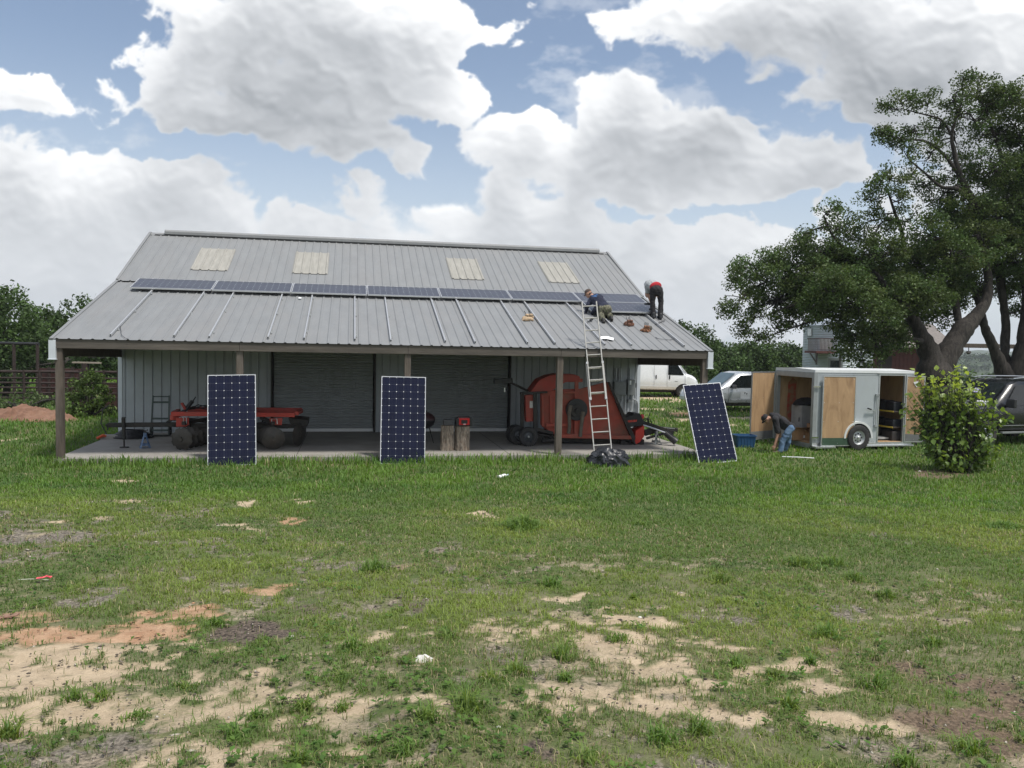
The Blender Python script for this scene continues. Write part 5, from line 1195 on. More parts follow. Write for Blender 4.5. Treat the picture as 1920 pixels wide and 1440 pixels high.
# --- silver pickup facing left
def pickup():
    P = at(1283, 740, 32.6); yaw = R(180+14)
    z = zgs(P.x+1.5, 33)
    M = Matrix.Translation((P.x, P.y, z+.0)) @ Matrix.Rotation(yaw, 4, 'Z') @ Matrix.Translation((-5.2, .0, 0))
    # local +x is the front; the visible flank is +y
    M = Matrix.Translation((P.x+.50, P.y+1.6, z-.12)) @ Matrix.Rotation(yaw, 4, 'Z') @ Matrix.Translation((-5.2, 0, 0))
    t = thing('pickup_truck', 'silver white crew cab pickup truck parked behind the open trailer door', 'pickup truck', M); sp_ = mat('silver car paint', (.52,.55,.58), .3, .35, .03, 3, coat=.5)
    st = [(0,.58,1.05,1.10,.85,.88,.7),(.1,.50,1.06,1.12,.88,.91,.7),(1.62,.48,1.06,1.14,.90,.92,.7),(1.66,.46,1.08,1.40,.90,.92,.74),(1.72,.46,1.08,1.68,.90,.92,.68),(1.95,.45,1.08,1.76,.90,.92,.66),(3.0,.45,1.08,1.78,.90,.92,.66),(3.35,.45,1.08,1.72,.90,.92,.64),(3.75,.45,1.08,1.42,.90,.92,.66),(4.05,.45,1.08,1.17,.90,.92,.68),(4.2,.45,1.05,1.12,.90,.92,.7),(4.8,.46,.98,1.06,.89,.90,.7),(5.08,.50,.90,.98,.84,.85,.6),(5.2,.56,.78,.84,.74,.75,.5)]
    b = loft(MB(M), st).build('body', sp_, t, sharp=60); cutwheels(b, M, (.95, 4.28), .37, .92)
    yf = lambda x, z: .92*.985 if z < 1.08 else .906+(z-1.08)/(.70)*(.655-.906)
    for s in (-1, 1):
        m = MB(M); side_panel(m, [(2.62,1.12),(3.78,1.12),(3.55,1.36),(3.18,1.63),(2.64,1.65)], yf, .012, s); m.build('side_window', glassm, t)
        m = MB(M); side_panel(m, [(1.86,1.14),(2.54,1.12),(2.56,1.65),(2.02,1.63)], yf, .012, s); m.build('side_window', glassm, t)
        m = MB(M); m.box((3.62,s*1.05,1.17), (.10,.22,.16)); m.bar((3.6,s*.90,1.12),(3.62,s*1.0,1.14),.04,.04); m.build('wing_mirror', mat('dark grey plastic', (.09,.085,.09), .5), t, bevel=.03)
        for x in (2.72, 1.95): m = MB(M); m.box((x,s*.925,1.0), (.16,.03,.035)); m.build('door_handle', sp_, t, bevel=.008)
        m = MB(M); m.box((4.98,s*.70,.84), (.22,.22,.17)); m.build('headlight', lampm, t, bevel=.03)
        m = MB(M); m.box((2.6,s*.93,.62), (2.2,.02,.035)); m.build('side_moulding', sp_, t)
        m = MB(M)
        for x in (1.72,2.58,3.80): m.box((x,s*.912,.80), (.008,.022,.62)); m.cut()
        m.split('door_seam', MC['dark seam rubber'], t)
        for x in (.95, 4.28): wheel(t, M @ Vector((x, s*.77, .37)), M.to_3x3() @ Vector((0,s,0)), .37, .24, hubm=alu)
    m = MB(M); m.add([(4.06,-.66,1.18),(4.06,.66,1.18),(3.36,.60,1.705),(3.36,-.60,1.705)], [(0,1,2,3)]); m.build('windscreen', windm, t).location.z += .012
    m = MB(M); m.box((5.14,0,.62), (.16,1.62,.22)); m.build('front_bumper', sp_, t, bevel=.05)
    m = MB(M); m.box((5.16,0,.82), (.06,.9,.18)); m.build('grille', darks, t, bevel=.02)
    m = MB(M); m.box((2.6,0,.40), (3.6,1.2,.14)); m.build('underbody', darks, t)
    # door decal: pale square with a small dark mark
    m = MB(M); side_panel(m, [(2.78,.66),(3.26,.66),(3.26,.98),(2.78,.98)], lambda x, z: .921, .006, 1); d = m.build('door_sign', mat('pale magnetic sign', (.60,.63,.66), .5), t)
    m = MB(M)
    for (x, z) in ((3.06,.90),(2.97,.87)):
        m.add([(x-.03,.931,z+.03),(x+.01,.931,z+.035),(x+.03,.931,z),(x+.005,.931,z-.05),(x-.015,.931,z-.01)], [(0,1,2,3,4)])
    m.build('sign_emblem', blackm, d)
pickup()
# --- black suv at right edge
def suv():
    P = at(1886, 832, 23.4); yaw = R(180+20)
    z = zgs(P.x, P.y)
    M = Matrix.Translation((P.x, P.y, z)) @ Matrix.Rotation(yaw, 4, 'Z') @ Matrix.Translation((-3.45, -.96, 0))
    t = thing('black_suv', 'black sport utility vehicle parked behind the leafy bush at the right edge', 'car', M); bp = mat('black car paint', (.007,.008,.010), .30, 0, .05, 3, coat=.35)
    st = [(0,.60,1.10,1.60,.90,.94,.74),(.08,.48,1.12,1.82,.94,.97,.78),(.5,.42,1.14,1.90,.95,.98,.78),(2.0,.42,1.14,1.93,.95,.98,.77),(2.8,.42,1.14,1.92,.95,.98,.76),(3.15,.42,1.14,1.80,.95,.98,.74),(3.5,.42,1.14,1.50,.95,.98,.76),(3.85,.42,1.14,1.22,.95,.97,.78),(4.1,.44,1.10,1.20,.94,.96,.8),(4.7,.46,1.02,1.14,.92,.94,.8),(5.0,.50,.94,1.04,.88,.89,.7),(5.12,.56,.80,.90,.80,.80,.6)]
    b = loft(MB(M), st).build('body', bp, t, sharp=60); cutwheels(b, M, (1.0, 4.15), .39, .98)
    yf = lambda x, z: .965 if z < 1.14 else .965+(z-1.14)/(.78)*(.765-.965)
    gy = mat('smoky glass', (.018,.020,.022), .10, 0, .1, 3, spec=.5)
    for s in (-1, 1):
        for P_ in ([(2.52,1.19),(3.50,1.19),(3.28,1.45),(2.98,1.76),(2.56,1.79)], [(1.52,1.19),(2.44,1.19),(2.48,1.79),(1.58,1.80)], [(.30,1.19),(1.44,1.19),(1.50,1.80),(.42,1.76)]):
            m = MB(M); side_panel(m, P_, yf, .012, s); m.build('side_window', gy, t)
        m = MB(M); m.box((3.50,s*1.12,1.26), (.12,.26,.26)); m.bar((3.48,s*.94,1.18),(3.5,s*1.05,1.2),.06,.06); m.build('wing_mirror', blackm, t, bevel=.04)
        m = MB(M); m.tube([(.5,s*.66,1.96),(1.2,s*.66,1.985),(2.5,s*.66,1.985),(2.9,s*.66,1.955)], .018, 8); m.build('roof_rail', alu, t)
        for x in (2.68, 1.68): m = MB(M); m.box((x,s*.985,1.06), (.18,.03,.04)); m.build('door_handle', bp, t, bevel=.008)
        m = MB(M); m.box((2.55,s*.975,.60), (2.3,.02,.02)); m.cut(); m.box((2.55,s*.99,.40), (2.3,.10,.05)); m.cut(); m.split('side_moulding', steelg, t, bevel=.006)
        for x in (1.0, 4.15): wheel(t, M @ Vector((x, s*.82, .39)), M.to_3x3() @ Vector((0,s,0)), .39, .26, hubm=alu)
        m = MB(M); m.box((4.95,s*.72,.86), (.22,.24,.18)); m.build('headlight', lampm, t, bevel=.03)
    m = MB(M); m.add([(3.87,-.72,1.235),(3.87,.72,1.235),(3.16,.66,1.80),(3.16,-.66,1.80)], [(0,1,2,3)]); w = m.build('windscreen', glassm, t); w.location.z += .014
    m = MB(M); m.add([(3.56,-.20,1.48),(3.56,.02,1.48),(3.40,-.0,1.61),(3.40,-.18,1.61)], [(0,1,2,3)]); q = m.build('sticker', mat('violet and white sticker', (.48,.45,.72), .5, 0, .5, 18), t); q.location.z += .03
    m = MB(M); m.box((5.06,0,.62), (.16,1.7,.26)); m.build('front_bumper', bp, t, bevel=.06)
    m = MB(M); m.box((2.5,0,.38), (3.8,1.3,.14)); m.build('underbody', darks, t)
    c = M @ Vector((4.15, .45, 1.20)); m = MB(M); m.box((4.13,.50,1.225), (.50,.42,.10)); m.box((4.13,.50,1.285), (.53,.45,.03)); q = m.build('foam_box', white, None, bevel=.01, origin=c); tag(q, 'white lidded box standing on the bonnet of the black vehicle', 'box')
suv()
# ------------------------------------------------------------------ cargo trailer
TN = Vector((8.06, 21.5, 0)); tz = zgs(8.5, 22)
tc = pb  # noqa
rd_ = math.atan2(.26, .96)
TM = Matrix.Translation((TN.x, TN.y, tz)) @ Matrix.Rotation(rd_, 4, 'Z')     # x along the side (right), y to the far rear corner, z up
def px_trailer(px, py, plane, val):
    """pixel -> trailer local on plane 'y'=val or 'x'=val"""
    Mi = TM.inverted(); d = Mi.to_3x3() @ Vector(ray(px, py)); o = Mi @ Vector((0,0,H)); i = {'x':0,'y':1}[plane]; t = (val-o[i])/d[i]; return o+d*t
tr = thing('cargo_trailer', 'grey enclosed cargo trailer with its rear barn doors and side door open', 'trailer', TM)
tb0 = px_trailer(1532, 838, 'y', 0).z; tt0 = px_trailer(1530, 692, 'y', 0).z; TL = px_trailer(1712, 700, 'y', 0).x; TW = 1.80
gsk = mat('pale grey trailer skin', (.40,.435,.45), .42, .15, .05, 2.5, dirt=(.30,.31,.30), dirt_amt=.3, ds=1.3); galt = mat('galvanised trailer frame', (.33,.35,.355), .45, .4, .1, 8); wht = mat('white roof trim', (.66,.68,.68), .5, .1, .05, 4)
ply = NT('raw plywood'); co = ply.coord('Object', (2.0,2.0,.5)); n1 = ply.noise(2.4, 6, .6, co, 1.2); n2 = ply.noise(9, 4, .6, ply.coord('Object'))
cc = ply.mix(ply.ramp(n1, [(.3,0),(.5,.6),(.7,1)]), (.27,.165,.085), (.45,.295,.16)); cc = ply.mix(ply.ramp(n2, [(.6,0),(.8,.4)]), cc, (.22,.12,.06)); ply.l(cc, ply.b.inputs['Base Color']); ply.b.inputs['Roughness'].default_value = .65; ply = ply.m
ix0, ix1 = px_trailer(1648, 760, 'y', 0).x, px_trailer(1694, 760, 'y', 0).x; iz0 = px_trailer(1650, 829, 'y', 0).z; iz1 = px_trailer(1650, 704, 'y', 0).z
T = .045; zb, zt = tb0, tt0
m = MB(TM)
def tbx(m, x0, x1, y0, y1, z0, z1): m.box(((x0+x1)/2, (y0+y1)/2, (z0+z1)/2), (x1-x0, y1-y0, z1-z0))
tbx(m, .10, ix0, 0, T, zb+.10, zt-.085); m.cut(); tbx(m, ix1, TL, 0, T, zb+.10, zt-.085); m.cut(); tbx(m, ix0, ix1, 0, T, iz1, zt-.085); m.cut(); tbx(m, ix0, ix1, 0, T, zb+.10, iz0-.004); m.cut()
sides = m.split('side_wall', gsk, tr)
m = MB(TM); tbx(m, .10, TL, TW-T, TW, zb+.10, zt-.085); m.build('far_wall', gsk, tr); m = MB(TM); tbx(m, TL, TL+T, 0, TW, zb+.10, zt-.085); m.build('front_wall', gsk, tr)
m = MB(TM); tbx(m, .07, TL-.002, T+.002, T+.014, zb+.12, zt-.09) if False else None
m.M = TM; tbx(m, .07, TL-.004, TW-T-.014, TW-T-.003, zb+.12, zt-.09); m.cut(); tbx(m, TL-.016, TL-.004, T+.016, TW-T-.016, zb+.12, zt-.09); m.cut(); tbx(m, .07, ix0-.01, T+.003, T+.013, zb+.12, zt-.09); m.cut(); m.split('plywood_lining', ply, tr)
m = MB(TM); tbx(m, .02, TL, .02, TW-.02, zb+.06, zb+.115); m.build('floor', ply, tr)
m = MB(TM); tbx(m, .0, TL+T, 0, TW, zt-.055, zt-.035); m.prism([(-.01,-.012,zt-.09),(-.01,TW+.012,zt-.09),(-.01,TW+.012,zt-.02),(-.01,TW/2,zt+.012),(-.01,-.012,zt-.02)], (.012,0,0), (TL+T+.012,0,0)); m.build('roof', wht, tr)
m = MB(TM); tbx(m, -.012, .10, -.006, .10, zb+.02, zt-.09); m.cut(); tbx(m, -.012, .10, TW-.10, TW+.006, zb+.02, zt-.09); m.cut(); tbx(m, -.012, .08, .10, TW-.10, zt-.24, zt-.09); m.cut(); tbx(m, -.014, .08, .10, TW-.10, zb-.05, zb+.075); m.cut()
tbx(m, TL-.02, TL+T+.004, -.004, .05, zb+.02, zt-.09); m.cut(); m.split('corner_post', galt, tr, bevel=.004)
m = MB(TM); tbx(m, .0, TL+T, -.008, .0, zb+.01, zb+.10); m.cut(); tbx(m, -.0, .62, -.16, .0, zb-.02, zb+.03); m.cut(); tbx(m, 1.20, TL+.05, -.10, .0, zb-.005, zb+.03); m.cut(); m.split('sill', alu, tr, bevel=.003)
m = MB(TM); tbx(m, .05, TL, .25, .33, zb-.12, zb+.05); m.cut(); tbx(m, .05, TL, TW-.33, TW-.25, zb-.12, zb+.05); m.cut(); m.bar((TL,.3,zb-.04),(TL+1.3,TW/2,zb-.04),.06,.10); m.cut(); m.bar((TL,TW-.3,zb-.04),(TL+1.3,TW/2,zb-.04),.06,.10); m.cut(); m.split('chassis_beam', darks, tr)
m = MB(TM); m.box((TL+1.35,TW/2,zb-.02), (.22,.09,.08)); m.cone((TL+1.1,TW/2,-.0),(TL+1.1,TW/2,zb+.35),.03,.03,10); m.build('coupler_jack', darks, tr)
# side doorway frame and drip cap
m = MB(TM); tbx(m, ix0-.035, ix0, -.014, .05, iz0-.03, iz1+.03); m.cut(); tbx(m, ix1, ix1+.035, -.014, .05, iz0-.03, iz1+.03); m.cut(); tbx(m, ix0, ix1, -.014, .05, iz0-.03, iz0); m.cut(); tbx(m, ix0, ix1, -.014, .05, iz1, iz1+.03); m.cut(); tbx(m, ix0-.09, ix1+.08, -.03, .0, iz1+.05, iz1+.075); m.cut(); m.split('door_trim', alu, tr)
m = MB(TM); m.cone((ix0-.12,-.04,iz0+.45),(ix0-.12,-.04,iz0+1.30),.014,.014,10); m.box((ix0-.09,-.03,iz0+.45),(.10,.05,.05)); m.box((ix0-.09,-.03,iz0+1.30),(.10,.05,.05)); m.build('lock_bar', galt, tr)
m = MB(TM); m.bar((ix0-.14,-.05,iz0+.86),(ix0-.38,-.07,iz0+.93),.03,.02); m.build('bar_handle', alu, tr); m = MB(TM); m.bar((ix0-.30,-.075,iz0+.905),(ix0-.42,-.08,iz0+.94),.04,.035); m.build('handle_grip', blackm, tr, bevel=.006)
m = MB(TM)
for zz in (zt-.10, zb+.125):
    x = .14
    while x < TL-.03:
        if not (ix0-.1 < x < ix1+.1) or zz > zb+1: m.ell((x, -.002, zz), (.009,.006,.009), 6)
        x += .075
for xx in (1.22, ix0-.16): 
    zq = zb+.16
    while zq < zt-.12: m.ell((xx, -.002, zq), (.008,.005,.008), 6); zq += .10
rv = m.build('rivet_rows', galt, tr)
m = MB(TM)
for xx in (1.22,): m.box((xx, -.001, (zb+zt)/2), (.012,.006,zt-zb-.30))
m.build('skin_seam', mat('dark seam', (.15,.16,.165), .6), tr)
m = MB(TM); tbx(m, .12, TL, -.004, .0, zt-.155, zt-.150); m.build('upper_seam', MC['dark seam'], tr)
# wheel + fender
wx = px_trailer(1605, 835, 'y', -.05).x
w_ = wheel(tr, TM @ Vector((wx, -.07, .345)), TM.to_3x3() @ Vector((0,-1,0)), .345, .205, hubm=mat('silver painted rim', (.50,.52,.53), .4, .3))
m = MB(TM)
for k in range(8): a = 2*math.pi*k/8; m.cone((wx+.105*math.cos(a), -.125, .345+.105*math.sin(a)), (wx+.105*math.cos(a), -.118, .345+.105*math.sin(a)), .022, .022, 10); m.cut()
m.split('rim_slot', blackm, w_)
wheel(tr, TM @ Vector((wx, TW+.07, .345)), TM.to_3x3() @ Vector((0,1,0)), .345, .205, hubm=galt)
m = MB(TM); R0, R1 = .40, .455; n = 22; ring = []
for k in range(n+1):
    a = math.pi*k/n; ring += [(wx+R0*math.cos(a), -.008, .33+R0*math.sin(a)), (wx+R1*math.cos(a), -.008, .33+R1*math.sin(a)), (wx+R1*math.cos(a), -.14, .33+R1*math.sin(a)), (wx+R0*math.cos(a), -.14, .33+R0*math.sin(a))]
m.add(ring, [(4*k+j, 4*k+(j+1) % 4, 4*k+4+(j+1) % 4, 4*k+4+j) for k in range(n) for j in range(4)], True); m.build('mudguard', wht, tr, sharp=30)
m = MB(TM); m.lathe([(.001,-.006),(.41,-.006),(.41,-.010),(.001,-.010)], (wx,0,.345), (Vector((1,0,0)),Vector((0,0,1)),Vector((0,1,0))), 30, False); m.build('wheel_well', linerm, tr)
# doors. local door frame: x across, z up
def door(Md, w, h, label, inner, kick=None, name='rear_door', hs=1):
    m = MB(Md); m.box((w/2, .012, h/2), (w-.05, .020, h-.05)); d = m.build(name, inner, tr)
    if label: d['label'] = label
    m = MB(Md)
    for x in (.0125, w-.0125): m.box((x, .012, h/2), (.025, .034, h)); m.cut()
    for z in (.0125, h-.0125): m.box((w/2, .012, z), (w-.05, .034, .025)); m.cut()
    m.split('door_edge', alu, d)
    m = MB(Md); m.box((w/2, .026, h/2), (w-.052, .006, h-.052)); m.build('outer_skin', gsk, d)
    if kick: m = MB(Md); m.box((w/2, -.0015, .02+kick[0]/2), (w-.055, .006, kick[0])); m.build('kick_plate', kick[1], d)
    m = MB(Md); rr = random.Random(int(w*1000))
    for x in (.06, w/2, w-.06):
        for z in (.08, h*.35, h*.62, h-.08): m.ell((x+rr.uniform(-.01,.01), -.002, z), (.009,.004,.009), 6)
    m.build('screws', alu, d)
    return d
hD = zt-.24-(zb+.075)-.01
# near door folded right round against the side: hinged at corner (0,0)
Md = TM @ Matrix.Translation((px_trailer(1542,760,'y',-.09).x, -.09, zb+.03)) @ Matrix.Rotation(R(-2.5), 4, 'Z')
wD = px_trailer(1602,760,'y',-.09).x-px_trailer(1542,760,'y',-.09).x
door(Md, wD, px_trailer(1570,705,'y',-.09).z-zb-.03, 'plywood lined rear door folded back against the side, dark green kick plate', ply, (.20, mat('dark green paint', (.035,.075,.045), .6)))
m = MB(TM)
for z in (zb+.26, zb+1.62): m.box((.05,-.045,z), (.20,.03,.035)); m.cut()
m.split('hinge', chrome, tr)
# far door: hinge at (0,TW), swung out to the left
a = at(1456, 770, 23.3); hx = TM @ Vector((-.02, TW, 0)); tgt = at(1408, 770, 22.6); dx = (tgt-hx); dx.z = 0; wF = dx.length; ang = math.atan2(dx.y, dx.x)
M2 = Matrix.Translation(Vector((tgt.x, tgt.y, tz+zb+.02))) @ Matrix.Rotation(ang+math.pi, 4, 'Z')
door(M2, wF, at(1430,697,22.8).z-tz-zb-.02, 'plywood lined rear door swung wide open to the left, grey kick plate', ply, (.22, mat('grey kick plate', (.15,.155,.155), .6)))
# side door opened to the right
hp = TM @ Vector((ix1+.04, -.03, 0)); tg = at(1733, 760, hp.y-.02); dx = tg-hp; dx.z = 0; ang = math.atan2(dx.y, dx.x)
M3 = Matrix.Translation((hp.x, hp.y, tz+iz0+.0)) @ Matrix.Rotation(ang, 4, 'Z')
d = door(M3, dx.length, iz1-iz0, 'narrow side door swung open to the right behind the bush', ply, (.20, mat('grey kick plate', (.15,.155,.155), .6)), 'side_door')
m = MB(M3); m.prism([(dx.length*.36,-.004,iz1-iz0-.17),(dx.length*.62,-.004,iz1-iz0-.14),(dx.length*.68,-.004,iz1-iz0-.24),(dx.length*.54,-.004,iz1-iz0-.31)], (0,-.002,0), (0,-.006,0)); m.build('paper_notice', white, d)
# red spray on the plywood lining
m = MB(TM); m.add([(.35,TW-.062,zb+.5),(.62,TW-.062,zb+.45),(.66,TW-.062,zt-.4),(.52,TW-.062,zt-.3),(.38,TW-.062,zt-.45)], [(0,1,2,3,4)])
rdm = NT('faded red spray'); f = rdm.noise(7, 5, .65, rdm.coord('Object')); rdm.l(rdm.mix(rdm.ramp(f, [(.42,0),(.62,.8)]), (.26,.15,.075), (.42,.03,.02)), rdm.b.inputs['Base Color']); rdm.b.inputs['Roughness'].default_value = .8; m.build('red_paint_mark', rdm.m, tr)
# contents (each rests in the trailer: things of their own)
card = mat('brown cardboard', (.34,.20,.11), .85, 0, .1, 9)
def T3(x, y, z=0): return TM @ Vector((x, y, z))
fz = zb+.118
def cbox(x, y, z, w, d, h, rz, label, mt=card, name='cardboard_box', cat='box', lid=True, grp=None):
    Mb = TM @ Matrix.Translation((x, y, z)) @ Matrix.Rotation(rz, 4, 'Z'); t = thing(name, label, cat, Mb, grp); m = MB(Mb)
    th = .008
    for (cx, cy, sx, sy) in ((0,-d/2,w,th),(0,d/2,w,th),(-w/2,0,th,d),(w/2,0,th,d)): m.box((cx, cy, h/2), (sx, sy, h))
    m.box((0,0,.006), (w-.01,d-.01,.008)); m.build('carton', mt, t)
    if lid:
        m = MB(Mb)
        m.prism([(-w/2,-d/2,h),(w/2,-d/2,h),(w/2+.01,-d/2-.10,h+.05),(-w/2-.01,-d/2-.10,h+.05)], (0,0,0), (0,0,.006)); m.cut(); m.prism([(-w/2,-d/2,h),(-w/2,d/2,h),(-w/2-.08,d/2,h+.09),(-w/2-.08,-d/2,h+.09)], (0,0,0), (0,0,.006)); m.cut(); m.split('flap', mt, t)
        m = MB(Mb); m.box((w*.2,-d/2-.006,h*.3), (.09,.003,.07)); m.build('shipping_label', white, t)
    return t
q = px_trailer(1493, 828, 'y', .80); cbox(q.x, .80, fz, .50, .42, .30, .1, 'open brown cardboard box just inside the rear of the trailer')
q = px_trailer(1513, 830, 'y', .62); cbox(q.x+.05, .50, fz, .30, .28, .20, -.2, 'small brown carton by the near corner inside the trailer')
cbox(.72, .85, fz+.0, .36, .34, .42, .3, 'taller brown carton behind the small one in the trailer', lid=False)
m = MB(TM); m.box((.17,1.32,fz+.15), (.30,.30,.30)); m.box((.17,1.32,fz+.345), (.30,.26,.05), Matrix.Rotation(.3,3,'Y')); q = m.build('grey_bin', mat('light grey plastic', (.42,.44,.45), .6), None, bevel=.015, origin=T3(.17,1.32,fz)); tag(q, 'light grey bin inside the trailer behind the stooping man', 'bin')
m = MB(TM); m.box((.72,1.38,fz+.45), (.56,.50,.90)); t_ = thing('metal_cabinet', 'pale grey metal cabinet against the far wall inside the trailer', 'cabinet', TM @ Matrix.Translation((.72,1.38,fz))); m.build('carcass', mat('cabinet grey', (.34,.35,.35), .5, .1), t_, bevel=.01); m = MB(TM); m.box((.434,1.38,fz+.45), (.012,.44,.82)); m.build('door', mat('cabinet grey', (.34,.35,.35), .5, .1), t_, bevel=.004); m = MB(TM); m.box((.42,1.22,fz+.5), (.02,.02,.12)); m.build('handle', blackm, t_)
q = lump('black_jacket', mat('black cloth', (.012,.012,.014), .9), (0,0,0), (.30,.24,.20), 33, M=TM @ Matrix.Translation((.70,1.36,fz+.90)), wr=.25, sub=16); tag(q, 'black jacket thrown over the grey cabinet inside the trailer', 'jacket')
for k, (z, n_) in enumerate(((fz+.36,'lower'),(fz+.80,'upper'))):
    t_ = thing('storage_shelf', '%s dark shelf with a yellow edge inside the side door' % n_, 'shelf', TM @ Matrix.Translation((TL-.3,.9,z-.3))); m = MB(TM); tbx(m, TL-.50, TL-.02, .10, TW-.08, z, z+.03); m.build('board', darkw, t_); m = MB(TM); tbx(m, TL-.512, TL-.50, .10, TW-.08-(.6 if k == 0 else 0), z-.006, z+.034); m.build('edge_strip', mat('yellow strap', (.55,.42,.06), .6), t_)
    m = MB(TM); rr = random.Random(k+4)
    for j in range(4):
        y = .32+j*.38; h = rr.uniform(.16,.30); m.box((TL-.27,y,z+.03+h/2), (.36,.33,h)); m.cut()
    for qq, lab in zip(m.split('tool_case', mat('dark blue black plastic', (.018,.020,.026), .5), None, bevel=.02), ('nearest','second','third','farthest')): tag(qq, '%s dark tool case on the %s yellow edged shelf in the trailer' % (lab, n_), 'case')
m = MB(TM)
for j in range(3): tbx(m, TL-.5, TL-.05, .12+j*.5, .52+j*.5, fz+.002, fz+.26+.04*j); m.cut()
for qq, lab in zip(m.split('floor_crate', mat('dark crate plastic', (.03,.025,.025), .6), None, bevel=.02), ('near','middle','far')): tag(qq, '%s dark crate on the trailer floor under the shelves' % lab, 'crate')
rr = random.Random(12)
for k, (x, y, w, h, c_, lab) in enumerate(((.95,.35,.34,.22,(.30,.18,.10),'squat brown carton beside the door post inside the trailer'),(1.35,.45,.40,.34,(.06,.06,.065),'dark storage crate in the middle of the trailer floor'),(1.1,1.2,.36,.55,(.25,.16,.09),'tall brown carton behind the grey cabinet'),(1.75,1.35,.5,.7,(.045,.045,.05),'tall dark case against the far trailer wall'))):
    m = MB(TM); m.box((x, y, fz+h/2), (w, w*.8, h), Matrix.Rotation(rr.uniform(-.2,.2), 3, 'Z')); q = m.build('carton' if k in (0, 2) else 'storage_crate', mat('carton tone %s' % 'abcd'[k], c_, .8, 0, .15, 9), None, bevel=.008, origin=T3(x, y, fz)); tag(q, lab, 'carton' if k in (0, 2) else 'crate')
m = MB(TM); m.box(((ix0+ix1)/2-.05,.5,fz+.06), (.62,.5,.05)); q = m.build('grey_board', mat('cabinet grey', (.34,.35,.35), .5, .1), None, origin=T3((ix0+ix1)/2,.5,fz)); tag(q, 'pale grey board lying on the trailer floor inside the side door', 'board')
# ------------------------------------------------------------------ grain bin house, red barn, pavilion
def binhouse():
    Y = 55; a = at(1509, 660, Y); b = at(1631, 660, Y); r = (b.x-a.x)/2; cx = (a.x+b.x)/2; z0 = zgs(cx, Y)-.1; ze = at(1520, 610, Y).z; zp = at(1570, 578, Y).z; M = Matrix.Translation((cx, Y, z0))
    t = thing('grain_bin_house', 'round corrugated metal tower with a balcony behind the oak tree', 'tower', M)
    cm = mat('corrugated galvanised tower', (.40,.45,.47), .45, .35, .08, 2, dirt=(.3,.32,.32), dirt_amt=.4, ds=1)
    prof = []; z = 0
    while z < ze-z0: prof += [(r, z), (r+.03, z+.055), (r, z+.11)]; z += .111
    m = MB(M); m.lathe(prof, (0,0,0), 'Z', 48); m.build('wall', cm, t, sharp=20)
    m = MB(M); m.lathe([(r+.12, ze-z0-.03),(r+.10, ze-z0+.02),(.4, zp-z0),(.35, zp-z0+.15),(.001, zp-z0+.2)], (0,0,0), 'Z', 24, False)
    for k in range(24): a_ = 2*math.pi*k/24; m.bar(((r+.1)*math.cos(a_), (r+.1)*math.sin(a_), ze-z0+.03), (.4*math.cos(a_), .4*math.sin(a_), zp-z0+.01), .04, .05)
    m.build('roof', mat('bright roof sheet', (.50,.55,.58), .35, .5), t)
    def sp(px, py, off=.04):
        d = Vector(ray(px, py)); o = Vector((0,0,H)); A = d.x**2+d.y**2; Bq = -2*(d.x*cx+d.y*Y); C = cx*cx+Y*Y-(r+off)**2; tt = (-Bq-math.sqrt(max(0, Bq*Bq-4*A*C)))/(2*A); return o+d*tt
    def patch(x0, y0, x1, y1, off, mt, nm, par=t):
        m = MB(); vs = []; n = 5
        for y in (y0, y1):
            for k in range(n): vs.append(sp(x0+(x1-x0)*k/(n-1), y, off))
        m.add(vs, [(k, k+1, n+k+1, n+k) for k in range(n-1)], True); return m.build(nm, mt, par)
    w = patch(1513, 614, 1522.5, 631, .05, steelg, 'window'); patch(1514, 616, 1521.3, 629.5, .065, mat('curtained pane', (.62,.65,.66), .25), 'pane', w)
    w = patch(1553, 671, 1580, 690, .05, steelg, 'door'); patch(1557, 676, 1576, 690, .065, glassm, 'pane', w); patch(1537, 634, 1560, 655, .05, mat('pale panel', (.55,.56,.52), .6), 'balcony_door')
    # balcony
    mr = mat('maroon timber', (.10,.035,.030), .7, 0, .2, 5); Yf = Y-r-.9
    p0 = at(1530, 660, Yf+.0); p1 = at(1568, 660, Yf); zd = p0.z; m = MB(); m.box(((p0.x+p1.x)/2, Yf+1.0, zd-.0), (p1.x-p0.x, 2.1, .16)); m.build('balcony_deck', mr, t)
    zt_ = at(1514, 634, Yf).z; m = MB(); m.bar((p0.x, Yf, zt_), (p1.x, Yf, zt_), .05, .05); m.bar((p0.x, Yf, zt_), (p0.x, Yf+1.6, zt_), .05, .05)
    for k in range(16): x = p0.x+(p1.x-p0.x)*k/15; m.bar((x, Yf, zd), (x, Yf, zt_), .03, .03)
    for k in range(8): m.bar((p0.x, Yf+.2*k, zd), (p0.x, Yf+.2*k, zt_), .03, .03)
    m.build('railing', mat('dark maroon metal', (.07,.045,.045), .6), t)
    m = MB()
    for px in (1531.5,): q = at(px, 662, Yf+.1); m.bar((q.x, Yf+.1, zd), (q.x, Yf+.1, at(px, 684, Yf).z), .09, .09); m.cut(); m.bar((q.x-.45, Yf+.1, zd-.05), (q.x, Yf+.1, at(px, 680, Yf).z), .08, .08); m.cut(); m.bar((q.x+1.5, Yf+.1, zd), (q.x+1.5, Yf+.1, z0), .09, .09); m.cut()
    m.split('bracket', darks, t)
binhouse()
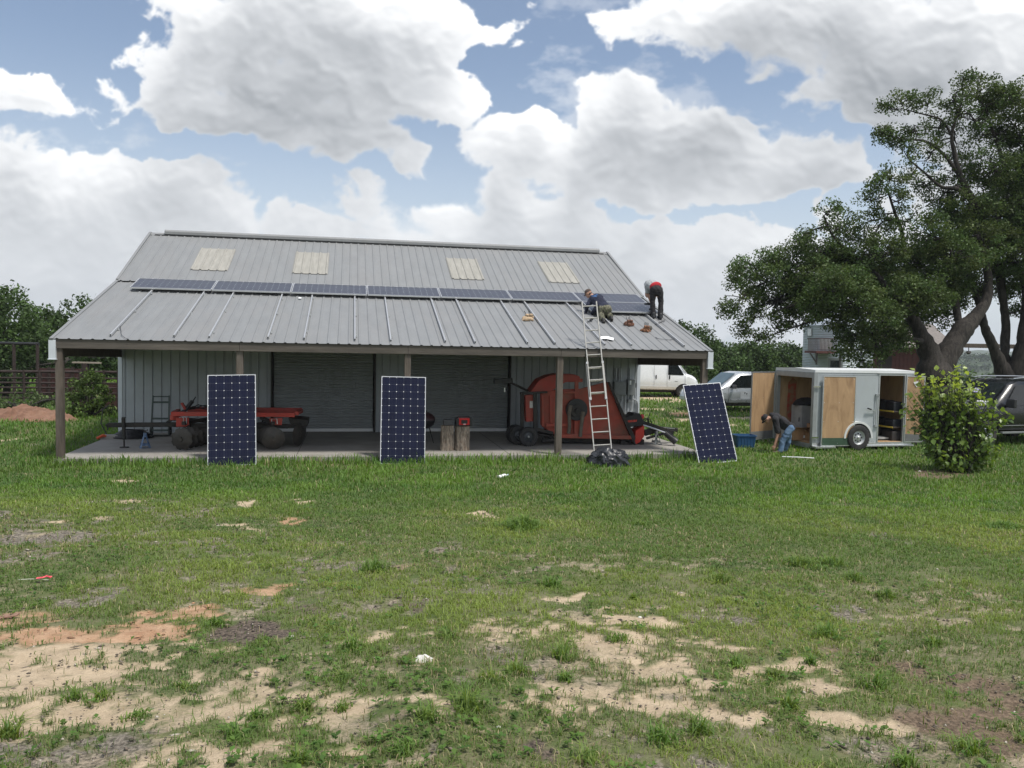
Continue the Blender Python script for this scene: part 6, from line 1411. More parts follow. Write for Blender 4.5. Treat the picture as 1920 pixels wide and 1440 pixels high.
def redbarn():
    Y = 57; a = at(1631, 690, Y); b = at(1786, 690, Y); z0 = zgs(a.x, Y)-.1; M = Matrix.Translation(((a.x+b.x)/2, Y, z0)); t = thing('red_barn', 'dark maroon sided building with a grey roof behind the oak trunks', 'building', M)
    zw = at(1660, 646, Y).z; zr = at(1660, 606, Y+3).z; mm = mat('dark maroon siding', (.075,.022,.018), .75, 0, .2, 3)
    m = MB(); m.box(((a.x+b.x)/2, Y+3, (z0+zw)/2), (b.x-a.x, 6, zw-z0)); 
    x = a.x
    while x < b.x: m.box((x, Y-.01, (z0+zw)/2), (.03,.04,zw-z0)); x += .3
    m.build('wall', mm, t)
    m = MB(); m.prism([(a.x-.2, Y-.5, zw-.12), (a.x-.2, Y+3, zr), (a.x-.2, Y+6.5, zw-.12), (a.x-.2, Y+6.5, zw-.2), (a.x-.2, Y+3, zr-.08), (a.x-.2, Y-.5, zw-.2)], (0,0,0), (b.x-a.x+.2,0,0)); m.build('roof', mat('weathered grey shingles', (.19,.17,.155), .85, 0, .2, 6), t)
    m = MB(); m.box((a.x+1.0, Y-.03, z0+1.3), (1.0,.06,2.3)); m.build('door', mat('near black opening', (.02,.015,.013), .8), t)
    # pavilion beam and posts
    Y2 = 50; p0 = at(1786, 655, Y2); p1 = at(1950, 660, Y2); zb = at(1786, 649, Y2).z; z0 = zgs(p0.x, Y2)-.1; t = thing('open_pavilion', 'open timber pavilion with a long dark beam and ceiling fans right of the oak trunk', 'pavilion', Matrix.Translation((p0.x, Y2, z0)))
    m = MB(); m.box((p0.x, Y2, (z0+zb)/2), (.20,.20,zb-z0)); m.cut(); m.box((p1.x, Y2, (z0+zb)/2), (.20,.20,zb-z0)); m.cut(); m.split('post', steelg, t)
    m = MB(); m.box((p0.x+.2, Y2+.3, (z0+zb)/2), (.22,.22,zb-z0)); m.build('post', mat('grey post', (.3,.28,.26), .7), t)
    m = MB(); m.box(((p0.x+p1.x)/2, Y2, zb+.05), (p1.x-p0.x+.3, .22, .26)); m.cut(); m.split('beam', darkw, t)
    for i, px in enumerate((1816, 1873)):
        c = at(px, 661, Y2+.6); f = thing('ceiling_fan', ('dark ceiling fan hanging under the pavilion beam beside the oak trunk', 'second ceiling fan, half hidden behind the right trunk')[i], 'fan', Matrix.Translation(c), 'ceiling fans under the pavilion beam')
        m = MB(); m.cone(c+Vector((0,0,.02)), Vector((c.x, c.y, zb)), .025, .025, 8); m.build('down_rod', darks, f); m = MB(); m.lathe([(.001,-.10),(.10,-.08),(.16,0),(.12,.08),(.001,.1)], c, 'Z', 14); m.build('motor', darks, f)
        m = MB()
        for k in range(5): a_ = .3+k*1.2566; d = Vector((math.cos(a_), math.sin(a_), 0)); m.bar(c+d*.12, c+d*.72, .14, .012); m.cut()
        m.split('fan_blade', mat('pale fan blade', (.35,.33,.3), .6), f)
redbarn()
# ------------------------------------------------------------------ people
def remesh(m, name, mt, parent, vox=.012, smooth=2):
    fold = .013 if name in ('shirt', 'trousers') else 0
    """union of rounded pieces -> one continuous surface"""
    o = m.build(name, mt, parent)
    r = o.modifiers.new('r', 'REMESH'); r.mode = 'VOXEL'; r.voxel_size = vox
    s = o.modifiers.new('s', 'SMOOTH'); s.iterations = smooth*3; s.factor = .6
    evalmesh(o); o.data.materials.clear(); o.data.materials.append(mt)
    if fold:      # soft cloth folds
        n = len(o.data.vertices); co = np.zeros(n*3); no = np.zeros(n*3); o.data.vertices.foreach_get('co', co); o.data.vertices.foreach_get('normal', no); co = co.reshape(-1,3); no = no.reshape(-1,3)
        w = np.abs(vnoise(co[:,0]*9+co[:,2]*5+3, co[:,2]*13-co[:,1]*7+9)-.5)*2; w2 = vnoise(co[:,0]*21+7, co[:,2]*17+co[:,1]*19+50)-.5; co = co+no*((w-.45)*fold+w2*fold*.8)[:,None]; o.data.vertices.foreach_set('co', co.ravel())
    o.data.polygons.foreach_set('use_smooth', [True]*len(o.data.polygons)); o.data.update(); return o
def capsule(m, a, b, ra, rb, n=14):
    a = Vector(a); b = Vector(b); d = b-a; k = 7; L_ = d.length; pts = []; rs = []
    u = d.normalized()
    for i in range(k): t = (i/(k-1)-1)*1.45; pts.append(a+u*ra*math.sin(t)); rs.append(max(.002, ra*math.cos(t)))
    for i in range(1, 6): t = i/6; pts.append(a+d*t); rs.append(ra+(rb-ra)*t)
    for i in range(k): t = (i/(k-1))*1.45; pts.append(b+u*rb*math.sin(t)); rs.append(max(.002, rb*math.cos(t)))
    return m.tube(pts, rs, n)
def chain(m, P, r):
    for i in range(len(P)-1): capsule(m, P[i], P[i+1], r[i], r[i+1])
def ellr(m, c, r, ez, ex=None):
    """ellipsoid with its z axis along ez, x axis close to ex"""
    ez = Vector(ez).normalized(); ex = Vector(ex) if ex is not None else (Vector((1,0,0)) if abs(ez.x) < .9 else Vector((0,1,0))); ex = (ex-ez*ex.dot(ez)).normalized(); ey = ez.cross(ex)
    return m.ell(c, r, 16, Matrix((ex, ey, ez)).transposed())
def hand(m, w, d, side, curl=.5, s=1.0):
    """wrist point w, direction d of the hand, side = thumb side vector"""
    d = Vector(d).normalized(); side = Vector(side); side = (side-d*side.dot(d)).normalized(); nrm_ = d.cross(side)
    c = w+d*.045*s; ellr(m, c, (.042*s, .017*s, .052*s), d, side)
    for k in range(4):
        b = w+d*.085*s+side*(.030-.020*k)*s; ln = (.072,.080,.074,.058)[k]*s; q = b+(d*math.cos(curl*.6)+nrm_*math.sin(curl*.6))*ln*.55; e = q+(d*math.cos(curl*1.7)+nrm_*math.sin(curl*1.7))*ln*.5
        chain(m, [b-d*.02*s, b, q, e], [.0095*s,.0095*s,.0085*s,.007*s])
    b = w+d*.03*s+side*.035*s; q = b+(d*.6+side*.7+nrm_*.25).normalized()*.035*s; e = q+(d*.85+side*.25+nrm_*.35).normalized()*.03*s; chain(m, [w+d*.015*s+side*.015*s, b, q, e], [.013*s,.012*s,.011*s,.009*s])
def head(m, c, fwd, up, s=1.0):
    """c = centre of the head"""
    f = Vector(fwd).normalized(); u = Vector(up); u = (u-f*u.dot(f)).normalized(); r = f.cross(u)
    ellr(m, c+u*.02*s, (.076*s, .098*s, .105*s), u, r); ellr(m, c-u*.045*s+f*.025*s, (.058*s,.070*s,.075*s), u, r)
    ellr(m, c-u*.018*s+f*.102*s, (.013*s,.018*s,.024*s), u, r)                  # nose
    ellr(m, c-u*.060*s+f*.088*s, (.024*s,.012*s,.012*s), u, r); ellr(m, c-u*.092*s+f*.070*s, (.022*s,.020*s,.018*s), u, r)  # mouth, chin
    ellr(m, c+u*.022*s+f*.088*s, (.050*s,.016*s,.010*s), u, r)                  # brow
    for k in (-1, 1): ellr(m, c-u*.010*s+r*k*.078*s, (.010*s,.022*s,.032*s), u, r)
    return f, u, r
def eyes(par, c, f, u, r, s=1.0):
    m = MB()
    for k in (-1, 1): m.ell(c+u*.002*s+f*.088*s+r*k*.030*s, .011*s, 8)
    m.build('eyes', mat('eye white', (.6,.6,.58), .2), par)
def cap(par, c, f, u, r, mt, s=1.0, brim=True):
    m = MB(); ez = u; ex = r; ey = ez.cross(ex); vs = []; n = 22; rows = 8
    for j in range(rows+1):
        ph = math.pi/2*j/rows
        for i in range(n): a = 2*math.pi*i/n; vs.append(c+u*(.028+.095*math.sin(ph))*s+(r*.084*math.cos(a)+f*.104*math.sin(a))*s*math.cos(ph)**.8)
    m.add(vs, [(j*n+i, j*n+(i+1) % n, (j+1)*n+(i+1) % n, (j+1)*n+i) for j in range(rows) for i in range(n)], True)
    if brim:
        vs = []
        for j in range(4):
            for i in range(11): a = math.pi*(.14+.72*i/10); k = 1+.20*j*math.sin(a)**1.5; vs.append(c+u*(.030-.008*j-.02*abs(math.cos(a)))*s+(r*.084*math.cos(a)+f*.104*math.sin(a)*k)*s)
        m.add(vs, [(j*11+i, j*11+i+1, (j+1)*11+i+1, (j+1)*11+i) for j in range(3) for i in range(10)], True)
        sol = True
    m.build('cap', mt, par, sharp=60)
def hair(par, c, f, u, r, mt, s=1.0):
    m = MB(); ellr(m, c+u*.022*s-f*.012*s, (.082*s,.100*s,.108*s), u, r); ellr(m, c-u*.030*s-f*.035*s, (.076*s,.070*s,.07*s), u, r); o = remesh(m, 'hair', mt, par, .010, 1)
skin = mat('weathered skin', (.42,.235,.165), .55, 0, .08, 20)
def shoe(m, heel, toe, up=(0,0,1), s=1.0):
    heel = Vector(heel); toe = Vector(toe); d = (toe-heel).normalized(); u = Vector(up)
    capsule(m, heel+u*.045*s, heel+d*.14*s+u*.042*s, .045*s, .045*s); capsule(m, heel+d*.12*s+u*.038*s, toe-d*.03*s+u*.03*s, .046*s, .034*s); capsule(m, heel+u*.05*s+d*.01, heel+u*.13*s+d*.02, .046*s, .05*s)
# --- man stooping by the trailer, facing left, side on
def man_trailer():
    Y = 20.9; P = lambda x, y, dy=0: at(x, y, Y+dy)
    g = gp(1462, 857); z0 = zgs(g.x, Y); root = at(1465, 855, Y); root.z = z0
    t = thing('person', 'man in black T-shirt, black cap and jeans stooping beside the open trailer', 'person', root)
    hip = P(1480, 800); kneeL = P(1467, 828, -.10); ankL = P(1463, 852, -.12); kneeR = P(1478, 829, .10); ankR = P(1470, 851, .14); ankL.z = max(ankL.z, z0+.10); ankR.z = max(ankR.z, z0+.10)
    chest = P(1455, 783); neck = P(1444, 783); hd = P(1436, 785)
    shL = P(1454, 786, -.19); elL = P(1459, 812, -.24); wrL = P(1452, 835, -.24); shR = P(1453, 784, .19); elR = P(1459, 810, .22); wrR = P(1456, 832, .16)
    spine = (chest-hip).normalized(); lat = Vector((0,1,0)); f = Vector((-.62,-.05,-.78)); u = Vector((-.70,-.10,.45))
    m = MB(); capsule(m, chest+spine*.02, hip, .085, .08)
    for s, e, w in ((shL, elL, wrL), (shR, elR, wrR)): chain(m, [s, e, w], [.050,.040,.026]); hand(m, w, Vector((-.15,0,-1)), (-1,0,0), .7)
    for k, a in ((kneeL, ankL), (kneeR, ankR)): chain(m, [hip+lat*(.09 if a is ankR else -.09), k, a], [.065,.050,.040])
    capsule(m, chest, hd, .062, .058); fr = head(m, hd, f, u); remesh(m, 'body', skin, t, .010, 2); eyes(t, hd, *fr)
    blk = mat('black cotton T-shirt', (.018,.018,.021), .9, 0, .2, 6, bump=.4, bs=18)
    m = MB(); ellr(m, chest-spine*.02, (.205,.125,.17), spine, lat); mid = (chest+hip)/2; ellr(m, mid, (.18,.14,.22), spine, lat); ellr(m, hip-spine*.02, (.175,.135,.14), spine, lat); ellr(m, mid+Vector((.0,0,-.05)), (.165,.13,.2), spine, lat)
    for s, e in ((shL, elL), (shR, elR)): chain(m, [s, s.lerp(e, .86)], [.082,.078]); capsule(m, chest, s, .10, .085)
    capsule(m, chest+spine*.06, chest+spine*.12, .085, .07); remesh(m, 'shirt', blk, t, .013, 2)
    den = mat('faded blue denim', (.085,.15,.25), .85, 0, .3, 9, dirt=(.20,.28,.37), dirt_amt=.5, ds=6, bump=.5, bs=25)
    m = MB(); ellr(m, hip+Vector((.01,0,-.03)), (.175,.125,.13), (0,0,1), lat)
    for s, k, a in ((-.09, kneeL, ankL), (.09, kneeR, ankR)): chain(m, [hip+lat*s+Vector((0,0,-.03)), k, a+Vector((0,0,-.04))], [.108,.078,.072])
    remesh(m, 'trousers', den, t, .013, 2)
    for a in (ankL, ankR): m = MB(); b = Vector((a.x+.05, a.y, z0-.01)); shoe(m, b, b+Vector((-.28,-.02,0))); remesh(m, 'boot', mat('brown boots', (.07,.045,.03), .7), t, .012, 1)
    cap(t, hd, *fr, mat('black cap', (.014,.014,.016), .85)); m = MB(); ellr(m, hd-fr[1]*.045-fr[0]*.05, (.070,.05,.05), fr[1], fr[2]); remesh(m, 'hair', mat('dark hair', (.03,.02,.015), .8), t, .010, 1)
    m = MB(); m.tube([hd+fr[1]*.03*1+fr[2]*k*.078+fr[0]*.02*0 for k in (-1,)]+[hd+fr[1]*.13]+[hd+fr[1]*.03+fr[2]*.078], .008, 6); m.build('red_headphone_band', mat('dark red plastic', (.35,.02,.02), .5), t)
man_trailer()
# --- man kneeling on the roof by the ladder, seen from behind
def man_kneel():
    base = BM @ proof(1122, 598); Y = base.y+.15; P = lambda x, y, dy=0: at(x, y, Y+dy)
    t = thing('person', 'man in navy long sleeved shirt and camouflage trousers kneeling on the roof by the ladder', 'person', BM @ proof(1124, 592))
    hip = P(1133, 580, .0); chest = P(1119, 561, .22); neck = P(1110, 556, .30); hd = P(1103.5, 550, .36)
    shL = P(1109, 563, .26); elL = P(1101, 574, .20); wrL = P(1099, 584, .34); shR = P(1122, 568, .12); elR = P(1116, 580, .06); wrR = P(1110, 588, .22)
    kL = BM @ (proof(1122, 590)+nrm*.10); kR = BM @ (proof(1133, 588)+nrm*.10); aL = BM @ (proof(1130, 603)+nrm*.07); aR = BM @ (proof(1144, 600)+nrm*.09)
    spine = (chest-hip).normalized(); lat = Vector((1,.1,0)); f = Vector((-.72,.45,-.48)); u = Vector((-.35,.15,.85))
    m = MB(); capsule(m, chest, hip, .085, .085)
    for s, e, w in ((shL, elL, wrL), (shR, elR, wrR)): chain(m, [s, e, w], [.050,.040,.028]); hand(m, w, Vector((-.2,.5,-.7)), (1,0,0), .8)
    for k, a in ((kL, aL), (kR, aR)): chain(m, [hip, k, a], [.06,.048,.038])
    capsule(m, chest, hd, .062, .058); fr = head(m, hd, f, u); remesh(m, 'body', skin, t, .010, 2); eyes(t, hd, *fr)
    nav = NT('navy shirt'); g_ = nav.coord('Object'); nn = nav.noise(3, 4, .6, g_); nav.l(nav.mix(nav.ramp(nn, [(.3,0),(.7,1)]), (.010,.013,.030), (.022,.027,.055)), nav.b.inputs['Base Color']); nav.b.inputs['Roughness'].default_value = .9; nav.bump(nav.noise(16, 4, .6, g_), .5)
    m = MB(); ellr(m, chest-spine*.0, (.20,.135,.17), spine, lat); ellr(m, (chest+hip)/2, (.19,.15,.22), spine, lat); ellr(m, hip+spine*.08, (.185,.15,.13), spine, lat)
    for s, e, w in ((shL, elL, wrL), (shR, elR, wrR)): chain(m, [s, e, w], [.085,.066,.046]); capsule(m, chest, s, .11, .09)
    capsule(m, chest+spine*.05, neck, .085, .065); sh = remesh(m, 'shirt', nav.m, t, .013, 2)
    # faded blue print across the shoulders: a thin patch laid on the back
    m = MB(); dg = bpy.context.evaluated_depsgraph_get(); vs = []; n = 9; cam0 = Vector((0,0,H)); ok = True
    rr = random.Random(2)
    inv = WM[t].inverted()
    for j in range(n):
        for i in range(n):
            px = 1106.5+i*1.75+.6*j*.1; py = 544.5+(555.5-544.5)*j/(n-1)+.25*i*.9; d = Vector(ray(px, py)).normalized(); hit, loc, nn_, _ = sh.ray_cast(inv @ cam0, (inv.to_3x3() @ d)); vs.append((WM[t] @ loc)-d*.006 if hit else None)
    fs = [(j*n+i, j*n+i+1, (j+1)*n+i+1, (j+1)*n+i) for j in range(n-1) for i in range(n-1) if all(vs[k] is not None for k in (j*n+i, j*n+i+1, (j+1)*n+i+1, (j+1)*n+i)) and (0 < i < 7 or rr.random() < .5) and rr.random() < .85]
    if fs: m.add([v if v is not None else Vector(WM[t].translation) for v in vs], fs, True); m.build('shirt_print', mat('blue screen print', (.035,.10,.24), .85, 0, .6, 25), sh)
    cm = NT('camouflage cloth'); g_ = cm.coord('Object'); a_ = cm.noise(11, 3, .5, g_, .5); b_ = cm.noise(17, 3, .5, cm.coord('Object', (1.3,1,1)), .6)
    c = cm.mix(cm.ramp(a_, [(.46,0),(.5,1)]), (.075,.080,.045), (.15,.145,.10)); c = cm.mix(cm.ramp(b_, [(.54,0),(.58,1)]), c, (.035,.032,.022)); cm.l(c, cm.b.inputs['Base Color']); cm.b.inputs['Roughness'].default_value = .9; cm.bump(cm.noise(20, 4, .6, g_), .5)
    m = MB(); ellr(m, hip+Vector((0,0,-.02)), (.19,.16,.15), spine, lat)
    for k, a, s in ((kL, aL, -.09), (kR, aR, .09)): chain(m, [hip+lat*s, k, a], [.125,.092,.072])
    remesh(m, 'trousers', cm.m, t, .013, 2)
    for a, k in ((aL, kL), (aR, kR)):
        d = (a-k).normalized(); m = MB(); d = d+roofn*.0; capsule(m, a-d*.02, a+d*.10, .052, .048); capsule(m, a+d*.09+roofn*.01, a+d*.10-roofn*.06+d*.05, .048, .040); capsule(m, a+d*.10, a+d*.17-roofn*.02, .045, .038); remesh(m, 'boot', mat('black boots', (.016,.015,.014), .6), t, .012, 1)
    cap(t, hd, *fr, mat('brown cap', (.085,.06,.05), .85)); m = MB(); ellr(m, hd-fr[1]*.045-fr[0]*.04, (.072,.06,.05), fr[1], fr[2]); remesh(m, 'hair', mat('dark hair', (.03,.02,.015), .8), t, .010, 1)
man_kneel()
# --- man bending at the right roof edge, seen from behind
def man_bend():
    fL = BM @ proof(1225, 597); fR = BM @ proof(1238, 598.5); Y = fL.y; P = lambda x, y, dy=0: at(x, y, Y+dy)
    t = thing('person', 'man in grey shirt with red hem and black trousers bending over at the roof edge', 'person', (fL+fR)/2)
    hip = P(1231, 541, .05); kL = P(1223.5, 568, .03); kR = P(1239, 568, .05); aL = fL+Vector((0,0,.10)); aR = fR+Vector((0,0,.10))
    chest = P(1221, 533.5, .34); neck = P(1216, 542, .46); hd = P(1215, 551, .56); shL = P(1213.5, 537, .30); elL = P(1214.5, 552, .34); wrL = P(1219, 564, .30); shR = P(1228, 538, .46); elR = P(1228, 552, .48); wrR = P(1222, 564, .42)
    spine = (chest-hip).normalized(); lat = Vector((1,.05,0)); f = Vector((-.35,.3,-.9)); u = Vector((-.2,.9,-.1))
    m = MB(); capsule(m, chest, hip, .08, .08)
    for s, e, w in ((shL, elL, wrL), (shR, elR, wrR)): chain(m, [s, e, w], [.046,.040,.028]); hand(m, w, Vector((.1,.1,-1)), (0,1,0), .9)
    for k, a in ((kL, aL), (kR, aR)): chain(m, [hip, k, a], [.06,.048,.038])
    capsule(m, chest, hd, .06, .058); fr = head(m, hd, f, u); remesh(m, 'body', skin, t, .010, 2); eyes(t, hd, *fr); hair(t, hd, *fr, mat('dark hair', (.03,.02,.015), .8))
    gs = NT('grey shirt with red hem'); co = gs.n('ShaderNodeNewGeometry').outputs['Position']; nm_ = gs.coord('Object')
    m = MB(); ellr(m, chest, (.205,.135,.17), spine, lat); ellr(m, (chest+hip)/2+Vector((-.02,0,.02)), (.185,.135,.20), spine, lat)
    for s, e in ((shL, elL), (shR, elR)): chain(m, [s, s.lerp(e, .62)], [.078,.070]); capsule(m, chest, s, .10, .08)
    capsule(m, chest, neck, .085, .065)
    gry = mat('heather grey cotton', (.33,.35,.36), .9, 0, .1, 8, bump=.4, bs=18); remesh(m, 'shirt', gry, t, .013, 2)
    m = MB(); ellr(m, hip+spine*.06+Vector((.0,0,.035)), (.183,.142,.075), spine, lat); remesh(m, 'red_hem', mat('red cotton', (.45,.022,.035), .85, 0, .15, 10), t, .013, 2)
    bk = mat('black work trousers', (.013,.012,.014), .85, 0, .3, 7, bump=.5, bs=20)
    m = MB(); ellr(m, hip+Vector((.0,-.01,-.05)), (.178,.145,.15), (0,0,1), lat)
    for k, a, s in ((kL, aL, -.085), (kR, aR, .085)): chain(m, [hip+lat*s*1.05+Vector((0,0,-.04)), k, a+Vector((0,0,-.03))], [.100,.074,.074])
    remesh(m, 'trousers', bk, t, .013, 2)
    for a in (fL, fR): m = MB(); shoe(m, a+roofn*.0+Vector((0,-.06,-.01)), a+Vector((-.03,.20,.055))); remesh(m, 'shoe', blackm, t, .012, 1)
    # held drill
    hd2 = P(1218, 574, .30); M = Matrix.Translation(hd2); d = thing('cordless_drill', 'black cordless drill held low by the man bending at the roof edge', 'drill', M)
    m = MB(M); m.cone((-.11,0,.06), (.06,0,.06), .030, .036, 14); m.cone((-.16,0,.06), (-.11,0,.06), .014,.026,10); m.build('motor_housing', blackm, d); m = MB(M); m.bar((.03,0,.05),(.05,0,-.06),.035,.045); m.build('grip', blackm, d, bevel=.008); m = MB(M); m.box((.04,0,-.085), (.11,.07,.055)); m.build('battery', blackm, d, bevel=.01)
man_bend()
# ------------------------------------------------------------------ vegetation
LEAF = leafmat('oak leaves', trans=.24, rough=.55, spec=.22); LEAF2 = leafmat('bush leaves', trans=.42, rough=.38, spec=.5)
barko = NT('oak bark'); co = barko.coord('Object', (1,1,.3)); n1 = barko.noise(9, 7, .7, co, .6); barko.l(barko.mix(barko.ramp(n1, [(.35,0),(.65,1)]), (.009,.008,.007), (.055,.047,.040)), barko.b.inputs['Base Color']); barko.b.inputs['Roughness'].default_value = .95; barko.bump(n1, .9, .05); barko = barko.m
def leaf_cloud(C, Rd, n_per, size, col, rng, droop=.0, aspect=.55, jitter=.35):
    """C (k,3) clump centres, Rd clump radius, leaves as diamond quads"""
    k = len(C); n = k*n_per; c = np.repeat(C, n_per, 0); rad = np.repeat(np.broadcast_to(Rd, (k,)), n_per)
    d = rng.normal(size=(n,3)); d /= np.linalg.norm(d, axis=1)[:,None]; r = rng.random(n)**.45; p = c+d*(rad*r)[:,None]*np.array([1,1,.75])
    a = rng.normal(size=(n,3)); a[:,2] -= droop; a /= np.linalg.norm(a, axis=1)[:,None]; b = np.cross(a, rng.normal(size=(n,3))); b /= np.linalg.norm(b, axis=1)[:,None]
    s = size*(.6+.8*rng.random(n))[:,None]; P = np.stack([p-a*s*.5, p+b*s*aspect*.5, p+a*s*.5, p-b*s*aspect*.5], 1)
    cc = np.repeat(col, n_per, 0)*(1+(rng.random((n,1))-.5)*jitter*2); cc = np.repeat(cc, 4, 0)
    return P.reshape(-1, 3), cc
def build_leaves(name, mt, Ps, Cs, par):
    V = np.concatenate(Ps); C = np.concatenate(Cs); return npmesh(name, V, np.arange(len(V)).reshape(-1, 4), mt, parent=par, cols=np.clip(C, 0, 1))
def wig(a, b, rng, amp, n=6, sag=0):
    a = np.array(a); b = np.array(b); L_ = np.linalg.norm(b-a); pts = [a]
    o = rng.normal(size=3)*amp*L_; o2 = rng.normal(size=3)*amp*L_*.6
    for k in range(1, n): t = k/n; pts.append(a+(b-a)*t+o*math.sin(math.pi*t)+o2*math.sin(2*math.pi*t)+np.array([0,0,-sag*L_*math.sin(math.pi*t)]))
    pts.append(b); return pts
def oak(name, label, trunk, limbs, blobs, Y, seed, dens=1.0, leaf=.088, base_col=(.058,.102,.030)):
    rng = np.random.default_rng(seed); tp = [(at(x, y, Y+dy), r*.68*(Y+dy)/F) for (x, y, r, dy) in trunk]
    root = tp[0][0].copy(); root.z = zgs(root.x, root.y); t = thing(name, label, 'tree', Matrix.Translation(root))
    m = MB(); nodes = []
    def tub(P, R_, n=10):
        # densify with slight irregularity
        m.tube(P, R_, n, caps=True)
        for p, r in zip(P, R_): nodes.append((np.array(p), r))
    def spl(P, R_, k=5):
        Q = []; q = []
        for i in range(len(P)-1):
            a = P[max(i-1,0)]; b = P[i]; c = P[i+1]; d = P[min(i+2,len(P)-1)]
            for j in range(k): s = j/k; Q.append(.5*((2*b)+(c-a)*s+(2*a-5*b+4*c-d)*s*s+(3*b-a-3*c+d)*s**3)+Vector(rng.normal(size=3)*R_[i]*.05)); q.append((R_[i]+(R_[i+1]-R_[i])*s)*(1+.05*rng.normal()))
        return Q+[P[-1]], q+[R_[-1]]
    P = [root-Vector((0,0,.2))]+[p for p, r in tp]; R_ = [tp[0][1]*1.25]+[r for p, r in tp]; tub(*spl(P, R_), n=16)
    for lb in limbs: P = [at(x, y, Y+dy) for (x, y, r, dy) in lb]; R_ = [min(r*.47, 15+.15*r)*Y/F*(1.35 if r > 28 else 1) for (x, y, r, dy) in lb]; tub(*spl(P, R_), n=12)
    main = list(nodes); Ps, Cs = [], []
    for (x, y, rp, dy, dn) in blobs:
        c = np.array(at(x, y, Y+dy)); r = rp*Y/F
        k = min(main, key=lambda q: np.linalg.norm(q[0]-c)+.0*q[1]); L_ = np.linalg.norm(k[0]-c)
        br = wig(k[0], c, rng, .12, 7, -.03); r0 = min(k[1]*.6, .028+.014*L_+.014*r); rs = np.linspace(r0, max(.018, r0*.35), len(br)); m.tube(br, list(rs), 7)
        ncl = max(6, int(28*dn**1.3*dens*(r/.9)**1.9)); ctr = []
        for q in range(ncl):
            d = rng.normal(size=3); d /= np.linalg.norm(d); d[2] = d[2]*.8+.12; e = c+d*r*(.45+.55*rng.random()**.6)*np.array([1,1.05,.85]); ctr.append(e)
            s = br[-1-int(rng.integers(0, 3))]; tw = wig(s, e, rng, .16, 4, 0); m.tube(tw, list(np.linspace(.022, .008, 5)), 4, caps=False)
        ctr = np.array(ctr); up = np.clip((ctr[:,2]-c[2])/r*.5+.5, 0, 1)[:,None]
        tint = np.array(base_col)*(.75+.55*rng.random((ncl,1)))*(1+.0*up); tint[:,0] *= (1+.30*rng.random(ncl))
        p_, c_ = leaf_cloud(ctr, .27+.20*rng.random(ncl), int(105*min(1.25, .65+dn*.5)), leaf, tint, rng, aspect=.62); Ps.append(p_); Cs.append(c_)
    m.build('trunk', barko, t, sharp=180); build_leaves('crown', LEAF, Ps, Cs, t); return t
# blobs: px, py, radius px, depth offset, density
A = [(1420,520,52,0,.8),(1388,560,36,-.5,.6),(1455,570,52,.5,.9),(1412,600,30,0,.5),(1378,525,28,.3,.45),(1440,480,34,0,.6),(1372,585,22,0,.4),(1400,495,30,1,.45),(1395,620,16,0,.35),(1432,632,14,0,.3),(1455,610,26,.5,.5),
 (1490,500,48,.5,.9),(1520,530,56,0,1),(1500,560,50,1,1),(1545,480,48,1,.9),(1515,440,34,0,.5),(1548,400,30,0,.6),(1572,425,36,.6,.6),(1500,455,26,0,.45),(1590,480,52,1,1),(1580,540,58,-1,1.1),(1545,575,44,-1,1),(1620,520,60,1.5,1.2),(1610,575,48,-1.5,1.1),
 (1640,440,34,1,.5),(1655,345,26,0,.55),(1640,375,24,.3,.5),(1675,330,26,0,.5),(1685,380,34,.5,.5),(1690,415,38,1,.6),(1655,480,50,0,1),(1670,550,60,1,1.2),(1720,500,60,1.5,1.2),(1710,560,60,-1,1.2),(1745,440,48,0,.9),(1760,560,56,1.5,1.1),(1790,490,60,0,1.1),(1640,410,30,1,.5),
 (1600,628,30,-1,1.1),(1635,650,30,-1.5,1.1),(1590,660,22,-1.3,.9),(1665,625,34,-1,1),(1700,610,32,1,.9),(1570,612,24,-1,.8),(1620,680,20,-1.6,.7),(1650,600,40,-2,1.1),(1560,545,40,-2,1),(1725,600,30,1.5,.8),(1765,600,26,2,.5),(1530,585,30,-1,.9),
 (1810,540,50,2,1),(1600,440,34,2,.6),(1560,500,44,3,.9),(1640,540,50,3,1.1),(1700,540,50,3,1.1),(1490,600,28,1,.7),(1685,655,26,-1,.7)]
oak('oak_tree', 'huge spreading live oak behind the cargo trailer, its trunk leaning right',
 [(1745,800,58,0),(1748,740,50,0),(1752,700,46,0)],
 [[(1752,700,46,0),(1738,655,30,0),(1718,610,24,-.2),(1690,570,18,-.4),(1630,545,13,-.5),(1570,550,9,-.6),(1500,568,6,-.4),(1440,590,4,0)],
  [(1754,700,44,0),(1778,660,34,.2),(1803,622,30,.4),(1830,592,25,.6),(1850,560,20,.8),(1850,500,15,1),(1830,440,10,1)],
  [(1718,610,20,0),(1712,560,14,.6),(1700,500,11,1),(1692,440,8,1),(1675,390,5,.6),(1662,350,3,.3)],
  [(1690,570,12,-.2),(1640,510,9,.2),(1590,470,7,.4),(1560,440,5,.3),(1545,405,3,0)],
  [(1630,545,9,-.4),(1570,525,7,0),(1510,520,5,.2),(1450,525,4,.2),(1400,545,3,0)],
  [(1728,640,12,-.4),(1690,635,8,-.9),(1650,640,6,-1.3),(1615,655,4,-1.4)],
  [(1712,590,9,-.3),(1640,592,7,-.7),(1580,590,5,-.8),(1530,600,4,-.4),(1470,620,3,0),(1415,640,2,0)],
  [(1800,622,16,.4),(1790,560,13,1),(1780,500,10,1),(1760,450,7,.5)]], A, 30.0, 3)
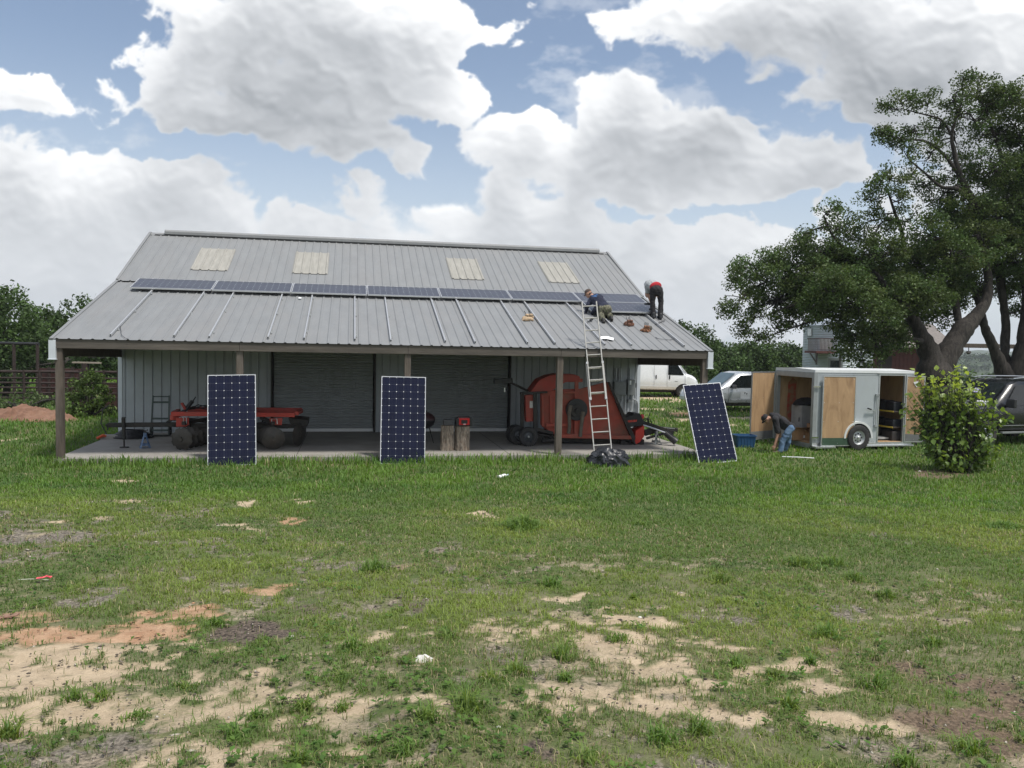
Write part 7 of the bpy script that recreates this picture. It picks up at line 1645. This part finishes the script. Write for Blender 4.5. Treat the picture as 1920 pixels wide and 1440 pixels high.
Bb = [(1672,205,22,0,.35),(1690,190,24,0,.4),(1715,240,30,0,.35),(1740,195,30,0,.55),(1700,290,28,0,.35),(1668,255,20,0,.42),(1655,250,14,0,.35),(1688,262,20,.3,.35),(1760,240,34,.5,.5),(1745,290,36,0,.45),(1710,325,28,.3,.35),(1730,350,36,.5,.4),
 (1790,185,38,0,.6),(1830,175,40,.5,.7),(1860,195,44,1,.8),(1900,190,42,0,.8),(1812,150,16,0,.4),(1825,225,40,0,.6),(1790,260,40,.5,.5),(1870,250,50,1,.8),(1915,250,50,.5,.8),(1800,320,44,.8,.6),(1860,320,56,0,.9),(1915,330,56,1,.9),(1770,360,40,.5,.6),(1820,390,54,0,1),(1880,400,62,1,1.2),(1760,400,36,1,.6),
 (1930,430,60,0,1.1),(1840,460,56,-.5,1.1),(1890,490,60,0,1.2),(1800,440,44,1,.9),(1940,520,50,0,1),(1870,545,42,1.5,.9),(1960,200,50,0,.8),(1980,290,70,0,1),(2010,400,80,0,1),(2030,500,70,0,1),(1965,560,50,0,1),(2060,300,60,0,.8),(1905,590,26,1.5,.45),(1950,610,26,1,.5),(2100,430,70,0,.8),(1990,600,40,0,.7),(1950,350,60,3,1),(1900,440,60,3,1),(1860,380,50,3,.8)]
oak('oak_tree', 'tall live oak at the right edge rising high above its leaning neighbour',
 [(1908,860,56,0),(1902,770,46,0),(1895,715,40,0)],
 [[(1893,715,34,0),(1872,672,22,-.1),(1856,636,18,-.2),(1843,605,15,-.2),(1836,570,13,0),(1815,520,10,.3),(1800,470,8,.5)],
  [(1895,712,30,0),(1884,665,17,.2),(1886,610,16,.4),(1880,560,15,.4),(1870,500,16,.3),(1850,440,17,.2),(1825,380,15,0),(1800,330,12,0),(1790,290,9,0),(1785,250,6,0),(1800,200,4,0)],
  [(1900,712,34,0),(1915,655,24,-.2),(1924,600,22,-.2),(1928,530,19,0),(1930,460,17,.2),(1915,390,13,.4),(1890,330,10,.5),(1870,270,7,.5),(1850,215,4,.3)],
  [(1825,380,10,0),(1795,355,8,-.2),(1765,350,6,-.2),(1735,325,4,0),(1705,300,3,0)],
  [(1800,330,8,0),(1770,290,6,0),(1735,265,5,0),(1700,262,3,0),(1665,255,2,0)],
  [(1785,255,5,0),(1765,225,4,0),(1735,215,3,0),(1695,205,2,0)],
  [(1928,500,13,.2),(1960,440,11,.2),(1990,370,9,0),(2010,300,6,0)],[(1850,440,9,.2),(1880,400,8,.4),(1920,370,6,.4),(1950,330,5,.2)]], Bb, 31.5, 4)
# --- generic bushy trees of the background
def bushy(name, label, cat, Y, blobs, seed, col, leaf=.16, per=34, clr=.42, dens=1.0, trunk=True, group=None, mt=LEAF):
    rng = np.random.default_rng(seed); cx = np.mean([b[0] for b in blobs]); c0 = at(cx, 700, Y); z0 = zgs(c0.x, Y); t = thing(name, label, cat, Matrix.Translation((c0.x, Y, z0)), group)
    m = MB(); Ps, Cs = [], []
    if trunk: m.tube([(c0.x, Y, z0-.2), (c0.x+.1, Y, z0+.8), (c0.x, Y, z0+1.8)], [.16,.13,.09], 8)
    for (x, y, rp) in blobs:
        dy = rng.uniform(-.8, .8)*min(2, rp*Y/F); c = np.array(at(x, y, Y+dy)); r = rp*Y/F; st = np.array([c0.x, Y, z0+(.1 if not trunk else 1.6)]); m.tube(wig(st, c, rng, .08, 5, -.05), list(np.linspace(.07, .02, 6)), 5)
        ncl = max(5, int(24*dens*(r/.9)**2)); d = rng.normal(size=(ncl,3)); d /= np.linalg.norm(d, axis=1)[:,None]; ctr = c+d*(r*(.35+.65*rng.random(ncl)**.5))[:,None]*np.array([1,1,.85]); ctr[:,2] = np.maximum(ctr[:,2], z0+.15)
        tint = np.array(col)*np.array([.66,.74,.66])*(.6+.8*rng.random((ncl,1))); p_, c_ = leaf_cloud(ctr, clr*(.7+.6*rng.random(ncl)), per, leaf, tint, rng); Ps.append(p_); Cs.append(c_)
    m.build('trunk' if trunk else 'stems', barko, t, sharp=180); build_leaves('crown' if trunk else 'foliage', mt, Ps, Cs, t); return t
gl = 'trees beyond the corral fence'
bushy('mesquite_tree', 'feathery green tree at the far left edge beyond the fence', 'tree', 34, [(-30,570,55),(20,590,48),(5,560,30),(25,640,50),(-20,650,60),(60,640,40)], 21, (.085,.130,.042), group=gl)
bushy('mesquite_tree', 'rounded green tree second from the left edge beyond the fence', 'tree', 36, [(70,605,42),(48,590,24),(95,620,40),(80,650,46),(115,655,40),(60,670,40)], 22, (.078,.120,.040), group=gl)
bushy('mesquite_tree', 'green tree whose top shows just above the left roof eave', 'tree', 38, [(150,590,34),(165,575,20),(135,610,36),(175,620,40),(150,650,44),(200,655,40)], 23, (.088,.138,.042), group=gl)
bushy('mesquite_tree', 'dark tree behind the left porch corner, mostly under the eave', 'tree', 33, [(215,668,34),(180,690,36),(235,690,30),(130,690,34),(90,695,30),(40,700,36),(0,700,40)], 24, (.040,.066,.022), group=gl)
gr = 'trees behind the parked vehicles'
bushy('cedar_elm', 'green tree rising past the right end of the porch roof', 'tree', 50, [(1300,640,36),(1285,622,24),(1325,665,34),(1275,670,40),(1240,690,40),(1300,690,38),(1262,612,12)], 31, (.085,.132,.044), leaf=.2, clr=.55, group=gr)
bushy('cedar_elm', 'low rounded tree just right of the right porch post', 'tree', 56, [(1350,672,32),(1365,690,34),(1335,695,30),(1384,684,26),(1340,655,18)], 32, (.085,.130,.046), leaf=.22, clr=.55, group=gr)
bushy('cedar_elm', 'broad green tree above the silver pickup truck', 'tree', 62, [(1395,662,26),(1422,660,28),(1405,685,32),(1380,695,26),(1440,680,30)], 33, (.095,.140,.050), leaf=.24, clr=.6, group=gr)
bushy('cedar_elm', 'green tree above the open plywood door, left of the metal tower', 'tree', 66, [(1455,664,24),(1482,668,24),(1502,676,22),(1465,688,28),(1495,692,26)], 34, (.082,.122,.046), leaf=.25, clr=.6, group=gr)
bushy('cedar_elm', 'distant green tree behind the metal tower and red building', 'tree', 72, [(1560,690,24),(1600,690,24),(1650,692,24),(1700,694,24),(1745,696,24)], 35, (.05,.08,.03), leaf=.28, clr=.7, group=gr)
# brush along the corral fence
bushy('brush', 'yellow green shrub beside the gate post left of the barn wall', 'shrub', 26.5, [(150,735,22),(175,725,24),(190,745,26),(160,760,22),(195,765,20),(140,755,20),(178,705,14)], 41, (.105,.150,.040), leaf=.10, per=60, clr=.22, dens=1.6, trunk=False)
bushy('brush', 'pale green weedy brush in front of the corral fence at far left', 'shrub', 27.5, [(-10,758,24),(25,756,20),(60,752,18),(95,750,18),(120,748,16),(45,765,16),(10,770,18)], 42, (.115,.150,.062), leaf=.09, per=50, clr=.24, dens=1.3, trunk=False)
# --- leafy bush by the trailer
def leafy():
    rng = np.random.default_rng(77); g = gp(1795, 884); Y = g.y; t = thing('leafy_bush', 'bright green broad leaved bush standing in the grass right of the trailer', 'bush', Matrix.Translation(g)); m = MB(); L_ = []
    sil = [(1770,712,18),(1748,722,20),(1735,706,14),(1792,700,14),(1800,725,20),(1758,694,8),(1795,690,7),(1822,715,14),(1840,722,10),(1832,745,18),(1856,752,10),(1850,780,16),(1882,778,10),(1890,772,5),(1872,745,6),(1815,760,26),(1780,755,28),(1745,755,24),(1722,765,12),(1706,762,10),(1695,762,5),(1730,745,12),(1718,700,8),(1775,790,32),(1740,795,24),(1722,800,14),(1712,797,8),(1812,800,32),(1845,815,24),(1862,835,18),(1872,842,9),(1790,830,36),(1755,830,24),(1830,848,26),(1775,862,28),(1810,866,28),(1850,862,14),(1750,862,14),(1765,875,12),(1740,842,12),(1728,720,10),(1712,735,8)]
    ends = []
    for (x, y, rp) in sil:
        r = rp*Y/F; k = max(2, int(rp*.62))
        for q in range(k): d = rng.normal(size=3); d /= np.linalg.norm(d); ends.append(np.array(at(x, y, Y+rng.uniform(-.5,.5)*min(1, r*2.5)))+d*r*(.2+1.15*rng.random()))
    for (x, y) in ((1690,762),(1700,745),(1893,771),(1880,782),(1868,728),(1745,690),(1803,684),(1700,802),(1886,842),(1722,697),(1850,716),(1776,690),(1712,850)): ends += [np.array(at(x, y, Y+rng.uniform(-.4,.4)))]
    V, C = [], []
    for e in ends:
        b = np.array([g.x+rng.normal()*.10, Y+rng.normal()*.10, g.z]); mid = b*.45+e*.55+np.array([0,0,.12]); 
        tw = [b, b*.72+mid*.28+np.array([0,0,.1]), mid, e]; m.tube(tw, [.010,.008,.006,.003], 4, caps=False)
        for q in range(int(rng.integers(5, 9))):
            s_ = rng.random(); p = mid*(1-s_)+e*s_+rng.normal(size=3)*.055; out = p-np.array([g.x, Y, g.z+1.0]); out /= np.linalg.norm(out)+1e-6
            a = out*.5+rng.normal(size=3)*.55; a[2] -= .35; a /= np.linalg.norm(a); nrm2 = np.array([0,0,1.])+out*.5+rng.normal(size=3)*.45; side = np.cross(a, nrm2); side /= np.linalg.norm(side)+1e-6; nn = np.cross(side, a); s = .112*(.5+.75*rng.random())
            P = [p, p+a*s*.35+side*s*.42+nn*s*.10, p+a*s*.75+side*s*.30+nn*s*.05, p+a*s*1.1-nn*s*.05, p+a*s*.75-side*s*.30+nn*s*.05, p+a*s*.35-side*s*.42+nn*s*.10, p+a*s*.55-nn*s*.02]
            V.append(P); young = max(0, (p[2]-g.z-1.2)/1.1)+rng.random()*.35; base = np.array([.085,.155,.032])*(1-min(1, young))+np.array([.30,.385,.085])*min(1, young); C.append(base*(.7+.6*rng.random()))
    V = np.array(V); n = len(V); C = np.repeat(np.array(C), 7, 0); o = np.arange(n)[:,None]*7
    T = np.concatenate([o+np.array(q) for q in ([0,1,6],[1,2,6],[2,3,6],[3,4,6],[4,5,6],[5,0,6])], 0)
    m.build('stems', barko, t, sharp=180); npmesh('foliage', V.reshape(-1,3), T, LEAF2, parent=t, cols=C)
leafy()
# --- corral fence
rust = mat('rusty pipe', (.034,.022,.019), .85, 0, .35, 6); 
def fence():
    Y = 29; a = at(-60, 697, Y); b = at(225, 697, Y); z0 = zgs(-19, Y); t = thing('corral_fence', 'long rusty pipe corral fence running behind the brush at left', 'fence', Matrix.Translation(((a.x+b.x)/2, Y, z0)))
    m = MB()
    for py in (697, 709, 718, 727, 737, 746): p = at(-60, py-1, Y); q = at(225, py+1, Y); m.cone(p, q, .035 if py > 697 else .05, .035 if py > 697 else .05, 8); m.cut()
    m.split('rail', rust, t)
    m = MB()
    for px in (-40, -5, 45, 75, 108, 150, 195, 222): p = at(px, 694, Y); m.cone(Vector((p.x, Y, z0-.1)), p, .055, .055, 8); m.cut()
    m.split('post', rust, t)
    t2 = thing('gate_post', 'thick dark post with a flat cap bar beside the yellow green shrub', 'post', Matrix.Translation((at(160,700,28).x, 28, zgs(-18,28)))); p = at(160, 681, 28); m = MB(); m.cone(Vector((p.x, 28, z0-.1)), p, .13, .12, 12); m.build('shaft', rust, t2); m = MB(); m.box(p+Vector((.05,0,.02)), (.95,.16,.05)); m.build('cap_bar', mat('pale weathered board', (.30,.26,.21), .9), t2)
    a = at(-60, 642, 30.5); b = at(73, 645, 30.5); q = thing('corral_gate', 'tall dark overhead bar of the corral gate at far left', 'gate', Matrix.Translation((b.x, 30.5, z0))); m = MB(); m.cone(a, b, .06, .06, 8); m.build('top_bar', blackm, q); m = MB(); m.cone(Vector((at(26,643,30.5).x, 30.5, z0-.1)), at(26,643,30.5), .06, .06, 8); m.cut(); m.cone(Vector((at(70,643,30.5).x, 30.5, z0-.1)), at(70,643,30.5), .06, .06, 8); m.split('upright', rust, q)
    # maroon sheet panels behind the fence
    t3 = thing('cattle_chute', 'dark maroon metal cattle chute behind the fence, left of the barn', 'chute', Matrix.Translation((at(150,720,31).x, 31, z0)))
    m = MB(); p0 = at(70, 690, 31); p1 = at(160, 742, 31); m.box(((p0.x+p1.x)/2, 31, (p0.z+p1.z)/2), (p1.x-p0.x, .08, p0.z-p1.z)); m.build('side_panel', mat('maroon sheet', (.050,.018,.016), .7, 0, .3, 3), t3)
    m = MB(); p0 = at(198, 720, 30.2); p1 = at(222, 790, 30.2); m.box(((p0.x+p1.x)/2, 30.2, (p0.z+z0)/2), (p1.x-p0.x, .08, p0.z-z0)); m.build('end_panel', MC['maroon sheet'], t3)
    m = MB()
    for k in range(5): p = at(70+22*k, 688, 30.9); m.box((p.x, 30.9, (p.z+z0)/2), (.08,.08,p.z-z0)); m.cut()
    m.split('upright', rust, t3)
fence()
# --- red dirt mound
def mound():
    c = gp(62, 787); rng = np.random.default_rng(8); n = 110; X, Yy = np.meshgrid(np.linspace(-2.1,1.5,n), np.linspace(-1.0,1.3,n)); x = X.ravel(); y = Yy.ravel()
    h = .56*np.exp(-((x+.15)/.85)**2-((y-.1)/.62)**2)+.30*np.exp(-((x+1.3)/.55)**2-((y-.1)/.5)**2)+.22*np.exp(-((x-.9)/.40)**2-(y/.4)**2)
    f = np.clip(h*4, 0, 1); h = h*(.85+.4*(fbm(x*2.2+5, y*2.2, 4)-.5))+f*((fbm(x*5+20, y*5, 4)-.5)*.20+(np.abs(fbm(x*11, y*11+9, 3)-.5))*.13)-.06
    V = np.stack([x+c.x, y+c.y, h+zg(x+c.x, y+c.y)], 1); i = np.arange(n*n).reshape(n, n); Fc = np.stack([i[:-1,:-1], i[:-1,1:], i[1:,1:], i[1:,:-1]], -1).reshape(-1, 4)
    rm = mat('red clay soil', (.19,.10,.065), .95, 0, .25, 4, dirt=(.28,.18,.125), dirt_amt=.6, ds=2.2, bump=.8, bs=22)
    o = npmesh('dirt_mound', V, Fc, rm, M=Matrix.Translation(c), smooth=True); tag(o, 'mound of reddish brown dirt on the grass left of the porch', 'mound')
mound()
# --- distant wooded hills
def hills():
    rng = np.random.default_rng(15)
    for (Yh, pyt, amp, lab) in ((620, 676, 3.5, 'low wooded hill ridge on the far horizon'), (1500, 660, 9, 'faint distant hill line on the horizon')):
        n = 220; X = np.linspace(-1.3*Yh, 1.3*Yh, n); V = []; zt = at(1850, pyt, Yh).z
        for k, (dy, f) in enumerate(((-.22,-.0),(-.12,.55),(-.05,.85),(0,1),(.1,.8),(.3,0))):
            top = zt+amp*(fbm(X/(Yh*.12)+3, X*0+1, 4)-.5)*2+amp*.5*(vnoise(X/(Yh*.012), X*0+k)-.5); z = -42+(top+42)*f; V.append(np.stack([X, np.full(n, Yh*(1+dy)), z], 1))
        V = np.concatenate(V); i = np.arange(6*n).reshape(6, n); Fc = np.stack([i[:-1,:-1], i[:-1,1:], i[1:,1:], i[1:,:-1]], -1).reshape(-1, 4)
        hm = mat('wooded hillside', (.050,.075,.034), .95, 0, .4, .12, bump=0); o = npmesh('hills', V, Fc, hm, smooth=True); tag(o, lab, None, None, 'structure')
    # far woodland on the near ridge and behind the yard
    n = 9000; x = rng.uniform(-520, 560, n); y = rng.uniform(380, 640, n); zt = at(1850, 676, 620).z
    f = np.clip((y-480)/130, 0, 1); top = zt+3.5*(fbm(x/74.4+3, x*0+1, 4)-.5)*2; z = np.where(y > 480, -42+(top+42)*f, -38)+rng.random(n)*1.5
    r = 2.2+2.8*rng.random(n); tint = np.array([.045,.072,.030])*(.6+.8*rng.random((n,1))); p_, c_ = leaf_cloud(np.stack([x, y, z+1], 1), r, 26, 1.5, tint, rng, aspect=.8)
    tag(npmesh('woodland', p_, np.arange(len(p_)).reshape(-1, 4), LEAF, cols=c_), 'far off woodland covering the valley and the low hills', 'woodland', None, 'stuff')
    # hedgerow of mixed scrub hiding the edge of the yard
    n = 420; x = rng.uniform(-75, 75, n); y = 78+rng.random(n)*14; k = ~((x > 26) & (x < 46)); x = x[k]; y = y[k]; n = len(x); hh = np.clip((fbm(x*.13+7, x*0+3, 4)-.25)*2.2, .15, 1.5); z = zg(x, y)+rng.random(n)*3.0*hh*np.where(x > 24, .35, 1); tint = np.array([.060,.098,.034])*(.5+1.0*rng.random((n,1))); p_, c_ = leaf_cloud(np.stack([x, y, z], 1), 1.1+1.2*rng.random(n), 130, .42, tint, rng, aspect=.7)
    tag(npmesh('scrub', p_, np.arange(len(p_)).reshape(-1, 4), LEAF, cols=c_), 'line of green scrub along the back of the field', 'scrub', None, 'stuff')
hills()
# ------------------------------------------------------------------ air
def haze():
    m = MB(); x0, x1, y0, y1, z0, z1 = -2600, 2600, -1700, 2300, -60, 70
    m.box(((x0+x1)/2, (y0+y1)/2, (z0+z1)/2), (x1-x0, y1-y0, z1-z0)); t = bpy.data.materials.new('air'); t.use_nodes = True; N = t.node_tree.nodes; N.remove(N['Principled BSDF'])
    v = N.new('ShaderNodeVolumePrincipled'); v.inputs['Color'].default_value = (.82,.88,.95,1); v.inputs['Density'].default_value = .0003; t.node_tree.links.new(v.outputs[0], N['Material Output'].inputs['Volume'])
    o = m.build('haze', t); tag(o, 'thin pale air haze over the fields', None, None, 'stuff')
haze()
